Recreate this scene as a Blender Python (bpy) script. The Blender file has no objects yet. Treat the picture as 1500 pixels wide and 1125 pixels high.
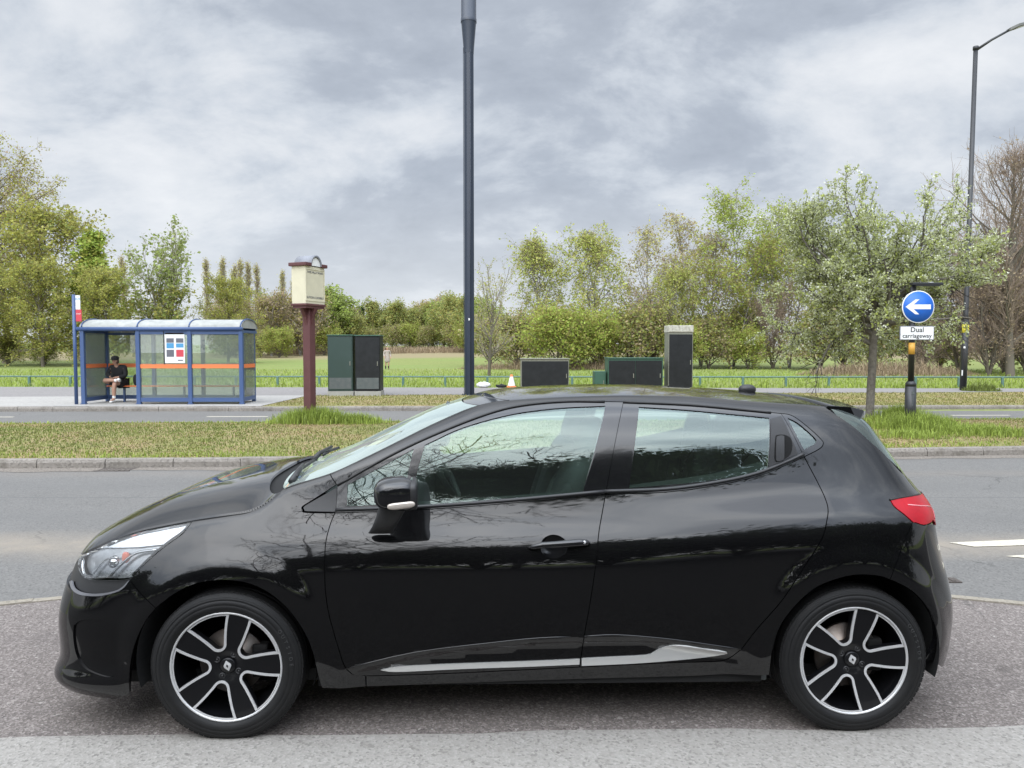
import numpy as np
import bpy, bmesh, math, random
from mathutils import Vector, Matrix
from mathutils.geometry import delaunay_2d_cdt
R=math.radians; PI=math.pi
scene=bpy.context.scene; COL=scene.collection
random.seed(5); np.random.seed(5)
# ---------------------------------------------------------------- materials
def nodes(m): return m.node_tree.nodes, m.node_tree.links
def pbsdf(m): return next(n for n in m.node_tree.nodes if n.type=='BSDF_PRINCIPLED')
def mat(name, col, rough=.6, metal=0., coat=0., coat_rough=.03, spec=.5, noise=None, bump=None, alpha=None, island=0.):
    """noise=(scale, amount, second colour)   bump=(scale, strength)   island: random lightness per loose piece"""
    m=bpy.data.materials.new(name); m.use_nodes=True; N,L=nodes(m); b=pbsdf(m)
    c=tuple(col)+(1,) if len(col)==3 else col
    b.inputs['Base Color'].default_value=c; b.inputs['Roughness'].default_value=rough; b.inputs['Metallic'].default_value=metal
    b.inputs['Coat Weight'].default_value=coat; b.inputs['Coat Roughness'].default_value=coat_rough; b.inputs['Specular IOR Level'].default_value=spec
    src=None
    if noise or bump or island:
        tc=N.new('ShaderNodeTexCoord')
    if noise:
        t=N.new('ShaderNodeTexNoise'); t.inputs['Scale'].default_value=noise[0]; t.inputs['Detail'].default_value=5; t.inputs['Roughness'].default_value=.6
        L.new(tc.outputs['Object'],t.inputs['Vector'])
        r=N.new('ShaderNodeMapRange'); r.inputs['From Min'].default_value=.3; r.inputs['From Max'].default_value=.7; r.inputs['To Max'].default_value=noise[1]
        L.new(t.outputs['Fac'],r.inputs['Value'])
        mx=N.new('ShaderNodeMix'); mx.data_type='RGBA'; mx.inputs['A'].default_value=c; mx.inputs['B'].default_value=tuple(noise[2])+(1,)
        L.new(r.outputs['Result'],mx.inputs['Factor']); src=mx.outputs['Result']
    if island:
        g=N.new('ShaderNodeNewGeometry'); r2=N.new('ShaderNodeMapRange'); r2.inputs['To Min'].default_value=1-island; r2.inputs['To Max'].default_value=1+island
        L.new(g.outputs['Random Per Island'],r2.inputs['Value'])
        h=N.new('ShaderNodeHueSaturation'); h.inputs['Color'].default_value=c
        if src: L.new(src,h.inputs['Color'])
        L.new(r2.outputs['Result'],h.inputs['Value']); src=h.outputs['Color']
    if src: L.new(src,b.inputs['Base Color'])
    if bump:
        t=N.new('ShaderNodeTexNoise'); t.inputs['Scale'].default_value=bump[0]; t.inputs['Detail'].default_value=4
        L.new(tc.outputs['Object'],t.inputs['Vector'])
        bp=N.new('ShaderNodeBump'); bp.inputs['Strength'].default_value=bump[1]; bp.inputs['Distance'].default_value=.02
        L.new(t.outputs['Fac'],bp.inputs['Height']); L.new(bp.outputs['Normal'],b.inputs['Normal'])
    return m
def leafmat(name, col, island=.35, trans=.45):
    m=mat(name,col,.6,island=island,spec=.25); N,L=nodes(m); b=pbsdf(m); out=next(n for n in N if n.type=='OUTPUT_MATERIAL')
    src=b.inputs['Base Color'].links[0].from_socket
    t=N.new('ShaderNodeBsdfTranslucent'); L.new(src,t.inputs['Color'])
    mx=N.new('ShaderNodeMixShader'); mx.inputs['Fac'].default_value=trans
    L.new(b.outputs[0],mx.inputs[1]); L.new(t.outputs[0],mx.inputs[2]); L.new(mx.outputs[0],out.inputs['Surface']); return m
def glassmat(name, tint, ior=1.5, extra=0., dust_sheen=0., gl=(.86,1,.95)):
    m=bpy.data.materials.new(name); m.use_nodes=True; N,L=nodes(m)
    for n in list(N):
        if n.type=='BSDF_PRINCIPLED': N.remove(n)
    out=next(n for n in N if n.type=='OUTPUT_MATERIAL')
    t=N.new('ShaderNodeBsdfTransparent'); t.inputs['Color'].default_value=tuple(tint)+(1,)
    g=N.new('ShaderNodeBsdfGlossy'); g.inputs['Roughness'].default_value=0.0; g.inputs['Color'].default_value=tuple(gl)+(1,)
    f=N.new('ShaderNodeFresnel'); f.inputs['IOR'].default_value=ior
    a=N.new('ShaderNodeMath'); a.operation='MULTIPLY_ADD'; a.inputs[1].default_value=1.5; a.inputs[2].default_value=extra; a.use_clamp=True
    L.new(f.outputs[0],a.inputs[0])
    mx=N.new('ShaderNodeMixShader'); L.new(a.outputs[0],mx.inputs['Fac']); L.new(t.outputs[0],mx.inputs[1]); L.new(g.outputs[0],mx.inputs[2])
    last=mx
    if dust_sheen:
        d=N.new('ShaderNodeBsdfDiffuse'); d.inputs['Color'].default_value=(.55,.6,.56,1)
        m2=N.new('ShaderNodeMixShader'); m2.inputs['Fac'].default_value=dust_sheen; L.new(mx.outputs[0],m2.inputs[1]); L.new(d.outputs[0],m2.inputs[2]); last=m2
    L.new(last.outputs[0],out.inputs['Surface']); return m
# ---------------------------------------------------------------- mesh helpers
def link(name, me, parent=None, loc=None):
    o=bpy.data.objects.new(name,me); COL.objects.link(o)
    if parent: o.parent=parent
    if loc: o.location=loc
    return o
def tag(o,label=None,cat=None,group=None,kind=None):
    if label: o['label']=label
    if cat: o['category']=cat
    if group: o['group']=group
    if kind: o['kind']=kind
    return o
def thing(name,label,cat,loc=(0,0,0),rz=0.,group=None):
    o=link(name,None); o.location=loc; o.rotation_euler=(0,0,rz); return tag(o,label,cat,group)
def mesh_np(name, V, Fc, mats, parent=None, smooth=False, normals=None, fm=None):
    me=bpy.data.meshes.new(name); me.from_pydata(np.asarray(V).tolist() if not isinstance(V,list) else V,[],Fc if isinstance(Fc,list) else np.asarray(Fc).tolist())
    for m in (mats if isinstance(mats,(list,tuple)) else [mats]): me.materials.append(m)
    if fm is not None: me.polygons.foreach_set('material_index',np.asarray(fm,dtype=np.int32))
    if smooth or normals is not None: me.polygons.foreach_set('use_smooth',np.ones(len(me.polygons),dtype=bool))
    if normals is not None: me.normals_split_custom_set_from_vertices([tuple(n) for n in normals])
    me.update(); return link(name,me,parent)
class MB:
    def __init__(s): s.v=[]; s.f=[]; s.m=[]; s.s=[]
    def add(s,V,Fc,mi=0,smooth=False,M=None):
        n=len(s.v)
        for p in V:
            p=Vector(p); s.v.append(tuple(M@p) if M else tuple(p))
        for f in Fc: s.f.append(tuple(i+n for i in f)); s.m.append(mi); s.s.append(smooth)
        return s
    def box(s,x0,y0,z0,x1,y1,z1,mi=0,M=None,bev=0.):
        if bev>0:
            bm=bmesh.new(); bmesh.ops.create_cube(bm,size=1,matrix=Matrix.Translation(((x0+x1)/2,(y0+y1)/2,(z0+z1)/2))@Matrix.Diagonal((x1-x0,y1-y0,z1-z0,1)))
            bmesh.ops.bevel(bm,geom=bm.edges[:],offset=bev,segments=2,affect='EDGES',profile=.5)
            bm.verts.index_update(); V=[v.co.copy() for v in bm.verts]; Fc=[[v.index for v in f.verts] for f in bm.faces]; bm.free()
            return s.add(V,Fc,mi,False,M)
        V=[(x,y,z) for z in (z0,z1) for y in (y0,y1) for x in (x0,x1)]
        return s.add(V,[(0,2,3,1),(4,5,7,6),(0,1,5,4),(2,6,7,3),(0,4,6,2),(1,3,7,5)],mi,False,M)
    def tube(s,pts,rad,n=8,mi=0,smooth=True,cap=True,M=None,phase=0.):
        pts=[Vector(p) for p in pts]; rad=rad if isinstance(rad,(list,tuple)) else [rad]*len(pts)
        V=[];Fc=[]; prev=None
        for i,p in enumerate(pts):
            d=(pts[min(i+1,len(pts)-1)]-pts[max(i-1,0)]).normalized()
            if prev is None: a=d.orthogonal() if abs(d.z)<.9 else Vector((1,0,0)); a=(a-d*a.dot(d)).normalized()
            else: a=(prev-d*prev.dot(d)); a=a.normalized() if a.length>1e-6 else d.orthogonal().normalized()
            prev=a; b=d.cross(a)
            for k in range(n):
                t=2*PI*k/n+phase; V.append(p+(a*math.cos(t)+b*math.sin(t))*rad[i])
        for i in range(len(pts)-1):
            for k in range(n): Fc.append((i*n+k,i*n+(k+1)%n,(i+1)*n+(k+1)%n,(i+1)*n+k))
        if cap: Fc.append(tuple(range(n-1,-1,-1))); Fc.append(tuple((len(pts)-1)*n+k for k in range(n)))
        return s.add(V,Fc,mi,smooth,M)
    def lathe(s,prof,n=32,mi=0,smooth=True,M=None,closed=False):
        """profile of (radius, height) spun about z"""
        V=[];Fc=[]
        for r,h in prof:
            for k in range(n): t=2*PI*k/n; V.append((r*math.cos(t),r*math.sin(t),h))
        for i in range(len(prof)-1):
            for k in range(n): Fc.append((i*n+k,i*n+(k+1)%n,(i+1)*n+(k+1)%n,(i+1)*n+k))
        return s.add(V,Fc,mi,smooth,M)
    def prism(s,poly,h0,h1,mi=0,M=None):
        n=len(poly); V=[(x,y,h0) for x,y in poly]+[(x,y,h1) for x,y in poly]
        Fc=[tuple(range(n-1,-1,-1)),tuple(range(n,2*n))]+[(i,(i+1)%n,n+(i+1)%n,n+i) for i in range(n)]
        return s.add(V,Fc,mi,False,M)
    def sell(s,c,r,e=.6,mi=0,M=None,nu=24,nv=14):
        """rounded block (superellipsoid)"""
        V=[];Fc=[]; sp=lambda x:math.copysign(abs(x)**e,x)
        for j in range(nv+1):
            a=-PI/2+PI*j/nv
            for i in range(nu):
                b=2*PI*i/nu
                V.append((c[0]+r[0]*sp(math.cos(a))*sp(math.cos(b)),c[1]+r[1]*sp(math.cos(a))*sp(math.sin(b)),c[2]+r[2]*sp(math.sin(a))))
        for j in range(nv):
            for i in range(nu): Fc.append((j*nu+i,j*nu+(i+1)%nu,(j+1)*nu+(i+1)%nu,(j+1)*nu+i))
        return s.add(V,Fc,mi,True,M)
    def build(s,name,mats,parent=None,loc=None):
        o=mesh_np(name,s.v,s.f,mats,parent,fm=s.m); o.data.polygons.foreach_set('use_smooth',np.array(s.s,dtype=bool))
        if loc: o.location=loc
        return o
def pip(P,poly):
    """points inside polygon"""
    x,y=P[:,0],P[:,1]; q=np.asarray(poly); n=len(q); r=np.zeros(len(P),bool); j=n-1
    for i in range(n):
        xi,yi=q[i]; xj,yj=q[j]; c=((yi>y)!=(yj>y))&(x<(xj-xi)*(y-yi)/((yj-yi) if yj!=yi else 1e-12)+xi); r^=c; j=i
    return r
def tri_poly(poly, holes=(), grid=.02, extra=None):
    """triangulate a plane polygon with an inner grid; returns points, faces"""
    V=[];E=[]
    for L_ in [poly]+list(holes):
        n0=len(V); V+= [tuple(p) for p in L_]; E+=[(n0+i,n0+(i+1)%len(L_)) for i in range(len(L_))]
    q=np.array(poly); lo,hi=q.min(0),q.max(0)
    g=np.stack(np.meshgrid(np.arange(lo[0]+grid/2,hi[0],grid),np.arange(lo[1]+grid/2,hi[1],grid),indexing='ij'),-1).reshape(-1,2)
    if extra is not None and len(extra): g=np.vstack([g,extra])
    ins=pip(g,poly)
    for h in holes: ins&=~pip(g,h)
    g=g[ins]
    B=np.array(V)
    if len(g):
        d=np.full(len(g),9.)
        for i in range(0,len(B),64): d=np.minimum(d,np.sqrt(((g[:,None]-B[None,i:i+64])**2).sum(2)).min(1))
        g=g[d>grid*.35]
    vs,es,fs,*_=delaunay_2d_cdt([Vector(p) for p in V]+[Vector(p) for p in g.tolist()],E,[],0,1e-6)
    P=np.array([tuple(v) for v in vs]); Fc=np.array([f[:] for f in fs]); c=P[Fc].mean(1)
    k=pip(c,poly)
    for h in holes: k&=~pip(c,h)
    Fc=Fc[k]; a=P[Fc[:,1]]-P[Fc[:,0]]; b=P[Fc[:,2]]-P[Fc[:,0]]; ar=a[:,0]*b[:,1]-a[:,1]*b[:,0]
    Fc[ar<0]=Fc[ar<0][:,::-1]; Fc=Fc[np.abs(ar)>1e-9]
    return P,Fc
def inset(poly,d):
    q=np.asarray(poly,float); a=.5*np.sum(q[:,0]*np.roll(q[:,1],-1)-np.roll(q[:,0],-1)*q[:,1])
    p=np.roll(q,1,0); n=np.roll(q,-1,0); e1=q-p; e2=n-q
    e1/=np.linalg.norm(e1,axis=1,keepdims=True)+1e-9; e2/=np.linalg.norm(e2,axis=1,keepdims=True)+1e-9
    n1=np.stack([-e1[:,1],e1[:,0]],1); n2=np.stack([-e2[:,1],e2[:,0]],1); m=n1+n2; l=np.linalg.norm(m,axis=1,keepdims=True); m=m/np.maximum(l,.3)
    k=1/np.maximum((m*n1).sum(1,keepdims=True),.5)
    return q+m*d*np.minimum(k,1.6)*(1 if a>0 else -1)
def text_mesh(body,size,mat_,name,parent,M,align='CENTER',depth=.001,bold=0.,space=1.):
    c=bpy.data.curves.new(name,'FONT'); c.body=body; c.size=size; c.align_x=align; c.align_y='CENTER'; c.extrude=depth; c.offset=bold; c.space_character=space
    o=bpy.data.objects.new(name,c); COL.objects.link(o); dg=bpy.context.evaluated_depsgraph_get()
    me=bpy.data.meshes.new_from_object(o.evaluated_get(dg)); COL.objects.unlink(o); bpy.data.objects.remove(o)
    me.transform(M); me.materials.clear(); me.materials.append(mat_); me.name=name
    return link(name,me,parent)

import math
# ---------------------------------------------------------------- car body surfaces
def pchip(xk, yk, x):
    xk=np.asarray(xk,float); yk=np.asarray(yk,float); x=np.asarray(x,float)
    h=np.diff(xk); dl=np.diff(yk)/h; m=np.zeros(len(xk))
    for i in range(1,len(xk)-1):
        if dl[i-1]*dl[i]>0:
            w1=2*h[i]+h[i-1]; w2=h[i]+2*h[i-1]
            m[i]=(w1+w2)/(w1/dl[i-1]+w2/dl[i])
    m[0]=dl[0]; m[-1]=dl[-1]
    xx=np.clip(x,xk[0],xk[-1]); i=np.clip(np.searchsorted(xk,xx)-1,0,len(xk)-2)
    s=(xx-xk[i])/h[i]
    return ((1+2*s)*(1-s)**2*yk[i]+s*(1-s)**2*h[i]*m[i]+s*s*(3-2*s)*yk[i+1]+s*s*(s-1)*h[i]*m[i+1])
def gsm(a, sig, ax):
    n=int(3*sig)+1; k=np.exp(-.5*(np.arange(-n,n+1)/sig)**2); k/=k.sum()
    pad=[(0,0),(0,0)]; pad[ax]=(n,n)
    b=np.pad(a,pad,mode='reflect',reflect_type='odd')
    return np.apply_along_axis(lambda v:np.convolve(v,k,'valid'),ax,b)
PLAN=np.array([(-.846,0),(-.845,.2),(-.842,.38),(-.840,.54),(-.816,.668),(-.735,.775),(-.59,.826),(-.38,.846),(-.1,.857),(.3,.862),(.8,.865),(1.3,.866),(1.8,.867),(2.3,.868),(2.6,.866),(2.8,.852),(2.95,.822),(3.06,.748),(3.135,.63),(3.182,.47),(3.21,.25),(3.216,0)])
def _cr(P,n=40):
    out=[]; Q=np.vstack([2*P[0]-P[1],P,2*P[-1]-P[-2]])
    Q[0]=(P[1][0],-P[1][1]); Q[-1]=(P[-2][0],-P[-2][1])
    for i in range(1,len(Q)-2):
        a,b,c,d=Q[i-1],Q[i],Q[i+1],Q[i+2]
        for k in range(n):
            s=k/n; out.append(.5*((2*b)+(c-a)*s+(2*a-5*b+4*c-d)*s*s+(3*b-a-3*c+d)*s**3))
    out.append(P[-1]); return np.array(out)
_c=_cr(PLAN); _s=np.concatenate([[0],np.cumsum(np.hypot(*np.diff(_c,axis=0).T))]); TL=_s[-1]
_tg=np.linspace(0,TL,700); _cu=np.interp(_tg,_s,_c[:,0]); _cw=np.interp(_tg,_s,_c[:,1])
for _ in range(2):
    _cu=gsm(np.stack([_cu,_cu]),6,1)[0]; _cw[0]=0;_cw[-1]=0; _cw=gsm(np.stack([_cw,_cw]),6,1)[0]
def C(t): return np.interp(t,_tg,_cu), np.interp(t,_tg,_cw)
def t_of_u(u): return np.interp(u,_cu,_tg)
SK0,SK1=-.15,2.5
def G(t):
    u,w=C(t); su=np.clip(u,SK0,SK1); du=su-u; l=np.hypot(du,w); return du/l, -w/l
ZK=[.10,.16,.22,.30,.45,.60,.70,.80,.90,1.0,1.1,1.2,1.3,1.45]
def _tu(u): return float(t_of_u(u))
ROWS=[(0.0,   [.14,.07,.005,.045,.04,.05,.08,.17,.30,.45,.6,.75,.9,1.]),
 (.45,        [.14,.07,.00,.040,.04,.055,.085,.17,.29,.42,.6,.75,.9,1.]),
 (_tu(-.80),  [.14,.06,.00,.036,.03,.065,.105,.17,.26,.38,.5,.6,.7,.8]),
 (_tu(-.55),  [.10,.05,.012,.028,.025,.045,.075,.125,.20,.30,.4,.5,.6,.7]),
 (_tu(-.25),  [.08,.05,.03,.02,.015,.015,.034,.080,.145,.22,.29,.37,.45,.55]),
 (_tu(.10),   [.08,.06,.045,.03,.012,.003,.010,.042,.100,.165,.22,.27,.32,.40]),
 (_tu(.5),    [.08,.05,.036,.022,.008,.003,.006,.026,.084,.124,.150,.186,.232,.32]),
 (_tu(1.3),   [.08,.05,.036,.022,.006,.001,.004,.022,.078,.116,.140,.174,.222,.31]),
 (_tu(2.0),   [.08,.05,.036,.022,.010,.001,.003,.012,.050,.102,.134,.160,.206,.30]),
 (_tu(2.55),  [.08,.06,.045,.03,.010,.000,.002,.007,.034,.095,.140,.178,.228,.32]),
 (_tu(2.85),  [.08,.05,.03,.015,.000,.004,.014,.028,.052,.128,.184,.240,.310,.43]),
 (_tu(3.10),  [.10,.06,.03,.012,.000,.025,.055,.078,.096,.180,.255,.335,.425,.57]),
 (TL-.35,     [.10,.06,.03,.012,.000,.03,.065,.090,.115,.170,.245,.335,.440,.60]),
 (TL,         [.10,.06,.03,.012,.000,.03,.065,.090,.115,.170,.245,.335,.440,.60])]
_zg=np.arange(.08,1.4601,.01)
def _table():
    R=np.array([pchip(ZK,r[1],_zg) for r in ROWS]); tk=[r[0] for r in ROWS]
    D=np.array([pchip(tk,R[:,j],_tg) for j in range(len(_zg))]).T
    return gsm(gsm(D,9,0),2.2,1)
_D=_table()
def _bil(t,z):
    t=np.asarray(t,float); z=np.asarray(z,float)
    x=np.clip(t/TL*(len(_tg)-1),0,len(_tg)-1.001); y=np.clip((z-_zg[0])/.01,0,len(_zg)-1.001)
    i=x.astype(int); j=y.astype(int); a=x-i; b=y-j
    return _D[i,j]*(1-a)*(1-b)+_D[i+1,j]*a*(1-b)+_D[i,j+1]*(1-a)*b+_D[i+1,j+1]*a*b
CREASE=[(.45,.29),(.52,.305),(.80,.375),(1.1,.41),(1.3,.425),(1.5,.43),(1.7,.43),(1.9,.40),(2.15,.36)]
_crk=np.array(CREASE)
ARCH=((0.0,.335,.390),(2.589,.345,.385))     # u, z, radius of the two wheel arches
def sstep(x): x=np.clip(x,0,1); return x*x*(3-2*x)
def d_side(t,z):
    u,w=C(t); d=_bil(t,z)
    for au,az,ar in ARCH:
        r=np.hypot(u-au,z-az); d=d-.013*(1-sstep((r-ar+.01)/.10))*np.where(z>az-.15,1,0)*np.clip((z-az+.15)/.15,0,1)
    zc=pchip(_crk[:,0],_crk[:,1],u); k=sstep((u-.45)/.12)*sstep((2.2-u)/.15)
    x=zc-z; d=d+k*.028*sstep(x/.055)*(x>0)
    return d
RAIL_T=[0,1,TL]; RAIL_Z=[.75,1,1.3]
def set_rail(T,Z):
    global _rz; _rz=gsm(np.stack([pchip(T,Z,_tg)]*2),4,1)[0]
def z_r(t): return np.interp(t,_tg,_rz)
def r_r(t):
    u,_=C(t); return .022+.068*sstep((u-.35)/.6)
KR=.88
RD=(1-math.sqrt(1-KR*KR))/KR
def d_full(t,z):
    d=d_side(np.asarray(t,float),z); r=r_r(t); x=KR*np.clip((z-(z_r(t)-r))/r,0,1)
    return d+r*(1-np.sqrt(np.maximum(1-x*x,0)))/KR
def S(t,z,off=0.,sgn=-1):
    t=np.asarray(t,float); z=np.asarray(z,float)
    u,w=C(t); gu,gw=G(t); d=d_full(t,z)+off
    return np.stack([u+gu*d,sgn*(w+gw*d),z],-1)
def SN(t,z,sgn=-1):
    e=.004
    a=S(t+e,z,0,sgn)-S(t-e,z,0,sgn); zz=np.minimum(z,z_r(t)-.0015)
    b=S(t,zz+.0012,0,sgn)-S(t,zz-.0012,0,sgn)
    n=np.cross(a,b); n/=np.linalg.norm(n,axis=-1,keepdims=True)+1e-12
    return n if sgn<0 else -n
# ---- top: bonnet, windscreen, roof: heights over the plan
ZC=[(-.86,.66),(-.80,.735),(-.74,.772),(-.66,.815),(-.55,.870),(-.40,.930),(-.2,.976),(0.0,1.006),(.12,1.018),(.3,1.085),(.55,1.203),(.8,1.312),(1.0,1.368),(1.2,1.400),(1.5,1.415),(1.8,1.417),(2.1,1.407),(2.4,1.388),(2.6,1.366),(2.8,1.335),(2.9,1.31)]
def build_top():
    global _ru,_rw,_rzz
    P=S(_tg,z_r(_tg),0,1); i0=np.argmin(P[:,0]); 
    _ru,_rw,_rzz=P[:,0],np.abs(P[:,1]),P[:,2]
    o=np.argsort(_ru); _ru,_rw,_rzz=_ru[o],_rw[o],_rzz[o]
_zck=np.array(ZC)
def rail_at(u): return np.interp(u,_ru,_rw),np.interp(u,_ru,_rzz)
def top_z(u,w):
    u=np.asarray(u,float); wr,zr=rail_at(u); zc=pchip(_zck[:,0],_zck[:,1],u)
    zc=np.maximum(zc,zr+.002)
    p=2.1+2.5*(1-sstep((u+.1)/.35))
    x=np.clip(np.abs(w)/np.maximum(wr,1e-4),0,1)
    return zr+(zc-zr)*(1-x**p)
def top_n(u,w):
    e=.006
    a=(top_z(u+e,w)-top_z(u-e,w))/(2*e)
    wr,_=rail_at(u); wl=np.clip(w,-wr+e,wr-e)
    b=(top_z(u,wl+e)-top_z(u,wl-e))/(2*e)
    n=np.stack([-a,-b,np.ones_like(a)],-1); return n/np.linalg.norm(n,axis=-1,keepdims=True)

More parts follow.
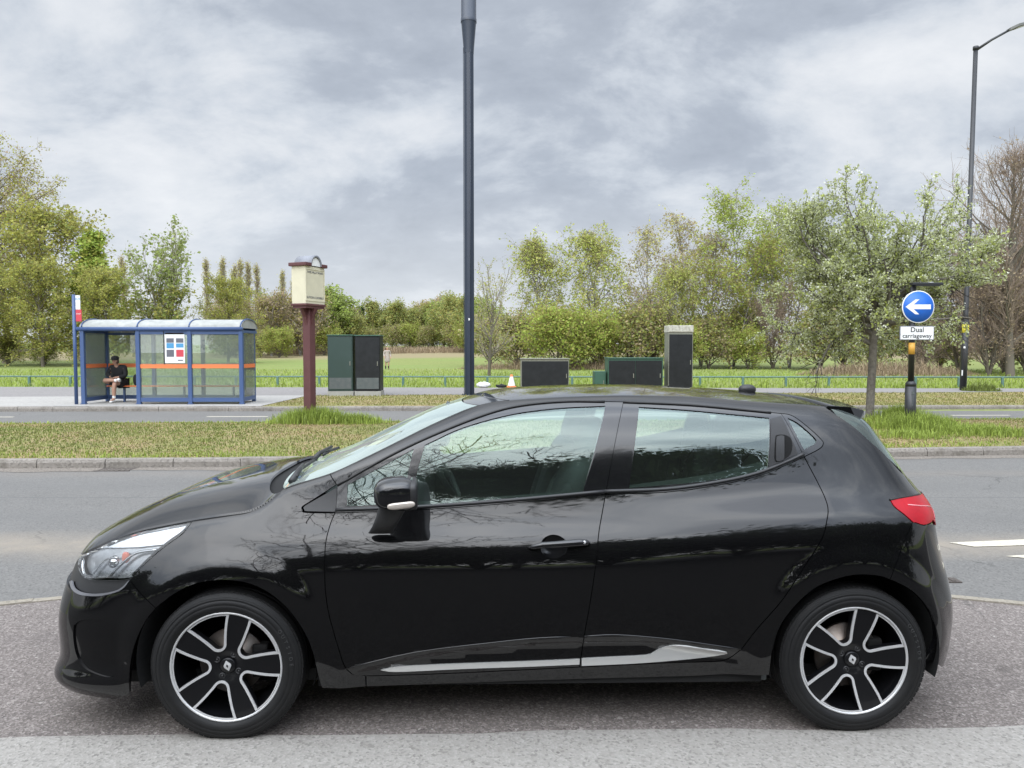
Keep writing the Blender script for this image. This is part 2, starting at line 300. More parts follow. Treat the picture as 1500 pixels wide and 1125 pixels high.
RAIL=[(0.0, 0.655), (0.3, 0.66), (0.6691, 0.7005), (0.872, 0.7622), (0.962, 0.7998), (1.0782, 0.8354), (1.2174, 0.8601), (1.3664, 0.8848), (1.5445, 0.9122), (1.6162, 0.9237), (1.6834, 0.9579), (1.7462, 1.0142), (1.8511, 1.0464), (1.9562, 1.0788), (2.0812, 1.1359), (2.2024, 1.1934), (2.4027, 1.2892), (2.5886, 1.361), (2.716, 1.3813), (2.9784, 1.3959), (3.2441, 1.4019), (3.5093, 1.3973), (3.7764, 1.3763), (4.002, 1.362), (4.1696, 1.3515), (4.6703, 1.325), (5.0703, 1.31), (5.4203, 1.305)]
PD={
 'wing':[(1.3677,0.8839),(1.404,0.889),(1.4352,0.8939),(1.4664,0.8988),(1.4961,0.9034),(1.5229,0.9075),(1.5455,0.9111),(1.5631,0.9138),(1.5769,0.9157),(1.588,0.9173),(1.5976,0.919),(1.6069,0.9212),(1.6173,0.9244),(1.6287,0.9286),(1.6401,0.9334),(1.6514,0.9389),(1.6627,0.945),(1.6739,0.9517),(1.6849,0.9589),(1.6956,0.9668),(1.7059,0.9754),(1.7158,0.9845),(1.7255,0.9937),(1.7357,1.0033),(1.7463,1.0128),(1.7729,1.0214),(1.7996,1.0301),(1.8256,1.0384),(1.8512,1.0464),(1.8764,1.0543),(1.9013,1.0621),(1.9259,1.0697),(1.9505,1.0774),(1.982,1.0385),(1.9561,1.0205),(1.9294,1.0035),(1.9047,0.9878),(1.8845,0.975),(1.8694,0.9659),(1.8579,0.9593),(1.8495,0.9542),(1.8437,0.9496),(1.8411,0.9454),(1.8418,0.9421),(1.8441,0.9393),(1.8467,0.9367),(1.8469,0.934),(1.8462,0.9315),(1.8492,0.9293),(1.8607,0.9277),(1.8839,0.9268),(1.9157,0.9264),(1.9507,0.9262),(1.984,0.9259),(1.9819,0.9224),(1.9799,0.9177),(1.9779,0.913),(1.976,0.9084),(1.9741,0.9036),(1.9724,0.8988),(1.9709,0.894),(1.9695,0.8892),(1.9682,0.8844),(1.967,0.8794),(1.9658,0.8742),(1.9646,0.8687),(1.9634,0.8627),(1.9622,0.8566),(1.961,0.8502),(1.9599,0.8434),(1.959,0.8365),(1.9583,0.8292),(1.9577,0.8223),(1.9571,0.816),(1.9567,0.8094),(1.9565,0.8016),(1.9565,0.7916),(1.9569,0.7783),(1.9574,0.7608),(1.9579,0.7394),(1.9584,0.7154),(1.9589,0.6904),(1.9595,0.6657),(1.9605,0.6433),(1.9619,0.6234),(1.9635,0.605),(1.9655,0.5873),(1.9679,0.5696),(1.971,0.551),(1.9748,0.5308),(1.9797,0.508),(1.9857,0.483),(1.9922,0.4569),(1.9988,0.4312),(2.005,0.4072),(2.0103,0.3863),(2.0146,0.3688),(2.0184,0.3535),(2.0219,0.3402),(2.0252,0.3284),(2.0287,0.3179),(2.0325,0.3082),(2.0367,0.3001),(2.0411,0.2937),(2.0454,0.2883),(2.0497,0.2832),(2.0539,0.2778),(2.0577,0.2713),(2.111,0.2521),(2.1103,0.2012),(1.9327,0.2098),(1.9329,0.2131),(1.9314,0.2219),(1.9299,0.2298),(1.9284,0.2377),(1.9269,0.2464),(1.9252,0.2565),(1.9232,0.2688),(1.921,0.284),(1.9187,0.3016),(1.9162,0.3204),(1.9133,0.3394),(1.9097,0.3573),(1.9059,0.3736),(1.9021,0.3882),(1.8984,0.4018),(1.8943,0.4149),(1.8898,0.4279),(1.8843,0.4412),(1.8777,0.4554),(1.8698,0.4707),(1.8608,0.4869),(1.8509,0.5035),(1.8404,0.5199),(1.8295,0.5356),(1.8183,0.5501),(1.8067,0.5637),(1.7944,0.5766),(1.7816,0.5889),(1.7686,0.6004),(1.7555,0.611),(1.7426,0.6206),(1.7298,0.6291),(1.717,0.6366),(1.7042,0.6433),(1.6914,0.6492),(1.6785,0.6545),(1.6656,0.6591),(1.6527,0.6631),(1.6397,0.6663),(1.6268,0.6689),(1.6138,0.6709),(1.6008,0.6724),(1.5878,0.6737),(1.5748,0.6746),(1.5618,0.6751),(1.5488,0.6751),(1.5357,0.6748),(1.5227,0.674),(1.5096,0.6728),(1.4966,0.6713),(1.4835,0.6694),(1.4704,0.6671),(1.4574,0.6643),(1.4443,0.6609),(1.4313,0.6568),(1.418,0.6518),(1.4042,0.6457),(1.3904,0.639),(1.377,0.6321),(1.3644,0.6252),(1.353,0.6187),(1.343,0.6125),(1.334,0.6064),(1.3258,0.6003),(1.3182,0.5943),(1.3111,0.5887),(1.3042,0.5833),(1.2979,0.5784),(1.2922,0.5739),(1.287,0.5697),(1.2821,0.5656),(1.2771,0.5615),(1.272,0.5573),(1.2492,0.5772),(1.2227,0.5954),(1.1959,0.6121),(1.174,0.6284),(1.1553,0.6446),(1.1355,0.6606),(1.1393,0.6673),(1.1491,0.6777),(1.1585,0.688),(1.1679,0.6983),(1.1774,0.7085),(1.1873,0.7188),(1.1978,0.7292),(1.2091,0.7398),(1.2211,0.7507),(1.2335,0.7616),(1.2461,0.7723),(1.2586,0.7826),(1.2707,0.7921),(1.2828,0.8009),(1.2953,0.8091),(1.3078,0.8168),(1.3197,0.8243),(1.3306,0.8317),(1.3402,0.8392),(1.3479,0.8468),(1.3541,0.8543),(1.3593,0.8617),(1.3636,0.8689),(1.3671,0.8757),(1.37,0.8821)],
 'front_door':[(1.9839,0.9272),(2.0386,0.9289),(2.0923,0.9302),(2.1461,0.9316),(2.2006,0.9331),(2.2569,0.935),(2.3159,0.9375),(2.378,0.9408),(2.4427,0.9446),(2.5092,0.9488),(2.5768,0.9534),(2.6446,0.9582),(2.7117,0.9631),(2.7783,0.9684),(2.8451,0.974),(2.9121,0.9799),(2.9792,0.9859),(3.0464,0.992),(3.1136,0.998),(3.1106,0.9855),(3.1077,0.973),(3.1047,0.9607),(3.1016,0.9483),(3.0986,0.9359),(3.0955,0.9234),(3.0924,0.9113),(3.0893,0.8997),(3.0862,0.8881),(3.083,0.8759),(3.0796,0.8624),(3.0762,0.8469),(3.0728,0.8291),(3.0697,0.8093),(3.0668,0.7875),(3.0641,0.7642),(3.0611,0.74),(3.0579,0.7152),(3.0542,0.6889),(3.05,0.6605),(3.0456,0.6313),(3.0412,0.6023),(3.037,0.5748),(3.0331,0.5498),(3.0298,0.5281),(3.0266,0.509),(3.0236,0.4916),(3.0206,0.4745),(3.0177,0.4568),(3.0147,0.4372),(3.0125,0.4133),(3.0121,0.3819),(3.0093,0.3575),(3.0065,0.3331),(3.0036,0.3086),(3.0008,0.2841),(2.9596,0.2822),(2.9196,0.2803),(2.8796,0.2785),(2.8385,0.2765),(2.7948,0.2746),(2.7476,0.2725),(2.6953,0.2703),(2.6388,0.2678),(2.5799,0.2653),(2.5204,0.2628),(2.4621,0.2606),(2.4068,0.2586),(2.352,0.2569),(2.2956,0.2552),(2.2403,0.2537),(2.1891,0.2525),(2.1445,0.2518),(2.1096,0.2522),(2.0873,0.2552),(2.0751,0.2589),(2.0692,0.2622),(2.0664,0.2652),(2.0637,0.2682),(2.0577,0.2713),(2.0539,0.2778),(2.0497,0.2832),(2.0454,0.2883),(2.0411,0.2937),(2.0367,0.3001),(2.0325,0.3082),(2.0287,0.3179),(2.0252,0.3284),(2.0219,0.3402),(2.0184,0.3535),(2.0146,0.3688),(2.0103,0.3863),(2.005,0.4072),(1.9988,0.4312),(1.9922,0.4569),(1.9857,0.483),(1.9797,0.508),(1.9748,0.5308),(1.971,0.551),(1.9679,0.5696),(1.9655,0.5873),(1.9635,0.605),(1.9619,0.6234),(1.9605,0.6433),(1.9595,0.6657),(1.9589,0.6904),(1.9584,0.7154),(1.9579,0.7394),(1.9574,0.7608),(1.9569,0.7783),(1.9565,0.7916),(1.9565,0.8016),(1.9567,0.8094),(1.9571,0.816),(1.9577,0.8223),(1.9583,0.8292),(1.959,0.8365),(1.9599,0.8434),(1.961,0.8502),(1.9622,0.8566),(1.9634,0.8627),(1.9646,0.8687),(1.9658,0.8742),(1.967,0.8794),(1.9682,0.8844),(1.9695,0.8892),(1.9709,0.894),(1.9724,0.8988),(1.9741,0.9036),(1.976,0.9084),(1.9779,0.913),(1.9799,0.9177),(1.9819,0.9224)],
 'rear_door':[(3.1136,0.998),(3.1572,0.9994),(3.2014,1.0006),(3.2457,1.0018),(3.2893,1.0032),(3.3317,1.005),(3.3723,1.0076),(3.4112,1.011),(3.4488,1.0151),(3.4853,1.0195),(3.5206,1.0244),(3.5547,1.0295),(3.5876,1.0346),(3.6192,1.0399),(3.6494,1.0453),(3.6785,1.051),(3.7065,1.0569),(3.7334,1.0632),(3.7593,1.0698),(3.7844,1.0771),(3.8087,1.085),(3.832,1.0933),(3.854,1.1015),(3.8744,1.1093),(3.8931,1.1164),(3.9093,1.1225),(3.9232,1.1281),(3.9355,1.1332),(3.947,1.1381),(3.9585,1.143),(3.9709,1.1481),(3.9748,1.1391),(3.9788,1.13),(3.9827,1.121),(3.9866,1.1121),(3.9903,1.1034),(3.994,1.0949),(3.9974,1.087),(4.0006,1.0795),(4.0038,1.0722),(4.0069,1.0647),(4.0101,1.0569),(4.0134,1.0483),(4.017,1.0387),(4.0208,1.0283),(4.0246,1.0175),(4.0281,1.0068),(4.0311,0.9965),(4.0333,0.9871),(4.0349,0.9787),(4.0361,0.9709),(4.0369,0.9635),(4.0372,0.9563),(4.0368,0.9489),(4.0357,0.9412),(4.0339,0.9332),(4.0315,0.9251),(4.0286,0.9169),(4.0252,0.9084),(4.0216,0.8994),(4.0178,0.89),(4.0144,0.8805),(4.0114,0.8713),(4.0081,0.8617),(4.0037,0.851),(3.9975,0.8387),(3.9889,0.824),(3.9774,0.8061),(3.9635,0.7852),(3.9479,0.7627),(3.9312,0.7397),(3.9148,0.7171),(3.8996,0.6959),(3.8859,0.6759),(3.8727,0.6563),(3.8599,0.637),(3.8471,0.6178),(3.834,0.5987),(3.8204,0.5796),(3.8058,0.5602),(3.7904,0.5407),(3.7747,0.5212),(3.7592,0.5019),(3.7446,0.483),(3.7311,0.4648),(3.7191,0.4475),(3.708,0.431),(3.6976,0.4151),(3.6874,0.3996),(3.6772,0.3841),(3.6663,0.3685),(3.6575,0.361),(3.6499,0.3517),(3.6434,0.3408),(3.6369,0.3302),(3.6292,0.3215),(3.6201,0.3155),(3.6119,0.3114),(3.6052,0.3087),(3.5982,0.307),(3.5892,0.3057),(3.5763,0.3047),(3.5578,0.3036),(3.5341,0.3026),(3.5069,0.3021),(3.4759,0.3017),(3.4408,0.3013),(3.4014,0.3006),(3.3574,0.2994),(3.3069,0.2975),(3.25,0.2951),(3.1887,0.2924),(3.1253,0.2896),(3.062,0.2868),(3.0008,0.2841),(3.0036,0.3086),(3.0065,0.3331),(3.0093,0.3575),(3.0121,0.3819),(3.0125,0.4133),(3.0147,0.4372),(3.0177,0.4568),(3.0206,0.4745),(3.0236,0.4916),(3.0266,0.509),(3.0298,0.5281),(3.0331,0.5498),(3.037,0.5748),(3.0412,0.6023),(3.0456,0.6313),(3.05,0.6605),(3.0542,0.6889),(3.0579,0.7152),(3.0611,0.74),(3.0641,0.7642),(3.0668,0.7875),(3.0697,0.8093),(3.0728,0.8291),(3.0762,0.8469),(3.0796,0.8624),(3.083,0.8759),(3.0862,0.8881),(3.0893,0.8997),(3.0924,0.9113),(3.0955,0.9234),(3.0986,0.9359),(3.1016,0.9483),(3.1047,0.9607),(3.1077,0.973),(3.1106,0.9855)],
 'body_side':[(1.9505,1.0774),(1.9725,1.0873),(1.9947,1.0971),(2.0167,1.1069),(2.0385,1.1167),(2.06,1.1263),(2.0812,1.1359),(2.101,1.1451),(2.1194,1.1538),(2.1376,1.1624),(2.1567,1.1715),(2.1779,1.1817),(2.2025,1.1934),(2.2312,1.2074),(2.2636,1.2233),(2.2982,1.2403),(2.3338,1.2576),(2.3691,1.2742),(2.4027,1.2892),(2.4352,1.3032),(2.4679,1.3169),(2.5002,1.33),(2.5314,1.3419),(2.5611,1.3523),(2.5886,1.361),(2.6118,1.3674),(2.6306,1.3718),(2.6477,1.3748),(2.6659,1.3769),(2.6877,1.3789),(2.716,1.3813),(2.7519,1.3842),(2.7933,1.3869),(2.8385,1.3895),(2.8856,1.3919),(2.9329,1.3941),(2.9784,1.3959),(3.0225,1.3975),(3.0668,1.3989),(3.1111,1.4001),(3.1555,1.401),(3.1998,1.4016),(3.2441,1.4019),(3.2883,1.4019),(3.3325,1.4017),(3.3766,1.4013),(3.4208,1.4005),(3.465,1.3992),(3.5093,1.3973),(3.554,1.3947),(3.5994,1.3914),(3.6451,1.3875),(3.6902,1.3834),(3.7342,1.3796),(3.7763,1.3763),(3.8176,1.3734),(3.8585,1.3708),(3.8983,1.3684),(3.9361,1.3662),(3.9709,1.364),(4.002,1.362),(4.028,1.3601),(4.0495,1.3585),(4.0776,1.3568),(4.1062,1.3551),(4.1357,1.3534),(4.1696,1.3515),(4.1939,1.332),(4.2274,1.3114),(4.2631,1.291),(4.2962,1.2717),(4.3237,1.2539),(4.3464,1.2374),(4.3658,1.2217),(4.3856,1.2065),(4.4061,1.1923),(4.4262,1.1791),(4.4466,1.1654),(4.4678,1.1498),(4.4896,1.1308),(4.5116,1.1097),(4.5343,1.0885),(4.5599,1.0693),(4.5932,1.0524),(4.6397,1.0358),(4.7257,1.0152),(4.743,1.0),(4.743,0.988),(4.743,0.976),(4.7489,0.964),(4.743,0.952),(4.5828,0.9719),(4.5084,0.9752),(4.4578,0.9754),(4.422,0.9744),(4.3985,0.9732),(4.3826,0.9721),(4.3696,0.971),(4.3557,0.9698),(4.3561,0.9636),(4.356,0.9574),(4.3568,0.9511),(4.3598,0.9443),(4.366,0.9368),(4.3748,0.9286),(4.3844,0.9203),(4.3935,0.9121),(4.4014,0.9043),(4.409,0.8967),(4.4168,0.889),(4.4254,0.881),(4.4074,0.8638),(4.3908,0.8462),(4.3758,0.8286),(4.3626,0.8111),(4.3517,0.7942),(4.3425,0.7778),(4.3326,0.7612),(4.3203,0.7439),(4.306,0.725),(4.2924,0.7046),(4.2813,0.6827),(4.2713,0.6608),(4.2637,0.6635),(4.2568,0.6663),(4.2498,0.6691),(4.2423,0.6718),(4.2338,0.6743),(4.2237,0.6765),(4.2117,0.6785),(4.1981,0.6805),(4.1836,0.6822),(4.1686,0.6836),(4.1538,0.6843),(4.1395,0.6843),(4.1259,0.6837),(4.1126,0.6825),(4.0994,0.6808),(4.086,0.6784),(4.0721,0.6754),(4.0577,0.6715),(4.042,0.667),(4.0253,0.6618),(4.0083,0.6559),(3.9912,0.6492),(3.9747,0.6416),(3.9593,0.633),(3.9448,0.6234),(3.9308,0.6127),(3.9175,0.6011),(3.9047,0.5888),(3.8923,0.5759),(3.8804,0.5626),(3.8687,0.5487),(3.8572,0.5341),(3.8462,0.5188),(3.8359,0.5032),(3.8267,0.4873),(3.8186,0.4712),(3.812,0.4549),(3.8066,0.4383),(3.8022,0.4214),(3.7986,0.4042),(3.7955,0.3869),(3.7926,0.3694),(3.7902,0.3518),(3.789,0.3334),(3.7886,0.3145),(3.7885,0.2953),(3.7886,0.2759),(3.7886,0.2563),(3.789,0.253),(3.4811,0.2368),(3.2158,0.2317),(2.9993,0.2274),(2.6908,0.2194),(2.3547,0.2083),(2.1119,0.2011),(2.1124,0.252),(2.1096,0.2522),(2.1445,0.2518),(2.1891,0.2525),(2.2403,0.2537),(2.2956,0.2552),(2.352,0.2569),(2.4068,0.2586),(2.4621,0.2606),(2.5204,0.2628),(2.5799,0.2653),(2.6388,0.2678),(2.6953,0.2703),(2.7476,0.2725),(2.7948,0.2746),(2.8385,0.2765),(2.8796,0.2785),(2.9196,0.2803),(2.9596,0.2822),(3.0008,0.2841),(3.062,0.2868),(3.1253,0.2896),(3.1887,0.2924),(3.25,0.2951),(3.3069,0.2975),(3.3574,0.2994),(3.4014,0.3006),(3.4408,0.3013),(3.4759,0.3017),(3.5069,0.3021),(3.5341,0.3026),(3.5578,0.3036),(3.5763,0.3047),(3.5892,0.3057),(3.5982,0.307),(3.6052,0.3087),(3.6119,0.3114),(3.6201,0.3155),(3.6292,0.3215),(3.6369,0.3302),(3.6434,0.3408),(3.6499,0.3517),(3.6575,0.361),(3.6663,0.3685),(3.6772,0.3841),(3.6874,0.3996),(3.6976,0.4151),(3.708,0.431),(3.7191,0.4475),(3.7311,0.4648),(3.7446,0.483),(3.7592,0.5019),(3.7747,0.5212),(3.7904,0.5407),(3.8058,0.5602),(3.8204,0.5796),(3.834,0.5987),(3.8471,0.6178),(3.8599,0.637),(3.8727,0.6563),(3.8859,0.6759),(3.8996,0.6959),(3.9148,0.7171),(3.9312,0.7397),(3.9479,0.7627),(3.9635,0.7852),(3.9774,0.8061),(3.9889,0.824),(3.9975,0.8387),(4.0037,0.851),(4.0081,0.8617),(4.0114,0.8713),(4.0144,0.8805),(4.0178,0.89),(4.0216,0.8994),(4.0252,0.9084),(4.0286,0.9169),(4.0315,0.9251),(4.0339,0.9332),(4.0357,0.9412),(4.0368,0.9489),(4.0372,0.9563),(4.0369,0.9635),(4.0361,0.9709),(4.0349,0.9787),(4.0333,0.9871),(4.0311,0.9965),(4.0281,1.0068),(4.0246,1.0175),(4.0208,1.0283),(4.017,1.0387),(4.0134,1.0483),(4.0101,1.0569),(4.0069,1.0647),(4.0038,1.0722),(4.0006,1.0795),(3.9974,1.087),(3.994,1.0949),(3.9903,1.1034),(3.9866,1.1121),(3.9827,1.121),(3.9788,1.13),(3.9748,1.1391),(3.9709,1.1481),(3.9831,1.1534),(3.996,1.1589),(4.0089,1.1644),(4.0213,1.1697),(4.0323,1.1748),(4.0414,1.1794),(4.0482,1.1836),(4.0534,1.1873),(4.0582,1.1908),(4.0616,1.1941),(4.064,1.1973),(4.0658,1.2005),(4.0671,1.2033),(4.0674,1.2056),(4.0667,1.2078),(4.0649,1.2102),(4.062,1.2133),(4.058,1.2174),(4.0527,1.2226),(4.0474,1.2287),(4.0413,1.2354),(4.0345,1.2426),(4.0273,1.2499),(4.0198,1.2572),(4.0116,1.2649),(4.0025,1.2734),(3.993,1.282),(3.9839,1.2902),(3.9754,1.2976),(3.9681,1.3037),(3.962,1.3083),(3.9567,1.312),(3.9518,1.3148),(3.9471,1.3171),(3.9423,1.319),(3.9372,1.3208),(3.9318,1.3223),(3.9261,1.3232),(3.9204,1.3238),(3.9147,1.3242),(3.9089,1.3246),(3.9032,1.3252),(3.8799,1.3276),(3.8582,1.3298),(3.8366,1.3321),(3.8134,1.3344),(3.787,1.337),(3.7557,1.34),(3.7189,1.3436),(3.6776,1.3477),(3.6331,1.352),(3.5869,1.3562),(3.5402,1.3601),(3.4945,1.3634),(3.449,1.3659),(3.4027,1.368),(3.3558,1.3698),(3.3086,1.3714),(3.2615,1.3729),(3.2146,1.3746),(3.1743,1.3753),(3.1337,1.3762),(3.093,1.377),(3.0527,1.3776),(3.0132,1.3777),(2.9749,1.377),(2.9376,1.3755),(2.901,1.3735),(2.8653,1.3709),(2.8307,1.3678),(2.7976,1.3642),(2.7662,1.36),(2.7377,1.3556),(2.7122,1.3508),(2.6881,1.3456),(2.664,1.3395),(2.6386,1.3323),(2.6105,1.3237),(2.5792,1.3136),(2.546,1.302),(2.5114,1.2892),(2.4763,1.2757),(2.4413,1.2618),(2.4071,1.2479),(2.374,1.2341),(2.3413,1.2202),(2.3088,1.2059),(2.276,1.1909),(2.2426,1.1751),(2.2083,1.1582),(2.1727,1.1398),(2.1361,1.1199),(2.0986,1.0989),(2.0607,1.0773),(2.0228,1.0556),(1.9851,1.0344),(1.9821,1.0371)],
 'head_light':[(0.7382,0.7136),(0.781,0.7257),(0.8092,0.7346),(0.8319,0.7423),(0.8516,0.7493),(0.8694,0.7559),(0.8861,0.7624),(0.901,0.7687),(0.9142,0.7747),(0.9267,0.7807),(0.9395,0.7867),(0.9537,0.7926),(0.9698,0.7987),(0.9876,0.8048),(1.0061,0.8108),(1.0252,0.8168),(1.0449,0.8225),(1.0651,0.8279),(1.0857,0.8329),(1.1071,0.8375),(1.1294,0.8418),(1.1524,0.8458),(1.1758,0.8497),(1.1995,0.8536),(1.2232,0.8575),(1.2472,0.8616),(1.2716,0.8657),(1.2963,0.8698),(1.321,0.8739),(1.3456,0.878),(1.37,0.8821),(1.3671,0.8757),(1.3636,0.8689),(1.3593,0.8617),(1.3541,0.8543),(1.3479,0.8468),(1.3402,0.8392),(1.3306,0.8317),(1.3197,0.8243),(1.3078,0.8168),(1.2953,0.8091),(1.2828,0.8009),(1.2707,0.7921),(1.2586,0.7826),(1.2461,0.7723),(1.2335,0.7616),(1.2211,0.7507),(1.2091,0.7398),(1.1978,0.7292),(1.1873,0.7188),(1.1774,0.7085),(1.1679,0.6983),(1.1585,0.688),(1.1491,0.6777),(1.1393,0.6673),(1.1324,0.6653),(1.1262,0.6633),(1.12,0.6613),(1.1131,0.6594),(1.1048,0.6576),(1.0946,0.656),(1.0816,0.6547),(1.0661,0.6534),(1.0492,0.6523),(1.0318,0.6513),(1.0148,0.6505),(0.9994,0.6498),(0.9854,0.6493),(0.9718,0.6489),(0.9587,0.6486),(0.9461,0.6486),(0.9339,0.6489),(0.9223,0.6496),(0.9112,0.6508),(0.9008,0.6522),(0.8908,0.654),(0.8811,0.6562),(0.8717,0.6589),(0.8622,0.6621),(0.8527,0.6661),(0.843,0.6708),(0.8332,0.676),(0.8235,0.6814),(0.8141,0.6866),(0.8054,0.6916),(0.798,0.6964),(0.7922,0.7013),(0.7874,0.7062),(0.7828,0.7112),(0.7724,0.7148)],
 'trim_triangle':[(1.9854,1.0289),(1.9585,1.0138),(1.9308,0.9983),(1.9052,0.984),(1.8847,0.9724),(1.8702,0.9642),(1.86,0.9583),(1.8529,0.9539),(1.848,0.9496),(1.8458,0.9456),(1.8465,0.9422),(1.8487,0.9392),(1.851,0.9367),(1.8509,0.9345),(1.8498,0.9328),(1.8524,0.9314),(1.8633,0.9303),(1.8859,0.9296),(1.9169,0.9292),(1.9512,0.9289),(1.9838,0.9285),(1.9865,0.9508)],
 'window_frame_front':[(1.9851,1.0344),(2.0228,1.0556),(2.0607,1.0773),(2.0986,1.0989),(2.1361,1.1199),(2.1727,1.1398),(2.2083,1.1582),(2.2426,1.1751),(2.276,1.1909),(2.3088,1.2059),(2.3413,1.2202),(2.374,1.2341),(2.4071,1.2479),(2.4413,1.2618),(2.4763,1.2757),(2.5114,1.2892),(2.546,1.302),(2.5792,1.3136),(2.6105,1.3237),(2.6386,1.3323),(2.664,1.3395),(2.6881,1.3456),(2.7122,1.3508),(2.7377,1.3556),(2.7662,1.36),(2.7976,1.3642),(2.8307,1.3678),(2.8653,1.3709),(2.901,1.3735),(2.9376,1.3755),(2.9749,1.377),(3.0132,1.3777),(3.0527,1.3776),(3.093,1.377),(3.1337,1.3762),(3.1743,1.3753),(3.2146,1.3746),(3.1987,1.334),(3.1861,1.2934),(3.1742,1.2516),(3.1621,1.2067),(3.15,1.1572),(3.1378,1.1045),(3.1256,1.0507),(3.1136,0.998),(3.0464,0.992),(2.9792,0.9859),(2.9121,0.9799),(2.8451,0.974),(2.7783,0.9684),(2.7117,0.9631),(2.6446,0.9582),(2.5768,0.9534),(2.5092,0.9488),(2.4427,0.9446),(2.378,0.9408),(2.3159,0.9375),(2.2569,0.935),(2.2006,0.9331),(2.1461,0.9316),(2.0923,0.9302),(2.0386,0.9289),(1.9839,0.9272),(1.9852,0.9455)],
 'window_frame_rear':[(3.2146,1.3746),(3.2615,1.3729),(3.3086,1.3714),(3.3558,1.3698),(3.4027,1.368),(3.449,1.3659),(3.4945,1.3634),(3.5402,1.3601),(3.5869,1.3562),(3.6331,1.352),(3.6776,1.3477),(3.7189,1.3436),(3.7557,1.34),(3.787,1.337),(3.8134,1.3344),(3.8366,1.3321),(3.8582,1.3298),(3.8799,1.3276),(3.9032,1.3252),(3.9709,1.1481),(3.9585,1.143),(3.947,1.1381),(3.9355,1.1332),(3.9232,1.1281),(3.9093,1.1225),(3.8931,1.1164),(3.8744,1.1093),(3.854,1.1015),(3.832,1.0933),(3.8087,1.085),(3.7844,1.0771),(3.7593,1.0698),(3.7334,1.0632),(3.7065,1.0569),(3.6785,1.051),(3.6494,1.0453),(3.6192,1.0399),(3.5876,1.0346),(3.5547,1.0295),(3.5206,1.0244),(3.4853,1.0195),(3.4488,1.0151),(3.4112,1.011),(3.3723,1.0076),(3.3317,1.005),(3.2893,1.0032),(3.2457,1.0018),(3.2014,1.0006),(3.1572,0.9994),(3.1136,0.998),(3.1256,1.0507),(3.1378,1.1045),(3.15,1.1572),(3.1621,1.2067),(3.1742,1.2516),(3.1861,1.2934),(3.1987,1.334)],
 'quarter_frame':[(3.9032,1.3252),(3.9089,1.3246),(3.9147,1.3242),(3.9204,1.3238),(3.9261,1.3232),(3.9318,1.3223),(3.9372,1.3208),(3.9423,1.319),(3.9471,1.3171),(3.9518,1.3148),(3.9567,1.312),(3.962,1.3083),(3.9681,1.3037),(3.9754,1.2976),(3.9839,1.2902),(3.993,1.282),(4.0025,1.2734),(4.0116,1.2649),(4.0198,1.2572),(4.0273,1.2499),(4.0345,1.2426),(4.0413,1.2354),(4.0474,1.2287),(4.0527,1.2226),(4.058,1.2174),(4.062,1.2133),(4.0649,1.2102),(4.0667,1.2078),(4.0674,1.2056),(4.0671,1.2033),(4.0658,1.2005),(4.064,1.1973),(4.0616,1.1941),(4.0582,1.1908),(4.0534,1.1873),(4.0482,1.1836),(4.0414,1.1794),(4.0323,1.1748),(4.0213,1.1697),(4.0089,1.1644),(3.996,1.1589),(3.9831,1.1534),(3.9709,1.1481)],
 'quarterlight':[(2.0305,0.9523),(2.0271,1.0362),(2.1022,1.0753),(2.2012,1.1281),(2.3033,1.1834),(2.2882,1.1156),(2.2523,0.9616)],
 'glass_front':[(2.3493,1.1987),(2.375,1.2105),(2.4003,1.2225),(2.4256,1.2346),(2.4515,1.2464),(2.4788,1.2579),(2.508,1.2687),(2.5395,1.279),(2.5728,1.289),(2.6075,1.2985),(2.6428,1.3074),(2.6783,1.3156),(2.7132,1.3228),(2.7477,1.329),(2.7821,1.3343),(2.8166,1.3388),(2.8511,1.3428),(2.8859,1.3462),(2.9209,1.3494),(2.9561,1.352),(2.9916,1.3539),(3.0271,1.3554),(3.0626,1.3567),(3.0982,1.3579),(3.1338,1.3594),(3.0192,1.0062),(2.9687,1.0024),(2.9194,0.9988),(2.87,0.9951),(2.8197,0.9914),(2.7673,0.9875),(2.7118,0.9834),(2.6526,0.9789),(2.5905,0.9743),(2.5263,0.9694),(2.4612,0.9645),(2.3962,0.9596),(2.3323,0.9547),(2.2996,0.9993),(2.3205,1.0934)],
 'glass_rear':[(3.2793,1.3553),(3.3126,1.3534),(3.3438,1.3517),(3.3751,1.3501),(3.4083,1.3482),(3.4455,1.3457),(3.4887,1.3424),(3.5391,1.3381),(3.5956,1.333),(3.6563,1.3272),(3.7192,1.3211),(3.7823,1.315),(3.8434,1.3091),(3.8093,1.1029),(3.7952,1.0988),(3.7824,1.0948),(3.7695,1.0907),(3.7555,1.0866),(3.7391,1.0825),(3.7193,1.0783),(3.6951,1.0738),(3.6674,1.069),(3.6374,1.0642),(3.6063,1.0595),(3.5753,1.0551),(3.5456,1.0512),(3.5167,1.0479),(3.4878,1.0449),(3.459,1.0423),(3.4303,1.0399),(3.402,1.0376),(3.3741,1.0352),(3.3468,1.033),(3.3199,1.0308),(3.2933,1.0288),(3.2669,1.0268),(3.2405,1.0247),(3.214,1.0227)],
 'glass_quarter':[(3.9264,1.3085),(3.9355,1.3039),(3.9448,1.2996),(3.9541,1.2948),(3.9636,1.2887),(3.9738,1.2806),(3.9846,1.2712),(3.9952,1.2613),(4.0049,1.2517),(4.0143,1.2423),(4.0234,1.2327),(4.0308,1.2238),(4.0351,1.2163),(4.036,1.2109),(4.0341,1.2071),(4.0297,1.2036),(4.0231,1.1995),(4.0135,1.1944),(4.001,1.1889),(3.9874,1.1832),(3.9745,1.1775)],
 'handle_plate':[(3.8483,1.3049),(3.8984,1.317),(3.9441,1.1623),(3.8126,1.1071)],
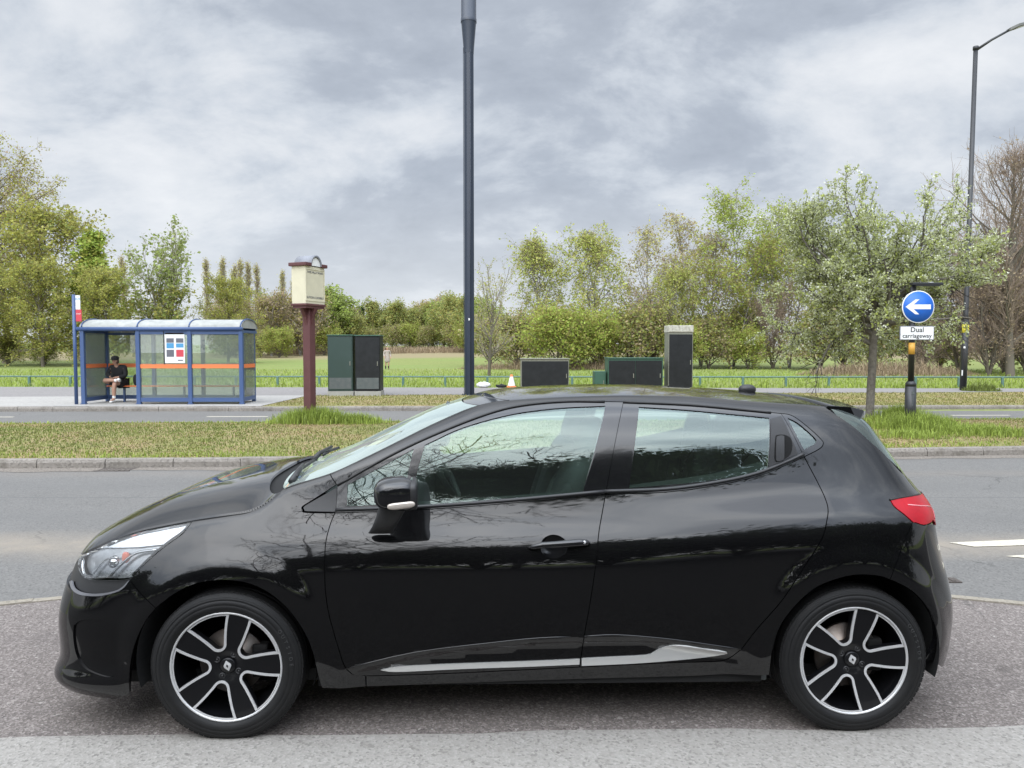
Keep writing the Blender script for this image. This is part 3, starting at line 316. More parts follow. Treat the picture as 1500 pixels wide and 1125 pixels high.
 'handle_recess':[(3.8565,1.236),(3.8592,1.2372),(3.8617,1.2384),(3.8648,1.2395),(3.8691,1.2401),(3.8756,1.2404),(3.8835,1.2405),(3.8917,1.2399),(3.8991,1.2385),(3.9056,1.2363),(3.9117,1.2334),(3.917,1.2295),(3.9209,1.2243),(3.9233,1.2173),(3.9245,1.2087),(3.9246,1.1995),(3.9236,1.1906),(3.9215,1.1818),(3.9183,1.1729),(3.9142,1.1644),(3.9092,1.1569),(3.9031,1.1508),(3.8958,1.1456),(3.8881,1.1412),(3.8805,1.1375),(3.8725,1.1342),(3.8641,1.1314),(3.8562,1.1297),(3.8501,1.1292),(3.846,1.13),(3.8433,1.1317),(3.8417,1.1351),(3.8408,1.1405),(3.8407,1.1486),(3.8416,1.159),(3.8431,1.1707),(3.8449,1.1827),(3.8471,1.1953),(3.85,1.2087),(3.8532,1.2224),(3.8565,1.236)],
 'handle_paddle':[(3.859,1.2332),(3.863,1.2344),(3.8669,1.2356),(3.8709,1.2367),(3.8747,1.2373),(3.8788,1.2375),(3.883,1.2375),(3.8868,1.237),(3.8896,1.2358),(3.8911,1.2351),(3.8918,1.2346),(3.8917,1.2319),(3.8908,1.2245),(3.8889,1.2093),(3.8864,1.1882),(3.8839,1.1671),(3.8819,1.1515),(3.8804,1.1437),(3.8793,1.1403),(3.8776,1.139),(3.8745,1.1375),(3.8692,1.1351),(3.8623,1.133),(3.8554,1.1318),(3.8503,1.132),(3.8476,1.133),(3.8462,1.1347),(3.8457,1.1386),(3.8457,1.1461),(3.8465,1.1597),(3.8483,1.1779),(3.8506,1.1964),(3.8528,1.2108),(3.8545,1.2193),(3.856,1.2246),(3.8575,1.2286),(3.859,1.2332)],
 'tail_light':[(4.3557,0.9698),(4.3696,0.971),(4.3826,0.9721),(4.3985,0.9732),(4.422,0.9744),(4.4578,0.9754),(4.5084,0.9752),(4.5828,0.9719),(4.743,0.952),(4.7371,0.952),(4.7311,0.952),(4.7371,0.946),(4.7193,0.946),(4.7252,0.934),(4.7193,0.928),(4.7238,0.9142),(4.6634,0.9137),(4.6481,0.908),(4.6428,0.9025),(4.6377,0.8976),(4.6282,0.8926),(4.6164,0.8865),(4.6044,0.8797),(4.5909,0.8736),(4.5737,0.8694),(4.5524,0.8671),(4.5298,0.8658),(4.5089,0.8653),(4.4914,0.8659),(4.4769,0.8681),(4.4637,0.8719),(4.4515,0.8762),(4.4397,0.88),(4.4254,0.881),(4.4168,0.889),(4.409,0.8967),(4.4014,0.9043),(4.3935,0.9121),(4.3844,0.9203),(4.3748,0.9286),(4.366,0.9368),(4.3598,0.9443),(4.3568,0.9511),(4.356,0.9574),(4.3561,0.9636)],
 'chrome_front':[(2.1743,0.2794),(2.1834,0.2818),(2.1926,0.2843),(2.2039,0.2868),(2.2112,0.2897),(2.2208,0.2926),(2.2538,0.2956),(2.3242,0.2989),(2.4181,0.3024),(2.5151,0.3056),(2.6128,0.3085),(2.7136,0.3111),(2.8041,0.3137),(2.8763,0.3164),(2.9382,0.319),(3.0001,0.3217),(2.9991,0.2981),(2.9377,0.2956),(2.8762,0.2931),(2.8043,0.2906),(2.7129,0.288),(2.611,0.2854),(2.5148,0.2825),(2.4254,0.2789),(2.3417,0.275),(2.2769,0.2722),(2.2417,0.2716),(2.2254,0.2722),(2.2091,0.2728)],
 'chrome_rear':[(3.0085,0.3241),(3.0542,0.3262),(3.0999,0.3283),(3.145,0.3304),(3.1928,0.3323),(3.24,0.3342),(3.276,0.3367),(3.294,0.3401),(3.3009,0.3441),(3.3071,0.3485),(3.3152,0.3538),(3.3226,0.3596),(3.3323,0.3648),(3.3457,0.3697),(3.3606,0.3751),(3.3755,0.3799),(3.3888,0.3829),(3.4028,0.384),(3.4215,0.3833),(3.4477,0.3799),(3.4788,0.3745),(3.51,0.3691),(3.5428,0.3643),(3.5757,0.3595),(3.5988,0.3547),(3.6099,0.3504),(3.6113,0.3459),(3.6,0.3395),(3.572,0.3317),(3.5286,0.3255),(3.4768,0.3197),(3.4132,0.3138),(3.3413,0.3079),(3.2771,0.3032),(3.2286,0.3002),(3.1876,0.2984),(3.146,0.2967),(3.1008,0.2949),(3.055,0.2934),(3.0092,0.2918)],
 'door_recess':[(2.8331,0.8016),(2.8357,0.8083),(2.8383,0.8151),(2.8411,0.8215),(2.8449,0.827),(2.8499,0.8314),(2.8557,0.8352),(2.8619,0.8382),(2.8678,0.8407),(2.8735,0.8425),(2.879,0.8437),(2.8846,0.8443),(2.8905,0.8443),(2.8967,0.8439),(2.9031,0.843),(2.9095,0.8415),(2.9156,0.8394),(2.9216,0.8364),(2.9277,0.8328),(2.9332,0.8287),(2.9374,0.8243),(2.9399,0.8195),(2.9412,0.8143),(2.9418,0.809),(2.9422,0.8039),(2.9428,0.7992),(2.9433,0.7948),(2.9431,0.7903),(2.9417,0.7856),(2.939,0.7803),(2.9352,0.7746),(2.9304,0.7691),(2.9246,0.7645),(2.9173,0.7607),(2.9088,0.7574),(2.8997,0.755),(2.8909,0.7539),(2.8822,0.7544),(2.8734,0.7562),(2.8649,0.7589),(2.8576,0.7621),(2.8518,0.766),(2.847,0.7708),(2.8428,0.7758),(2.8383,0.7807)],
 'bumper_trim':[(0.7382,0.7136),(0.7634,0.716),(0.7382,0.7136),(0.7724,0.7148),(0.7828,0.7112),(0.7874,0.7062),(0.7922,0.7013),(0.798,0.6964),(0.8054,0.6916),(0.8141,0.6866),(0.8235,0.6814),(0.8332,0.676),(0.843,0.6708),(0.8527,0.6661),(0.8622,0.6621),(0.8717,0.6589),(0.8811,0.6562),(0.8908,0.654),(0.9008,0.6522),(0.9112,0.6508),(0.9223,0.6496),(0.9339,0.6489),(0.9461,0.6486),(0.9587,0.6486),(0.9718,0.6489),(0.9854,0.6493),(0.9994,0.6498),(1.0148,0.6505),(1.0318,0.6513),(1.0492,0.6523),(1.0661,0.6534),(1.0816,0.6547),(1.0946,0.656),(1.1048,0.6576),(1.1131,0.6594),(1.12,0.6613),(1.1262,0.6633),(1.1324,0.6653),(1.1393,0.6673),(1.1339,0.6605),(1.1277,0.6534),(1.1216,0.6462),(1.1152,0.6392),(1.1079,0.6329),(1.1004,0.6274),(1.0926,0.6226),(1.0834,0.6181),(1.0711,0.6138),(1.0547,0.6095),(1.035,0.6053),(1.014,0.6016),(0.9933,0.5989),(0.9725,0.5972),(0.9507,0.5963),(0.9292,0.596),(0.9092,0.5965),(0.8912,0.5978),(0.8744,0.5998),(0.8586,0.6027),(0.8439,0.6065),(0.8305,0.6109),(0.8184,0.6162),(0.8079,0.623),(0.7985,0.6318),(0.7911,0.6435),(0.7858,0.6575),(0.7802,0.6724),(0.7718,0.6863)],
 'bumper_highlight':[(1.1342,0.6592),(1.1291,0.6515),(1.1243,0.6436),(1.1188,0.636),(1.112,0.6291),(1.104,0.6232),(1.0953,0.618),(1.0849,0.6132),(1.072,0.6085),(1.0557,0.6036),(1.0367,0.5986),(1.016,0.5942),(0.995,0.591),(0.9722,0.5889),(0.9474,0.5877),(0.9224,0.5872),(0.8997,0.5876),(0.8802,0.5891),(0.8626,0.5917),(0.8463,0.5951),(0.8305,0.5991),(0.816,0.6041),(0.8034,0.6103),(0.7907,0.6167),(0.7746,0.6222),(0.7985,0.6318),(0.8101,0.626),(0.8198,0.6197),(0.83,0.6138),(0.8426,0.6089),(0.8575,0.6051),(0.8735,0.6019),(0.8906,0.5994),(0.9088,0.5978),(0.9288,0.5973),(0.9504,0.5975),(0.9722,0.5985),(0.993,0.6003),(1.0137,0.603),(1.0348,0.6066),(1.0545,0.6109),(1.0709,0.6152),(1.0832,0.6195),(1.0927,0.6241),(1.1004,0.6291),(1.1076,0.6342),(1.1142,0.6398),(1.1195,0.6457),(1.1244,0.6517),(1.1295,0.6577)],
 'front_bumper':[(1.1355,0.6606),(1.1553,0.6446),(1.174,0.6284),(1.1959,0.6121),(1.2227,0.5954),(1.2492,0.5772),(1.272,0.5573),(1.2657,0.5504),(1.2595,0.5437),(1.2532,0.5371),(1.247,0.5302),(1.2409,0.5227),(1.2348,0.5145),(1.2288,0.5053),(1.2228,0.4954),(1.2168,0.4849),(1.2109,0.4741),(1.2053,0.4631),(1.2,0.4521),(1.1949,0.4411),(1.19,0.4298),(1.1853,0.4184),(1.1809,0.4068),(1.1766,0.3951),(1.1727,0.3833),(1.1691,0.3715),(1.1658,0.3596),(1.1627,0.3476),(1.1599,0.3354),(1.1565,0.3226),(1.1533,0.3096),(1.1506,0.296),(1.1486,0.2816),(1.1472,0.2673),(1.146,0.2536),(1.1449,0.2409),(1.1434,0.2298),(1.1418,0.2208),(1.1402,0.2135),(1.1387,0.2074),(1.1373,0.2018),(1.1355,0.196),(1.1331,0.1894),(1.05,0.155),(0.9,0.168),(0.75,0.18),(0.5,0.19),(0,0.195),(0,0.6),(0.35,0.61),(0.56,0.63),(0.8305,0.5991),(0.8489,0.5963),(0.8647,0.5927),(0.8809,0.5895),(0.8997,0.5876),(0.9224,0.5872),(0.9474,0.5877),(0.9722,0.5889),(0.995,0.591),(1.016,0.5942),(1.0367,0.5986),(1.0557,0.6036),(1.072,0.6085),(1.0849,0.6132),(1.0953,0.618),(1.104,0.6232),(1.112,0.6291),(1.1188,0.636),(1.1243,0.6436),(1.1291,0.6515),(1.1342,0.6592)],
 'rear_bumper':[(4.4561,0.3119),(4.4604,0.3226),(4.4654,0.3333),(4.4705,0.3439),(4.4763,0.3539),(4.4815,0.3637),(4.4852,0.3732),(4.4875,0.3822),(4.4887,0.3908),(4.4889,0.3993),(4.4884,0.4079),(4.4873,0.4169),(4.4858,0.4267),(4.4843,0.4373),(4.4825,0.4484),(4.4803,0.46),(4.4775,0.4717),(4.4737,0.4835),(4.4687,0.4952),(4.4621,0.5071),(4.4542,0.5194),(4.4453,0.5316),(4.436,0.5436),(4.4266,0.5549),(4.4175,0.5654),(4.4087,0.5749),(4.3998,0.5838),(4.3908,0.5921),(4.3817,0.5999),(4.3724,0.6073),(4.3629,0.6143),(4.3527,0.6211),(4.3417,0.6276),(4.3306,0.6336),(4.3198,0.6392),(4.3099,0.6441),(4.3014,0.6483),(4.2946,0.6516),(4.2891,0.654),(4.2844,0.6559),(4.2802,0.6574),(4.2759,0.659),(4.2713,0.6608),(4.2813,0.6827),(4.2924,0.7046),(4.306,0.725),(4.3203,0.7439),(4.3326,0.7612),(4.3425,0.7778),(4.3517,0.7942),(4.3626,0.8111),(4.3758,0.8286),(4.3908,0.8462),(4.4074,0.8638),(4.4254,0.881),(4.4392,0.8787),(4.4559,0.8732),(4.4738,0.8674),(4.4904,0.8632),(4.5027,0.8621),(4.5122,0.863),(4.5224,0.8638),(4.83,0.83),(5.0,0.72),(5.420291273612475,0.7),(5.420291273612475,0.24),(5.0,0.235),(4.75,0.23),(4.62,0.235)],
 'fog_blank':[(0.8837,0.4648),(0.8952,0.4732),(0.9061,0.4814),(0.9199,0.4881),(0.9389,0.493),(0.9605,0.4964),(0.9809,0.4981),(0.9995,0.4982),(1.0171,0.4967),(1.0328,0.4938),(1.0463,0.4907),(1.0579,0.4862),(1.0678,0.4772),(1.0756,0.4612),(1.0813,0.4406),(1.0856,0.4185),(1.0894,0.3957),(1.0919,0.3715),(1.0924,0.3474),(1.091,0.3221),(1.0885,0.2973),(1.0845,0.2786),(1.078,0.2682),(1.0688,0.2632),(1.056,0.2615),(1.038,0.2628),(1.0158,0.267),(0.9935,0.2724),(0.972,0.278),(0.9502,0.2849),(0.93,0.2946),(0.9124,0.3087),(0.8985,0.3266),(0.8883,0.3468),(0.8822,0.3702),(0.8795,0.3956),(0.8785,0.4183),(0.8794,0.4358),(0.8819,0.4504)],
 'lamp_loop':[(0.8067,0.7129),(0.8152,0.7049),(0.8221,0.6966),(0.8294,0.6885),(0.8388,0.6812),(0.8486,0.6738),(0.8588,0.6666),(0.8721,0.6607),(0.8909,0.6573),(0.9192,0.6571),(0.9531,0.6589),(0.985,0.6616),(1.008,0.6642),(1.0195,0.6668),(1.0243,0.6699),(1.0268,0.674),(1.0316,0.6796),(1.0394,0.6874),(1.0481,0.6969),(1.0571,0.7068),(1.0658,0.7158),(1.0742,0.724),(1.0825,0.7318),(1.091,0.7391),(1.1,0.7455),(1.1087,0.7509),(1.1172,0.7554),(1.1274,0.7594),(1.1413,0.7631),(1.1601,0.7665),(1.1825,0.7694),(1.2062,0.7722),(1.229,0.7749)],
 'lamp_loop2':[(0.9176,0.6685),(0.9252,0.6792),(0.9325,0.6902),(0.9396,0.7005),(0.9464,0.7091),(0.9522,0.7156),(0.9574,0.7205),(0.9636,0.7246),(0.9724,0.7281),(0.9848,0.7312),(0.9995,0.7334),(1.0151,0.7353),(1.03,0.7372)],
 'lamp_white':[(0.8861,0.7624),(0.901,0.7687),(0.9142,0.7747),(0.9267,0.7807),(0.9395,0.7867),(0.9537,0.7926),(0.9698,0.7987),(0.9876,0.8048),(1.0061,0.8108),(1.0252,0.8168),(1.0449,0.8225),(1.0651,0.8279),(1.0857,0.8329),(1.1071,0.8375),(1.1294,0.8418),(1.1524,0.8458),(1.1758,0.8497),(1.1995,0.8536),(1.2232,0.8575),(1.2472,0.8616),(1.2716,0.8657),(1.2963,0.8698),(1.321,0.8739),(1.3456,0.878),(1.37,0.8821),(1.3671,0.8757),(1.3636,0.8689),(1.3593,0.8617),(1.3541,0.8543),(1.3479,0.8468),(1.3402,0.8392),(1.3306,0.8317),(1.3197,0.8243),(1.3078,0.8168),(1.2736,0.7935),(1.2366,0.7892),(1.1981,0.7847),(1.1611,0.7805),(1.1283,0.777),(1.1027,0.7747),(1.0822,0.7732),(1.0622,0.7721),(1.0379,0.7708),(1.0072,0.7691),(0.9721,0.7672),(0.9336,0.7648),(0.8862,0.7602)],
 'crease':[(2.0378,0.2991),(2.1314,0.3232),(2.2248,0.347),(2.3214,0.3674),(2.4278,0.3833),(2.5376,0.396),(2.6343,0.4065),(2.7086,0.4148),(2.7699,0.4209),(2.8299,0.4255),(2.8942,0.4285),(2.9573,0.43),(3.0148,0.4314),(3.0612,0.4338),(3.1019,0.4361),(3.1496,0.4358),(3.2123,0.4316),(3.282,0.4247),(3.3474,0.4175),(3.4033,0.4101),(3.455,0.4021),(3.5064,0.3939),(3.5589,0.3856),(3.6111,0.3771),(3.6635,0.3685)],
 'gap_a':[(1.9839,0.9272),(1.9819,0.9224),(1.9799,0.9177),(1.9779,0.913),(1.976,0.9084),(1.9741,0.9036),(1.9724,0.8988),(1.9709,0.894),(1.9695,0.8892),(1.9682,0.8844),(1.967,0.8794),(1.9658,0.8742),(1.9646,0.8687),(1.9634,0.8627),(1.9622,0.8566),(1.961,0.8502),(1.9599,0.8434),(1.959,0.8365),(1.9583,0.8292),(1.9577,0.8223),(1.9571,0.816),(1.9567,0.8094),(1.9565,0.8016),(1.9565,0.7916),(1.9569,0.7783),(1.9574,0.7608),(1.9579,0.7394),(1.9584,0.7154),(1.9589,0.6904),(1.9595,0.6657),(1.9605,0.6433),(1.9619,0.6234),(1.9635,0.605),(1.9655,0.5873),(1.9679,0.5696),(1.971,0.551),(1.9748,0.5308),(1.9797,0.508),(1.9857,0.483),(1.9922,0.4569),(1.9988,0.4312),(2.005,0.4072),(2.0103,0.3863),(2.0146,0.3688),(2.0184,0.3535),(2.0219,0.3402),(2.0252,0.3284),(2.0287,0.3179),(2.0325,0.3082),(2.0367,0.3001),(2.0411,0.2937),(2.0454,0.2883),(2.0497,0.2832),(2.0539,0.2778),(2.0577,0.2713),(2.0577,0.2713),(2.0637,0.2682),(2.0664,0.2652),(2.0692,0.2622),(2.0751,0.2589),(2.0873,0.2552),(2.1096,0.2522),(2.1445,0.2518),(2.1891,0.2525),(2.2403,0.2537),(2.2956,0.2552),(2.352,0.2569),(2.4068,0.2586),(2.4621,0.2606),(2.5204,0.2628),(2.5799,0.2653),(2.6388,0.2678),(2.6953,0.2703),(2.7476,0.2725),(2.7948,0.2746),(2.8385,0.2765),(2.8796,0.2785),(2.9196,0.2803),(2.9596,0.2822),(3.0008,0.2841)],
 'gap_b':[(3.1136,0.998),(3.1106,0.9855),(3.1077,0.973),(3.1047,0.9607),(3.1016,0.9483),(3.0986,0.9359),(3.0955,0.9234),(3.0924,0.9113),(3.0893,0.8997),(3.0862,0.8881),(3.083,0.8759),(3.0796,0.8624),(3.0762,0.8469),(3.0728,0.8291),(3.0697,0.8093),(3.0668,0.7875),(3.0641,0.7642),(3.0611,0.74),(3.0579,0.7152),(3.0542,0.6889),(3.05,0.6605),(3.0456,0.6313),(3.0412,0.6023),(3.037,0.5748),(3.0331,0.5498),(3.0298,0.5281),(3.0266,0.509),(3.0236,0.4916),(3.0206,0.4745),(3.0177,0.4568),(3.0147,0.4372),(3.0125,0.4133),(3.0121,0.3819),(3.0093,0.3575),(3.0065,0.3331),(3.0036,0.3086),(3.0008,0.2841)],
 'gap_c':[(3.0008,0.2841),(3.062,0.2868),(3.1253,0.2896),(3.1887,0.2924),(3.25,0.2951),(3.3069,0.2975),(3.3574,0.2994),(3.4014,0.3006),(3.4408,0.3013),(3.4759,0.3017),(3.5069,0.3021),(3.5341,0.3026),(3.5578,0.3036),(3.5763,0.3047),(3.5892,0.3057),(3.5982,0.307),(3.6052,0.3087),(3.6119,0.3114),(3.6201,0.3155),(3.6292,0.3215),(3.6369,0.3302),(3.6434,0.3408),(3.6499,0.3517),(3.6575,0.361),(3.6663,0.3685)],
 'gap_d':[(3.9709,1.1481),(3.9748,1.1391),(3.9788,1.13),(3.9827,1.121),(3.9866,1.1121),(3.9903,1.1034),(3.994,1.0949),(3.9974,1.087),(4.0006,1.0795),(4.0038,1.0722),(4.0069,1.0647),(4.0101,1.0569),(4.0134,1.0483),(4.017,1.0387),(4.0208,1.0283),(4.0246,1.0175),(4.0281,1.0068),(4.0311,0.9965),(4.0333,0.9871),(4.0349,0.9787),(4.0361,0.9709),(4.0369,0.9635),(4.0372,0.9563),(4.0368,0.9489),(4.0357,0.9412),(4.0339,0.9332),(4.0315,0.9251),(4.0286,0.9169),(4.0252,0.9084),(4.0216,0.8994),(4.0178,0.89),(4.0144,0.8805),(4.0114,0.8713),(4.0081,0.8617),(4.0037,0.851),(3.9975,0.8387),(3.9889,0.824),(3.9774,0.8061),(3.9635,0.7852),(3.9479,0.7627),(3.9312,0.7397),(3.9148,0.7171),(3.8996,0.6959),(3.8859,0.6759),(3.8727,0.6563),(3.8599,0.637),(3.8471,0.6178),(3.834,0.5987),(3.8204,0.5796),(3.8058,0.5602),(3.7904,0.5407),(3.7747,0.5212),(3.7592,0.5019),(3.7446,0.483),(3.7311,0.4648),(3.7191,0.4475),(3.708,0.431),(3.6976,0.4151),(3.6874,0.3996),(3.6772,0.3841),(3.6663,0.3685)],
 'gap_top':[(3.2146,1.3746),(3.1987,1.334),(3.1861,1.2934),(3.1742,1.2516),(3.1621,1.2067),(3.15,1.1572),(3.1378,1.1045),(3.1256,1.0507),(3.1136,0.998)],
 'gap_wing':[(1.1355,0.6606),(1.1553,0.6446),(1.174,0.6284),(1.1959,0.6121),(1.2227,0.5954),(1.2492,0.5772),(1.272,0.5573)],
 'gap_bumper':[(4.4254,0.881),(4.4074,0.8638),(4.3908,0.8462),(4.3758,0.8286),(4.3626,0.8111),(4.3517,0.7942),(4.3425,0.7778),(4.3326,0.7612),(4.3203,0.7439),(4.306,0.725),(4.2924,0.7046),(4.2813,0.6827),(4.2713,0.6608)],
 'gap_lamp':[(1.37,0.8821),(1.3671,0.8757),(1.3636,0.8689),(1.3593,0.8617),(1.3541,0.8543),(1.3479,0.8468),(1.3402,0.8392),(1.3306,0.8317),(1.3197,0.8243),(1.3078,0.8168),(1.2953,0.8091),(1.2828,0.8009),(1.2707,0.7921),(1.2586,0.7826),(1.2461,0.7723),(1.2335,0.7616),(1.2211,0.7507),(1.2091,0.7398),(1.1978,0.7292),(1.1873,0.7188),(1.1774,0.7085),(1.1679,0.6983),(1.1585,0.688),(1.1491,0.6777),(1.1393,0.6673)],
 'gap_hinge':[(1.9505,1.0774),(1.982,1.0385)],
}

# ---------------------------------------------------------------- camera, light
cam=bpy.data.cameras.new('camera'); co=bpy.data.objects.new('camera',cam); COL.objects.link(co); scene.camera=co
co.location=(0,0,1.606); co.rotation_euler=(PI/2-math.atan(50.5/1100),0,0); cam.sensor_width=36; cam.lens=36*1100/1500; cam.clip_end=3000; cam.clip_start=.05
sun=bpy.data.lights.new('sun','SUN'); so=bpy.data.objects.new('sun',sun); COL.objects.link(so); sun.energy=.55; sun.angle=R(60); sun.color=(1,.96,.9)
SE,SA=R(50),R(186)   # elevation; azimuth clockwise from +Y: behind the camera, to its left
so.rotation_euler=(PI/2-SE,0,PI-SA) ; so.location=(0,0,30)
sd=Vector((math.sin(SA)*math.cos(SE),math.cos(SA)*math.cos(SE),math.sin(SE))); so.rotation_euler=sd.to_track_quat('Z','Y').to_euler()
w=bpy.data.worlds.new('World'); scene.world=w; w.use_nodes=True; N,L=w.node_tree.nodes,w.node_tree.links
bg=N['Background']
def nd(t,**k):
    n=N.new(t)
    for a,b in k.items():
        if a.startswith('i_'): n.inputs[int(a[2:])].default_value=b
        else: setattr(n,a,b)
    return n
sky=nd('ShaderNodeTexSky',sky_type='NISHITA',sun_disc=False,sun_elevation=SE,sun_rotation=SA)
skm=nd('ShaderNodeVectorMath',operation='SCALE'); skm.inputs['Scale'].default_value=.10; L.new(sky.outputs[0],skm.inputs[0])
tc=nd('ShaderNodeTexCoord'); sep=nd('ShaderNodeSeparateXYZ'); L.new(tc.outputs['Generated'],sep.inputs[0])
zp=nd('ShaderNodeMath',operation='MAXIMUM',i_1=.0); L.new(sep.outputs['Z'],zp.inputs[0])
za=nd('ShaderNodeMath',operation='ADD',i_1=.42); L.new(zp.outputs[0],za.inputs[0])
dx=nd('ShaderNodeMath',operation='DIVIDE'); L.new(sep.outputs['X'],dx.inputs[0]); L.new(za.outputs[0],dx.inputs[1])
dy=nd('ShaderNodeMath',operation='DIVIDE'); L.new(sep.outputs['Y'],dy.inputs[0]); L.new(za.outputs[0],dy.inputs[1])
cb=nd('ShaderNodeCombineXYZ'); L.new(dx.outputs[0],cb.inputs[0]); L.new(dy.outputs[0],cb.inputs[1]); cb.inputs[2].default_value=3.7
def noise(scale,detail,rough,dist,off):
    mp=nd('ShaderNodeMapping'); mp.inputs['Location'].default_value=off; mp.inputs['Scale'].default_value=(.85,1.0,1); L.new(cb.outputs[0],mp.inputs[0])
    n=nd('ShaderNodeTexNoise'); n.inputs['Scale'].default_value=scale; n.inputs['Detail'].default_value=detail; n.inputs['Roughness'].default_value=rough; n.inputs['Distortion'].default_value=dist
    L.new(mp.outputs[0],n.inputs['Vector']); return n
n1=noise(1.2,8,.58,.22,(7.3,2.6,0)); n2=noise(3.6,8,.60,.22,(5.,1.,0))
mxn=nd('ShaderNodeMix',data_type='FLOAT'); mxn.inputs[0].default_value=.42; L.new(n1.outputs['Fac'],mxn.inputs[2]); L.new(n2.outputs['Fac'],mxn.inputs[3])
cr=nd('ShaderNodeValToRGB'); L.new(mxn.outputs[0],cr.inputs[0])
e=cr.color_ramp.elements; e[0].position=.385; e[0].color=(.40,.445,.52,1); e[1].position=.625; e[1].color=(.93,.95,.98,1)
for p,c in ((.46,(.50,.55,.63)),(.505,(.66,.71,.78)),(.55,(.79,.825,.875))):
    x=cr.color_ramp.elements.new(p); x.color=c+(1,)
# brighter overhead than near the skyline, as under any overcast
zb=nd('ShaderNodeMapRange',i_1=.42,i_2=1.,i_3=1.,i_4=1.9); L.new(sep.outputs['Z'],zb.inputs[0])
hz=nd('ShaderNodeMapRange',i_1=.0,i_2=.22,i_3=.72,i_4=.0); L.new(sep.outputs['Z'],hz.inputs[0])
hm=nd('ShaderNodeMix',data_type='RGBA'); hm.inputs['B'].default_value=(.91,.94,.98,1); L.new(hz.outputs[0],hm.inputs['Factor']); L.new(cr.outputs[0],hm.inputs['A'])
sc=nd('ShaderNodeVectorMath',operation='SCALE'); L.new(hm.outputs['Result'],sc.inputs[0]); L.new(zb.outputs[0],sc.inputs['Scale'])
mx=nd('ShaderNodeMix',data_type='RGBA'); mx.inputs['Factor'].default_value=.93; L.new(skm.outputs[0],mx.inputs['A']); L.new(sc.outputs[0],mx.inputs['B'])
# the cloud is brighter round the hidden sun
gd=nd('ShaderNodeVectorMath',operation='DOT_PRODUCT'); gd.inputs[1].default_value=tuple(sd); L.new(tc.outputs['Generated'],gd.inputs[0])
gm=nd('ShaderNodeMapRange',i_1=.15,i_2=1.,i_3=1.,i_4=4.0); gm.interpolation_type='SMOOTHSTEP'; L.new(gd.outputs['Value'],gm.inputs[0])
gs=nd('ShaderNodeVectorMath',operation='SCALE'); L.new(mx.outputs['Result'],gs.inputs[0]); L.new(gm.outputs[0],gs.inputs['Scale'])
L.new(gs.outputs[0],bg.inputs['Color']); bg.inputs['Strength'].default_value=1.
vs=scene.view_settings; vs.view_transform='Standard'; vs.look='None'; vs.exposure=0; vs.gamma=1
scene.cycles.max_bounces=8; scene.cycles.transparent_max_bounces=24

# ---------------------------------------------------------------- the parked car
set_rail(*zip(*RAIL)); build_top()
M_paint=mat('black_paint',(.0025,.0025,.003),.4,0.,1.,.012,spec=.06,noise=(3.,.5,(.0035,.0032,.0032))); pbsdf(M_paint).inputs['Coat IOR'].default_value=1.57
def _film():
    N,L=nodes(M_paint); b=pbsdf(M_paint); tc=N.new('ShaderNodeTexCoord'); t=N.new('ShaderNodeTexNoise'); t.inputs['Scale'].default_value=5.; t.inputs['Detail'].default_value=8; t.inputs['Roughness'].default_value=.7; L.new(tc.outputs['Object'],t.inputs['Vector'])
    r=N.new('ShaderNodeMapRange'); r.inputs['From Min'].default_value=.4; r.inputs['From Max'].default_value=.75; r.inputs['To Min'].default_value=.006; r.inputs['To Max'].default_value=.09; L.new(t.outputs['Fac'],r.inputs['Value']); L.new(r.outputs['Result'],b.inputs['Coat Roughness'])
_film()
M_gloss=mat('gloss_black_trim',(.008,.008,.009),.12,0,.6,.05)
M_trim=mat('satin_black_plastic',(.022,.022,.023),.42,bump=(900,.05))
M_rubber=mat('rubber_seal',(.012,.012,.012),.5)
M_gap=mat('shut_line_black',(.003,.003,.003),.9)
M_tyre=mat('tyre_rubber',(.010,.010,.0105),.6,spec=.3,noise=(14.,.6,(.018,.0175,.017)),bump=(160,.08))
M_tyremark=mat('tyre_lettering',(.045,.045,.045),.6)
M_wheelblack=mat('wheel_gloss_black',(.006,.006,.007),.3,0,.3,.08,spec=.3)
M_silver=mat('diamond_cut_alloy',(.66,.66,.66),.32,.3,.3,noise=(60.,.4,(.48,.46,.44)))
M_chrome=mat('chrome',(.72,.73,.74),.12,1.)
M_strip=mat('bright_trim_strip',(.74,.74,.72),.24,.5,.5)
M_disc=mat('brake_disc_steel',(.30,.28,.26),.4,.9,noise=(20.,.6,(.20,.13,.09)))
M_dark=mat('underbody_black',(.006,.006,.006),.85)
M_glass=glassmat('side_glass_tinted',(.66,.80,.74),1.5,.055,.014)
M_glassr=glassmat('rear_glass_tinted',(.62,.76,.70),1.5,.065,.014)
M_screen=glassmat('windscreen_glass',(.74,.84,.79),1.55,.20,.26)  # strong pale film here stands in for bright sky mirrored in the screen
M_lens=glassmat('lamp_lens',(.96,.97,.97),1.45,.0,0.,(1,1,1))
M_lampbowl=mat('lamp_dark_bowl',(.26,.27,.28),.25,.6,noise=(25.,.6,(.5,.51,.52)))
M_lampwhite=mat('lamp_bright_reflector',(.62,.64,.66),.22,.55,noise=(45.,.35,(.5,.52,.54)))
M_red=mat('tail_lamp_red',(.46,.002,.012),.38,0,.15,.02,spec=.25,noise=(18.,.5,(.25,.003,.01)))
M_trimred=mat('light_guide_pale_red',(.75,.25,.27),.2,0,1.)
M_redd=mat('tail_lamp_dark_red',(.16,.006,.008),.12,0,1.,.02)
M_amber=mat('indicator_clear',(.62,.55,.48),.15,.3,.6)
M_seat=mat('seat_fabric_grey',(.10,.11,.11),.85,bump=(300,.2))
M_cabin=mat('cabin_plastic_grey',(.085,.095,.095),.7)
M_liner=mat('headlining_pale_grey',(.36,.38,.37),.9)
M_orange=mat('lamp_marker',(.75,.22,.15),.3)
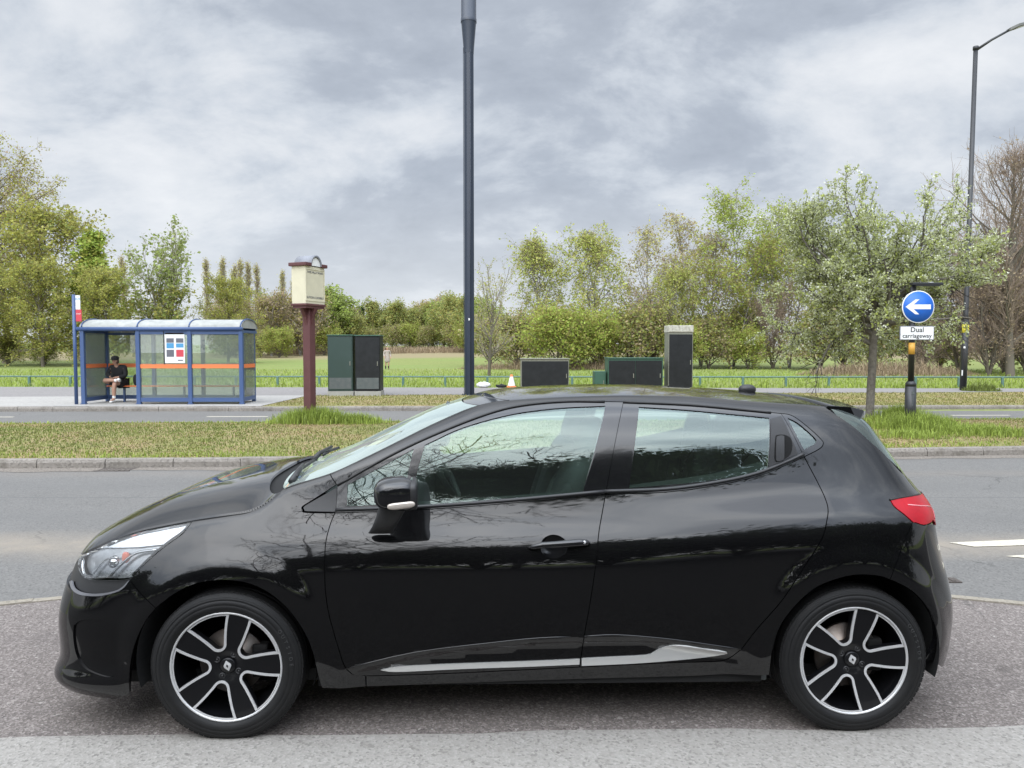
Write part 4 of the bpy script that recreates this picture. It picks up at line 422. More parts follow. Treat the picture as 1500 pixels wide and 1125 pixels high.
CAR=thing('parked_car','glossy black five door hatchback parked side on across the tarmac bay in the foreground','car',(-1.184,3.8536,0),.0224)
def densify(poly,d=.011):
    q=np.asarray(poly,float); out=[]
    for a,b in zip(q,np.roll(q,-1,0)):
        n=max(1,int(np.ceil(np.hypot(*(b-a))/d)))
        for k in range(n): out.append(a+(b-a)*k/n)
    return np.array(out)
def panel(name,poly,m,parent,sgn=-1,off=0.,holes=(),gap=.002,ret=.014,grid=.02,tweak=None,fine=True):
    poly=inset(poly,gap) if gap else np.asarray(poly); holes=[np.asarray(h) for h in holes]
    if fine: poly=densify(poly)
    ex=[]
    if fine and poly[:,1].max()>.6:
        ts=np.arange(poly[:,0].min(),poly[:,0].max(),.02); zz=z_r(ts)
        for dz in (.009,.018,.028,.039,.052,.066): ex+=list(zip(ts,zz-dz))
    P,Fc=tri_poly(poly,holes,grid,np.array(ex) if ex else None)
    t,z=P[:,0],P[:,1]; V=S(t,z,off,sgn); Nn=SN(t,z,sgn)
    if tweak: V,Nn=tweak(t,z,V,Nn)
    F2=[tuple(f) for f in (Fc if sgn<0 else Fc[:,::-1])]
    V=list(map(tuple,V)); Nl=list(map(tuple,Nn))
    if ret:
        for lp,si in [(poly,1)]+[(h,-1) for h in holes]:
            lp=np.asarray(lp); a=np.sum(lp[:,0]*np.roll(lp[:,1],-1)-np.roll(lp[:,0],-1)*lp[:,1])
            if (a<0)==(si>0): lp=lp[::-1]
            o=S(lp[:,0],lp[:,1],off,sgn); nn=SN(lp[:,0],lp[:,1],sgn)
            if tweak: o,nn=tweak(lp[:,0],lp[:,1],o,nn)
            q=o-nn*ret; e=np.roll(o,-1,0)-np.roll(o,1,0); sn=np.cross(e,nn)*(1 if sgn<0 else -1); sn/=np.linalg.norm(sn,axis=1,keepdims=True)+1e-9
            b0=len(V); n=len(lp); V+=list(map(tuple,o))+list(map(tuple,q)); Nl+=list(map(tuple,sn))*2
            for i in range(n):
                j=(i+1)%n; f=(b0+i,b0+n+i,b0+n+j,b0+j); F2.append(f if sgn<0 else f[::-1])
    return mesh_np(name,V,F2,m,parent,normals=Nl)
def ribbon(mb,line,w,off,sgn,mi=0,normoff=None):
    """flat strip following a line on the body side"""
    L_=np.array(line); e=np.gradient(L_,axis=0); e/=np.linalg.norm(e,axis=1,keepdims=True)+1e-9; n=np.stack([-e[:,1],e[:,0]],1)
    a=L_+n*w/2; b=L_-n*w/2; Va=S(a[:,0],np.minimum(a[:,1],z_r(a[:,0])),off,sgn); Vb=S(b[:,0],np.minimum(b[:,1],z_r(b[:,0])),off,sgn); k=len(L_)
    mb.add(list(map(tuple,Va))+list(map(tuple,Vb)),[(i,i+1,k+i+1,k+i) for i in range(k-1)],mi)
def bead(mb,line,r,off,sgn,n=6,mi=0):
    L_=np.array(line); mb.tube([tuple(p) for p in S(L_[:,0],L_[:,1],off,sgn)],r,n,mi)
TLP=[p for p in PD['tail_light'] if p[0]<4.70]
def build_side(sgn):
    near=sgn<0
    W_=panel('wing',PD['wing'],M_paint,CAR,sgn)
    dr=panel('front_door',PD['front_door'],M_paint,CAR,sgn,holes=[PD['door_recess']] )
    rd=panel('rear_door',PD['rear_door'],M_paint,CAR,sgn)
    panel('body_side',PD['body_side'],M_paint,CAR,sgn)
    fb=panel('front_bumper',PD['front_bumper'],M_paint,CAR,sgn,gap=.001,holes=[PD['fog_blank']])
    panel('fog_lamp_blank',PD['fog_blank'],M_paint,fb,sgn,off=.007,gap=-.003,ret=0)
    rb=panel('rear_bumper',PD['rear_bumper'],M_paint,CAR,sgn,gap=.001)
    panel('corner_trim',PD['trim_triangle'],M_trim,CAR,sgn,off=.003)
    # window frames and glass are carried by the doors
    panel('window_frame',PD['window_frame_front'],M_gloss,dr,sgn,off=.002,holes=[PD['quarterlight'],PD['glass_front']],gap=.001,ret=.02)
    panel('window_frame',PD['window_frame_rear'],M_gloss,rd,sgn,off=.002,holes=[PD['glass_rear']],gap=.001,ret=.02)
    panel('quarter_window_frame',PD['quarter_frame'],M_gloss,CAR,sgn,off=.002,holes=[PD['glass_quarter']],gap=.001,ret=.02)
    panel('quarterlight_glass',PD['quarterlight'],M_glass,dr,sgn,off=.008,gap=-.002,ret=0)
    panel('door_glass',PD['glass_front'],M_glass,dr,sgn,off=.008,gap=-.002,ret=0)
    panel('door_glass',PD['glass_rear'],M_glassr,rd,sgn,off=.008,gap=-.002,ret=0)
    panel('quarter_glass',PD['glass_quarter'],M_glassr,CAR,sgn,off=.008,gap=-.002,ret=0)
    # raised rubber weatherstrips round the doors' openings
    fr=PD['window_frame_front']; 
    mb=MB()
    L1=[p for p in PD['window_frame_front']]; nf=len(L1)
    bead(mb,L1[:int(nf*.55)],.0055,.000,sgn,6)
    mb.build('weather_strip',M_rubber,dr)
    mb=MB(); L2=PD['window_frame_rear']; bead(mb,L2[:17],.0055,.0,sgn,6); mb.build('weather_strip',M_rubber,rd)
    # waist trim strips along the bottom of the glass
    for poly,par in ((PD['window_frame_front'],dr),(PD['window_frame_rear'],rd)):
        mb=MB(); q=np.array(poly)
        bl=BELT_F if par is dr else BELT_R
        l=np.array(bl); l2=l+np.array([0,.011]); bead(mb,l2.tolist(),.0085,.002,sgn,8); mb.build('waist_trim',M_trim,par)
    panel('handle_plate',PD['handle_plate'],M_trim,rd,sgn,off=-.001,gap=0,ret=.01)
    panel('handle_recess',PD['handle_recess'],M_gap,rd,sgn,off=-.0025,gap=0,ret=.0)
    panel('door_handle',PD['handle_paddle'],M_trim,rd,sgn,off=-.008,gap=0,ret=.007)
    # front door handle in its recess
    def dish(t,z,V,Nn):
        q=np.array(PD['door_recess']); c=q.mean(0); r=(q.max(0)-q.min(0))/2
        x=np.clip(1-((t-c[0])/r[0])**2-((z-c[1])/r[1])**2,0,1)
        dd=.028*np.sqrt(x); V=V-Nn*dd[:,None]
        g=np.stack([(t-c[0])/r[0],np.zeros_like(t),(z-c[1])/r[1]],1)*-.9; n2=Nn+g; n2/=np.linalg.norm(n2,axis=1,keepdims=True); return V,n2
    panel('handle_bowl',PD['door_recess'],M_paint,dr,sgn,gap=0,ret=0,grid=.006,tweak=dish,fine=False)
    mb=MB(); c=np.array(PD['door_recess']).mean(0)
    pts=[(-.105,-.010,.002,.006),(-.09,-.005,.016,.010),(-.05,.001,.026,.0125),(0,.003,.030,.0135),(.05,.006,.030,.0145),(.10,.009,.026,.0150),(.128,.009,.018,.0135),(.140,.008,.006,.008)]
    PT=[];RR=[]
    for a,b,h,r_ in pts:
        p=S(np.array([c[0]+a]),np.array([c[1]+b]),0,sgn)[0]; nn=SN(np.array([c[0]+a]),np.array([c[1]+b]),sgn)[0]; PT.append(tuple(p+nn*h*.8)); RR.append(r_)
    mb.tube(PT,RR,12); mb.build('door_handle',M_gloss if near else M_paint,dr)
    mb=MB(); p=S(np.array([c[0]+.118]),np.array([c[1]+.009]),0,sgn)[0]; nn=SN(np.array([c[0]+.118]),np.array([c[1]+.009]),sgn)[0]
    mb.tube([tuple(p+nn*.02),tuple(p+nn*.031)],.007,12); mb.build('key_cover',M_silver,dr)
    # chrome strips and crease low on the doors
    panel('chrome_strip',PD['chrome_front'],M_strip,dr,sgn,off=-.006,gap=0,ret=.008,grid=.008)
    panel('chrome_strip',PD['chrome_rear'],M_strip,rd,sgn,off=-.006,gap=0,ret=.008,grid=.008)
    for par_,pts_ in ((dr,[p for p in PD['crease'] if p[0]<PD['gap_c'][0][0]-.004]),(rd,[p for p in PD['crease'] if p[0]>PD['gap_c'][0][0]+.004])):
        mb=MB(); bead(mb,pts_,.0032,.0005,sgn,8); mb.build('door_crease',M_paint,par_)
    # lamps
    h=panel('headlight',PD['head_light'],M_lens,CAR,sgn,off=.0,gap=.001,ret=.01)
    panel('lamp_bowl',PD['head_light'],M_lampbowl,h,sgn,off=.035,gap=.002,ret=0)
    panel('lamp_reflector',PD['lamp_white'],M_lampwhite,h,sgn,off=.022,gap=.003,ret=.01)
    mb=MB(); bead(mb,PD['lamp_loop'],.006,.012,sgn,8); bead(mb,PD['lamp_loop2'],.0045,.018,sgn,8); mb.build('chrome_loop',M_chrome,h)
    mb=MB(); q=S(np.array([.99]),np.array([.71]),.05,sgn)[0]; mb.sell((q[0],q[1],q[2]),(.03,.03,.03),1.0); mb.build('projector_lens',M_chrome,h)
    mb=MB(); q=S(np.array([1.06]),np.array([.735]),.03,sgn)[0]; mb.sell((q[0],q[1],q[2]),(.016,.008,.024),.8); mb.build('marker_lamp',M_orange,h)
    l=panel('tail_light',TLP+[(4.80,.945),(4.86,.93),(4.86,.885),(4.80,.845)] if False else TLPOLY,M_red,CAR,sgn,off=-.004,gap=.001,ret=.012)
    panel('reversing_lens',[(4.62,.845),(4.66,.842),(4.80,.848),(4.87,.90),(4.86,.962),(4.77,.958),(4.70,.952)],M_redd,l,sgn,off=-.006,gap=.002,ret=.004)
    bm_=MB(); bead(bm_,[(4.44,.948),(4.52,.938),(4.60,.928),(4.655,.918),(4.665,.90),(4.64,.872)],.003,-.0045,sgn,6); bm_.build('light_guide',M_trimred,l)
    mb=MB(); bead(mb,TLPOLY[:9],.005,-.002,sgn,6); mb.build('lamp_seal',M_rubber,l)
    panel('grille_trim',PD['bumper_trim'],M_trim,CAR,sgn,off=.012,gap=-.001,ret=.01)
    panel('edge_highlight',PD['bumper_highlight'],M_silver if False else M_highlight,CAR,sgn,off=-.001,gap=0,ret=.006,grid=.008)  # pale bead painting in the sky highlight along the bumper's shelf edge
    # dark strips behind the shut lines
    mb=MB()
    for k in ('gap_a','gap_b','gap_c','gap_d','gap_top','gap_wing','gap_bumper','gap_lamp','gap_hinge'):
        mb=MB(); ribbon(mb,PD[k],.03,.0125,sgn); mb.build('shut_line_seal',M_gap,CAR)
    # mouth of the wheel arches and inner door cards
    for au,az,ar,wd in ((0,.335,.365,.32),(2.589,.345,.36,.34)):
        mb=MB(); n=40
        V=[];Fc=[]
        for k in range(n+1):
            a=-.30+(PI+.60)*k/n
            for j,(rr,ww) in enumerate(((ar,.842),(ar-.004,.70),(ar-.01,.50))): V.append((au+rr*math.cos(a),sgn*ww,az+rr*math.sin(a)))
        for k in range(n):
            for j in range(2): Fc.append((k*3+j,(k+1)*3+j,(k+1)*3+j+1,k*3+j+1))
        b=len(V); V+=[(au+.37*math.cos(a_*PI/16-.6),sgn*.5,az+.37*math.sin(a_*PI/16-.6)) for a_ in range(24)]; Fc.append(tuple(range(b,b+24)))
        mb.add(V,Fc); mb.build('wheel_arch_liner',M_dark,CAR)
    mb=MB()
    for z0,z1,o0,o1 in ((.20,.55,.06,.05),(.55,.80,.05,.05),(.80,1.0,.05,.035)):
        us=np.linspace(.42,2.25,24); ts=t_of_u(us); zb=np.interp(us,[.45,1.0,1.53,2.0,2.27],[.95,.975,1.012,1.07,1.13]) if z1>=1. else np.full(24,z1)
        a=S(ts,np.full(24,z0),o0,sgn); b=S(ts,zb,o1,sgn)
        mb.add(list(map(tuple,a))+list(map(tuple,b)),[(i,i+1,25+i,24+i) for i in range(23)])
    mb.build('door_card',M_cabin,CAR)
    # door mirror
    mir=link('door_mirror',None,CAR); 
    mb=MB(); mb.sell((0,0,0),(.083,.098,.066),.58,nu=36,nv=20)
    V=np.array(mb.v); k=(V[:,0]+.083)/.166; V[:,2]*=(.80+.26*np.clip(k,0,1)); V[:,1]*=(.92+.1*k); V[:,2]+=.004*np.sin(k*PI); V[:,0]+=np.where(V[:,2]<0,.25*V[:,2]*-1*.25,0); mb.v=[tuple(x) for x in V]
    ho=mb.build('mirror_housing',M_gloss,mir); ho.location=(.708,sgn*.965,1.045); ho.rotation_euler=(0,0,R(6)*-sgn)
    mb=MB(); mb.sell((.068,0,0),(.020,.090,.058),.5,nu=30,nv=14); o=mb.build('mirror_bezel',M_trim,mir); o.location=(.708,sgn*.965,1.045); o.rotation_euler=(0,0,R(6)*-sgn)
    mb=MB(); mb.sell((.021,sgn*.0865,-.033),(.053,.014,.014),.65,nu=28,nv=10,M=Matrix.Rotation(R(-5),4,'Y')); o=mb.build('indicator_lens',M_amber,mir); o.location=(.708,sgn*.965,1.047); o.rotation_euler=(0,0,R(6)*-sgn)
    mb=MB()
    sec=[(.60,.700,.868,.842,.868),(.612,.712,.90,.87,.90),(.635,.725,.935,.915,.94),(.655,.745,.955,.965,.985),(.668,.77,.965,1.0,1.0)]
    V=[];Fc=[]; n=14
    base=[(.632,.852,.864,.050,.022),(.637,.875,.872,.049,.027),(.655,.918,.905,.046,.036),(.680,.95,.95,.050,.042),(.700,.962,1.0,.056,.048)]
    for (cx,cy,cz,rx,ry) in base:
        for k in range(n): a=2*PI*k/n; V.append((cx+rx*math.copysign(abs(math.cos(a))**.7,math.cos(a)),sgn*(cy+ry*math.copysign(abs(math.sin(a))**.7,math.sin(a))),cz))
    for i in range(4):
        for k in range(n): f=(i*n+k,i*n+(k+1)%n,(i+1)*n+(k+1)%n,(i+1)*n+k); Fc.append(f if sgn>0 else f[::-1])
    Fc.append(tuple(range(n)) if sgn<0 else tuple(range(n-1,-1,-1)))
    mb.add(V,Fc,0,True); mb.build('mirror_foot',M_footm,mir)
M_footm=mat('mirror_foot_plastic',(.040,.040,.041),.5,bump=(700,.06))
M_highlight=mat('highlight_grey',(.26,.26,.28),.28,.5)
def crease_ok(): pass
# belt lines and tail lamp outline in body coordinates
BELT_F=[p for p in PD['front_door'][:19]]; BELT_R=[p for p in PD['rear_door'][:31]]
_tl=PD['tail_light']; TLPOLY=[p for p in _tl[:8]]+[(4.77,.962),(4.86,.965),(4.87,.90),(4.80,.842),(4.66,.835)]+[p for p in _tl if p[1]<.86 and p[0]<4.62][::1]+[]
_rest=[p for p in _tl[8:] if p[0]<4.60]
TLPOLY=[p for p in _tl[:8] if p[0]<4.74]+[(4.77,.958),(4.86,.962),(4.87,.90),(4.80,.848),(4.66,.842)]+_rest
for s_ in (-1,1): build_side(s_)
# ---- bonnet, windscreen, roof
def top_patch(name,u0,u1,m,parent,xin=.994,nx=49,nu=40,off=0.,ret=.012):
    """u0,u1: functions of x in -1..1 (fraction of the half width)"""
    X=np.linspace(-xin,xin,nx); V=np.zeros((nu,nx,3)); Nn=np.zeros((nu,nx,3))
    for j,x in enumerate(X):
        uu=u0(x)+(u1(x)-u0(x))*np.linspace(0,1,nu); wr,_=rail_at(uu); w=wr*x
        n=top_n(uu,w); z=top_z(uu,w)
        V[:,j]=np.stack([uu,w,z],1)-n*off; Nn[:,j]=n
    idx=np.arange(nu*nx).reshape(nu,nx); Fc=np.stack([idx[:-1,:-1],idx[1:,:-1],idx[1:,1:],idx[:-1,1:]],-1).reshape(-1,4)
    VV=V.reshape(-1,3).tolist(); NN=Nn.reshape(-1,3).tolist(); F2=[tuple(f) for f in Fc]
    if ret:
        lp=list(idx[0])+list(idx[1:,-1])+list(idx[-1,-2::-1])+list(idx[-2:0:-1,0]); b=len(VV); n=len(lp)
        for i in lp: VV.append(VV[i]); NN.append(NN[i])
        for i in lp: VV.append((np.array(VV[i])-np.array(NN[i])*ret).tolist()); NN.append(NN[i])
        F2+=[(b+i,b+(i+1)%n,b+n+(i+1)%n,b+n+i) for i in range(n)]
    return mesh_np(name,VV,F2,m,parent,normals=NN)
u_c=lambda x:.035+.150*abs(x)**3.2
u_g=lambda x:.115+.090*abs(x)**3.2
u_h1=lambda x:.925+.105*x*x
u_h2=lambda x:1.035+.125*x*x
u_r=lambda x:2.60-.03*(1-x*x)
u_nose=lambda x:-.80+.02*abs(x)+.0*x
u_n=float(_ru.min())+.006
bon=top_patch('bonnet',lambda x:u_n,u_c,M_paint,CAR,.983,61,90)
for e in (-1,1):
    mb=MB(); us=np.linspace(-.55,.19,60); wr,zr=rail_at(us); V=[]
    for k_ in range(60): V+=[(us[k_],e*(wr[k_]+.004),zr[k_]-.012),(us[k_],e*(wr[k_]-.05),float(top_z(us[k_],wr[k_]-.05))-.012)]
    mb.add(V,[(2*i,2*i+1,2*i+3,2*i+2) for i in range(59)]); mb.build('bonnet_seal',M_gap,CAR)
cw=top_patch('scuttle',lambda x:u_c(x)-.01,lambda x:u_g(x)+.01,M_dark,CAR,.99,41,8,.02,0)
ws=top_patch('windscreen',u_g,u_h1,M_screen,CAR,.985,41,40,.002,0)
for e in (-1,1):
    mb=MB(); us=np.linspace(u_g(1),u_h2(1),40); wr,zr=rail_at(us); w=wr*.99*e
    mb.tube([(a,b,c-.004) for a,b,c in zip(us,w,top_z(us,w))],.006,6)
    mb.build('windscreen_seal',M_rubber,CAR)
top_patch('windscreen_header',lambda x:u_h1(x)+.008,lambda x:u_h2(x)-.008,M_gloss,CAR,.985,41,8,.001,.01)
top_patch('header_gap',lambda x:u_h1(x)-.01,lambda x:u_h2(x)+.012,M_gap,CAR,.98,41,10,.010,0)
top_patch('roof',u_h2,u_r,M_paint,CAR,1.0,61,60)
top_patch('headlining',lambda x:u_h1(x)+.05,lambda x:2.5,M_liner,CAR,.93,21,24,.035,0)
# spoiler over the tailgate: closed section swept across the car, deep fins at its ends
V=[];Fc=[];NX=41;KS=9
for j_,x in enumerate(np.linspace(-1,1,NX)):
    ax=abs(x); wr,_=rail_at(2.58); w0=float(wr)*.995*x; w1=.505*x; fin=ax**7
    z0=float(top_z(2.575,w0)); ut=2.805-.022*ax**3; zt=1.347-.022*ax**2.4
    sec=[(2.575,w0,z0+.0015),(2.64,w0*.6+w1*.4,z0+(zt-z0)*.24+.006),(2.71,w0*.3+w1*.7,z0+(zt-z0)*.55+.008),(ut-.03,w1*.985,zt+.012),(ut,w1*.975,zt+.002),(ut-.003,w1*.99,zt-.014),
         (2.760-.018*fin,w1*(1+.035*fin),zt-.028-.026*fin),(2.70+.015*fin,w1*(1.02+.055*fin),1.305-.060*fin),(2.62+.03*fin,w0*.55+w1*.45,1.325-.015*fin)]
    V+=sec
for j_ in range(NX-1):
    for i_ in range(KS): Fc.append((j_*KS+i_,j_*KS+(i_+1)%KS,(j_+1)*KS+(i_+1)%KS,(j_+1)*KS+i_))
Fc.append(tuple(range(KS-1,-1,-1))); Fc.append(tuple((NX-1)*KS+i_ for i_ in range(KS)))
mb=MB(); mb.add(V,Fc[:-2],0,True); mb.add(V[:KS],[tuple(range(KS-1,-1,-1))]); mb.add(V[-KS:],[tuple(range(KS))]); sp=mb.build('roof_spoiler',M_paint,CAR)
# tailgate: glass and lower skin, both halves in one
def rear_patch(name,t0,z0,z1,m,off=0.,parent=CAR):
    ts=np.linspace(t0,TL,26); V=[];Nn=[];NZ=26
    for sg in (-1,1):
        for t in (ts if sg<0 else ts[::-1][1:]):
            zs=np.linspace(z0(t),z1(t),NZ); V.append(S(np.full(NZ,t),zs,off,sg)); Nn.append(SN(np.full(NZ,t),zs,sg))
    V=np.array(V);Nn=np.array(Nn); n=len(V); idx=np.arange(n*NZ).reshape(n,NZ)
    Fc=np.stack([idx[:-1,:-1],idx[1:,:-1],idx[1:,1:],idx[:-1,1:]],-1).reshape(-1,4)
    return mesh_np(name,V.reshape(-1,3),Fc,m,parent,normals=Nn.reshape(-1,3))
_tg_line=np.array([(4.20,1.345),(4.30,1.27),(4.42,1.20),(4.55,1.12),(4.66,1.03),(4.74,.97)])
rear_patch('tailgate',4.60,lambda t:max(float(np.interp(t,[4.6,4.74,4.86,5.0,TL],[1.05,.972,.97,.72,.70])),.70),lambda t:float(np.interp(t,[4.6,4.75,5.0,TL],[1.075,1.0,1.0,1.0])),M_paint,.004)
rear_patch('tailgate_glass',4.22,lambda t:float(np.interp(t,[4.2,4.55,4.75,TL],[1.31,1.10,1.0,1.0])),lambda t:float(z_r(t))-.01,M_glassr,.006)
rear_patch('tailgate_frame',4.15,lambda t:float(np.interp(t,[4.15,4.25,4.4,4.6,4.76],[1.33,1.29,1.19,1.06,.96])) if t<4.76 else .70,lambda t:float(np.interp(t,[4.15,4.25,4.4,4.6,4.76],[1.345,1.325,1.23,1.10,1.0])) if t<4.76 else 1.0,M_gloss,.016)
# tailgate sides: gloss black fins beside the rear glass
def front_patch(name,t1,z0,z1,m,off=0.,parent=CAR,n=30,NZ=12):
    ts=np.linspace(-t1,t1,2*n+1); V=[];Nn=[]
    for t in ts:
        zs=np.linspace(z0(abs(t)),z1(abs(t)),NZ); sg=-1 if t<=0 else 1; V.append(S(np.full(NZ,abs(t)),zs,off,sg)); Nn.append(SN(np.full(NZ,max(abs(t),.006)),zs,sg))
    V=np.array(V);Nn=np.array(Nn); idx=np.arange((2*n+1)*NZ).reshape(-1,NZ); Fc=np.stack([idx[:-1,:-1],idx[:-1,1:],idx[1:,1:],idx[1:,:-1]],-1).reshape(-1,4)
    return mesh_np(name,V.reshape(-1,3),Fc,m,parent,normals=Nn.reshape(-1,3))
front_patch('grille',.80,lambda t:.57,lambda t:float(z_r(t)),M_trim,.012)
# ---- floor, underbody and cabin
mb=MB(); mb.box(-.70,-.70,.19,2.95,.70,.24); mb.box(.36,-.79,.205,2.22,.79,.26); mb.box(-.62,-.46,.24,.36,.46,.70); mb.box(2.85,-.5,.25,3.0,.5,.7)
mb.box(.25,-.5,.15,.6,-.40,.20); mb.box(1.55,-.62,.17,1.75,-.52,.2)
mb.build('underbody',M_dark,CAR)
mb=MB(); V=[];us=[.16,.24,.40,.62,.72,.74];zs=[.985,1.0,.995,.955,.90,.60]
for a,b in zip(us,zs): V+=[(a,-.69,b),(a,.69,b)]
mb.add(V,[(2*i,2*i+1,2*i+3,2*i+2) for i in range(5)],0,True); mb.sell((.62,.36,.99),(.11,.19,.045),.7); mb.build('dashboard',M_cabin,CAR)
def seat(u,w,name,bw=.24,rear=False):
    s=link(name,None,CAR,(u,w,0))
    mb=MB(); mb.sell((-.02,0,.46),(.26,bw,.10),.5); mb.build('seat_cushion',M_seat,s)
    mb=MB(); Mx=Matrix.Translation((.25,0,.50))@Matrix.Rotation(R(17),4,'Y'); mb.sell((0,0,.30),(.085,bw,.34),.55,M=Mx); mb.sell((-.04,bw*.78,.26),(.06,.06,.26),.7,M=Mx); mb.sell((-.04,-bw*.78,.26),(.06,.06,.26),.7,M=Mx); mb.build('backrest',M_seat,s)
    mb=MB(); mb.sell((.0,0,.725),(.055,.135,.10),.6,M=Mx); 
    for e in (-.06,.06): mb.tube([(0,e,.58),(0,e,.70)],.007,8,M=Mx)
    mb.build('headrest',M_seat,s)
seat(1.08,-.36,'front_seat'); seat(1.08,.36,'front_seat'); seat(1.98,-.40,'rear_seat',.28); seat(1.98,.40,'rear_seat',.28)
st=link('steering_wheel',None,CAR,(.80,.36,.93)); st.rotation_euler=(0,R(62),0)
mb=MB(); mb.tube([(.185*math.cos(a*PI/16),.185*math.sin(a*PI/16),0) for a in range(33)],.015,8,cap=False); mb.build('wheel_rim',M_cabin,st)
mb=MB(); mb.sell((0,0,-.01),(.07,.08,.03),.7); mb.box(-.012,-.18,-.012,.012,.18,.006); mb.box(0,-.018,-.012,.175,.018,.006); mb.build('wheel_boss',M_cabin,st)
# interior pillar trims (pale) on both sides, and rear view mirror
mb=MB(); mb.sell((.83,0,1.27),(.02,.12,.035),.6); mb.tube([(.83,0,1.28),(.86,0,1.335)],.012,8); mb.build('interior_mirror',M_cabin,CAR)
# ---- wipers and aerial
wp=link('wiper',None,CAR)
def on_glass(u,x,h=.012):
    wr,_=rail_at(u); w=float(wr)*x; return (u,w,float(top_z(u,w))+h)
for x0,x1,ue in ((-.86,-.15,.255),(.05,.72,.24)):
    wi=link('wiper',None,CAR)
    mb=MB(); mb.tube([on_glass(.145+.07*abs(x0),x0,.005),on_glass(.17+.05*abs(x0),x0*.9+.06,.03),on_glass(.20,x0*.55+x1*.45,.035)],[.016,.012,.008],8); mb.build('wiper_arm',M_trim,wi)
    mb=MB(); mb.tube([on_glass(.195+.035*abs(x0)**2,x0+.04,.014),on_glass(.185,(x0+x1)/2,.016),on_glass(.185,x1,.014)],.008,6); mb.build('wiper_blade',M_rubber,wi)
bpy.data.objects.remove(wp)
mb=MB(); mb.sell((2.41,0,1.398),(.045,.03,.027),.9); mb.build('roof_aerial',M_trim,CAR)
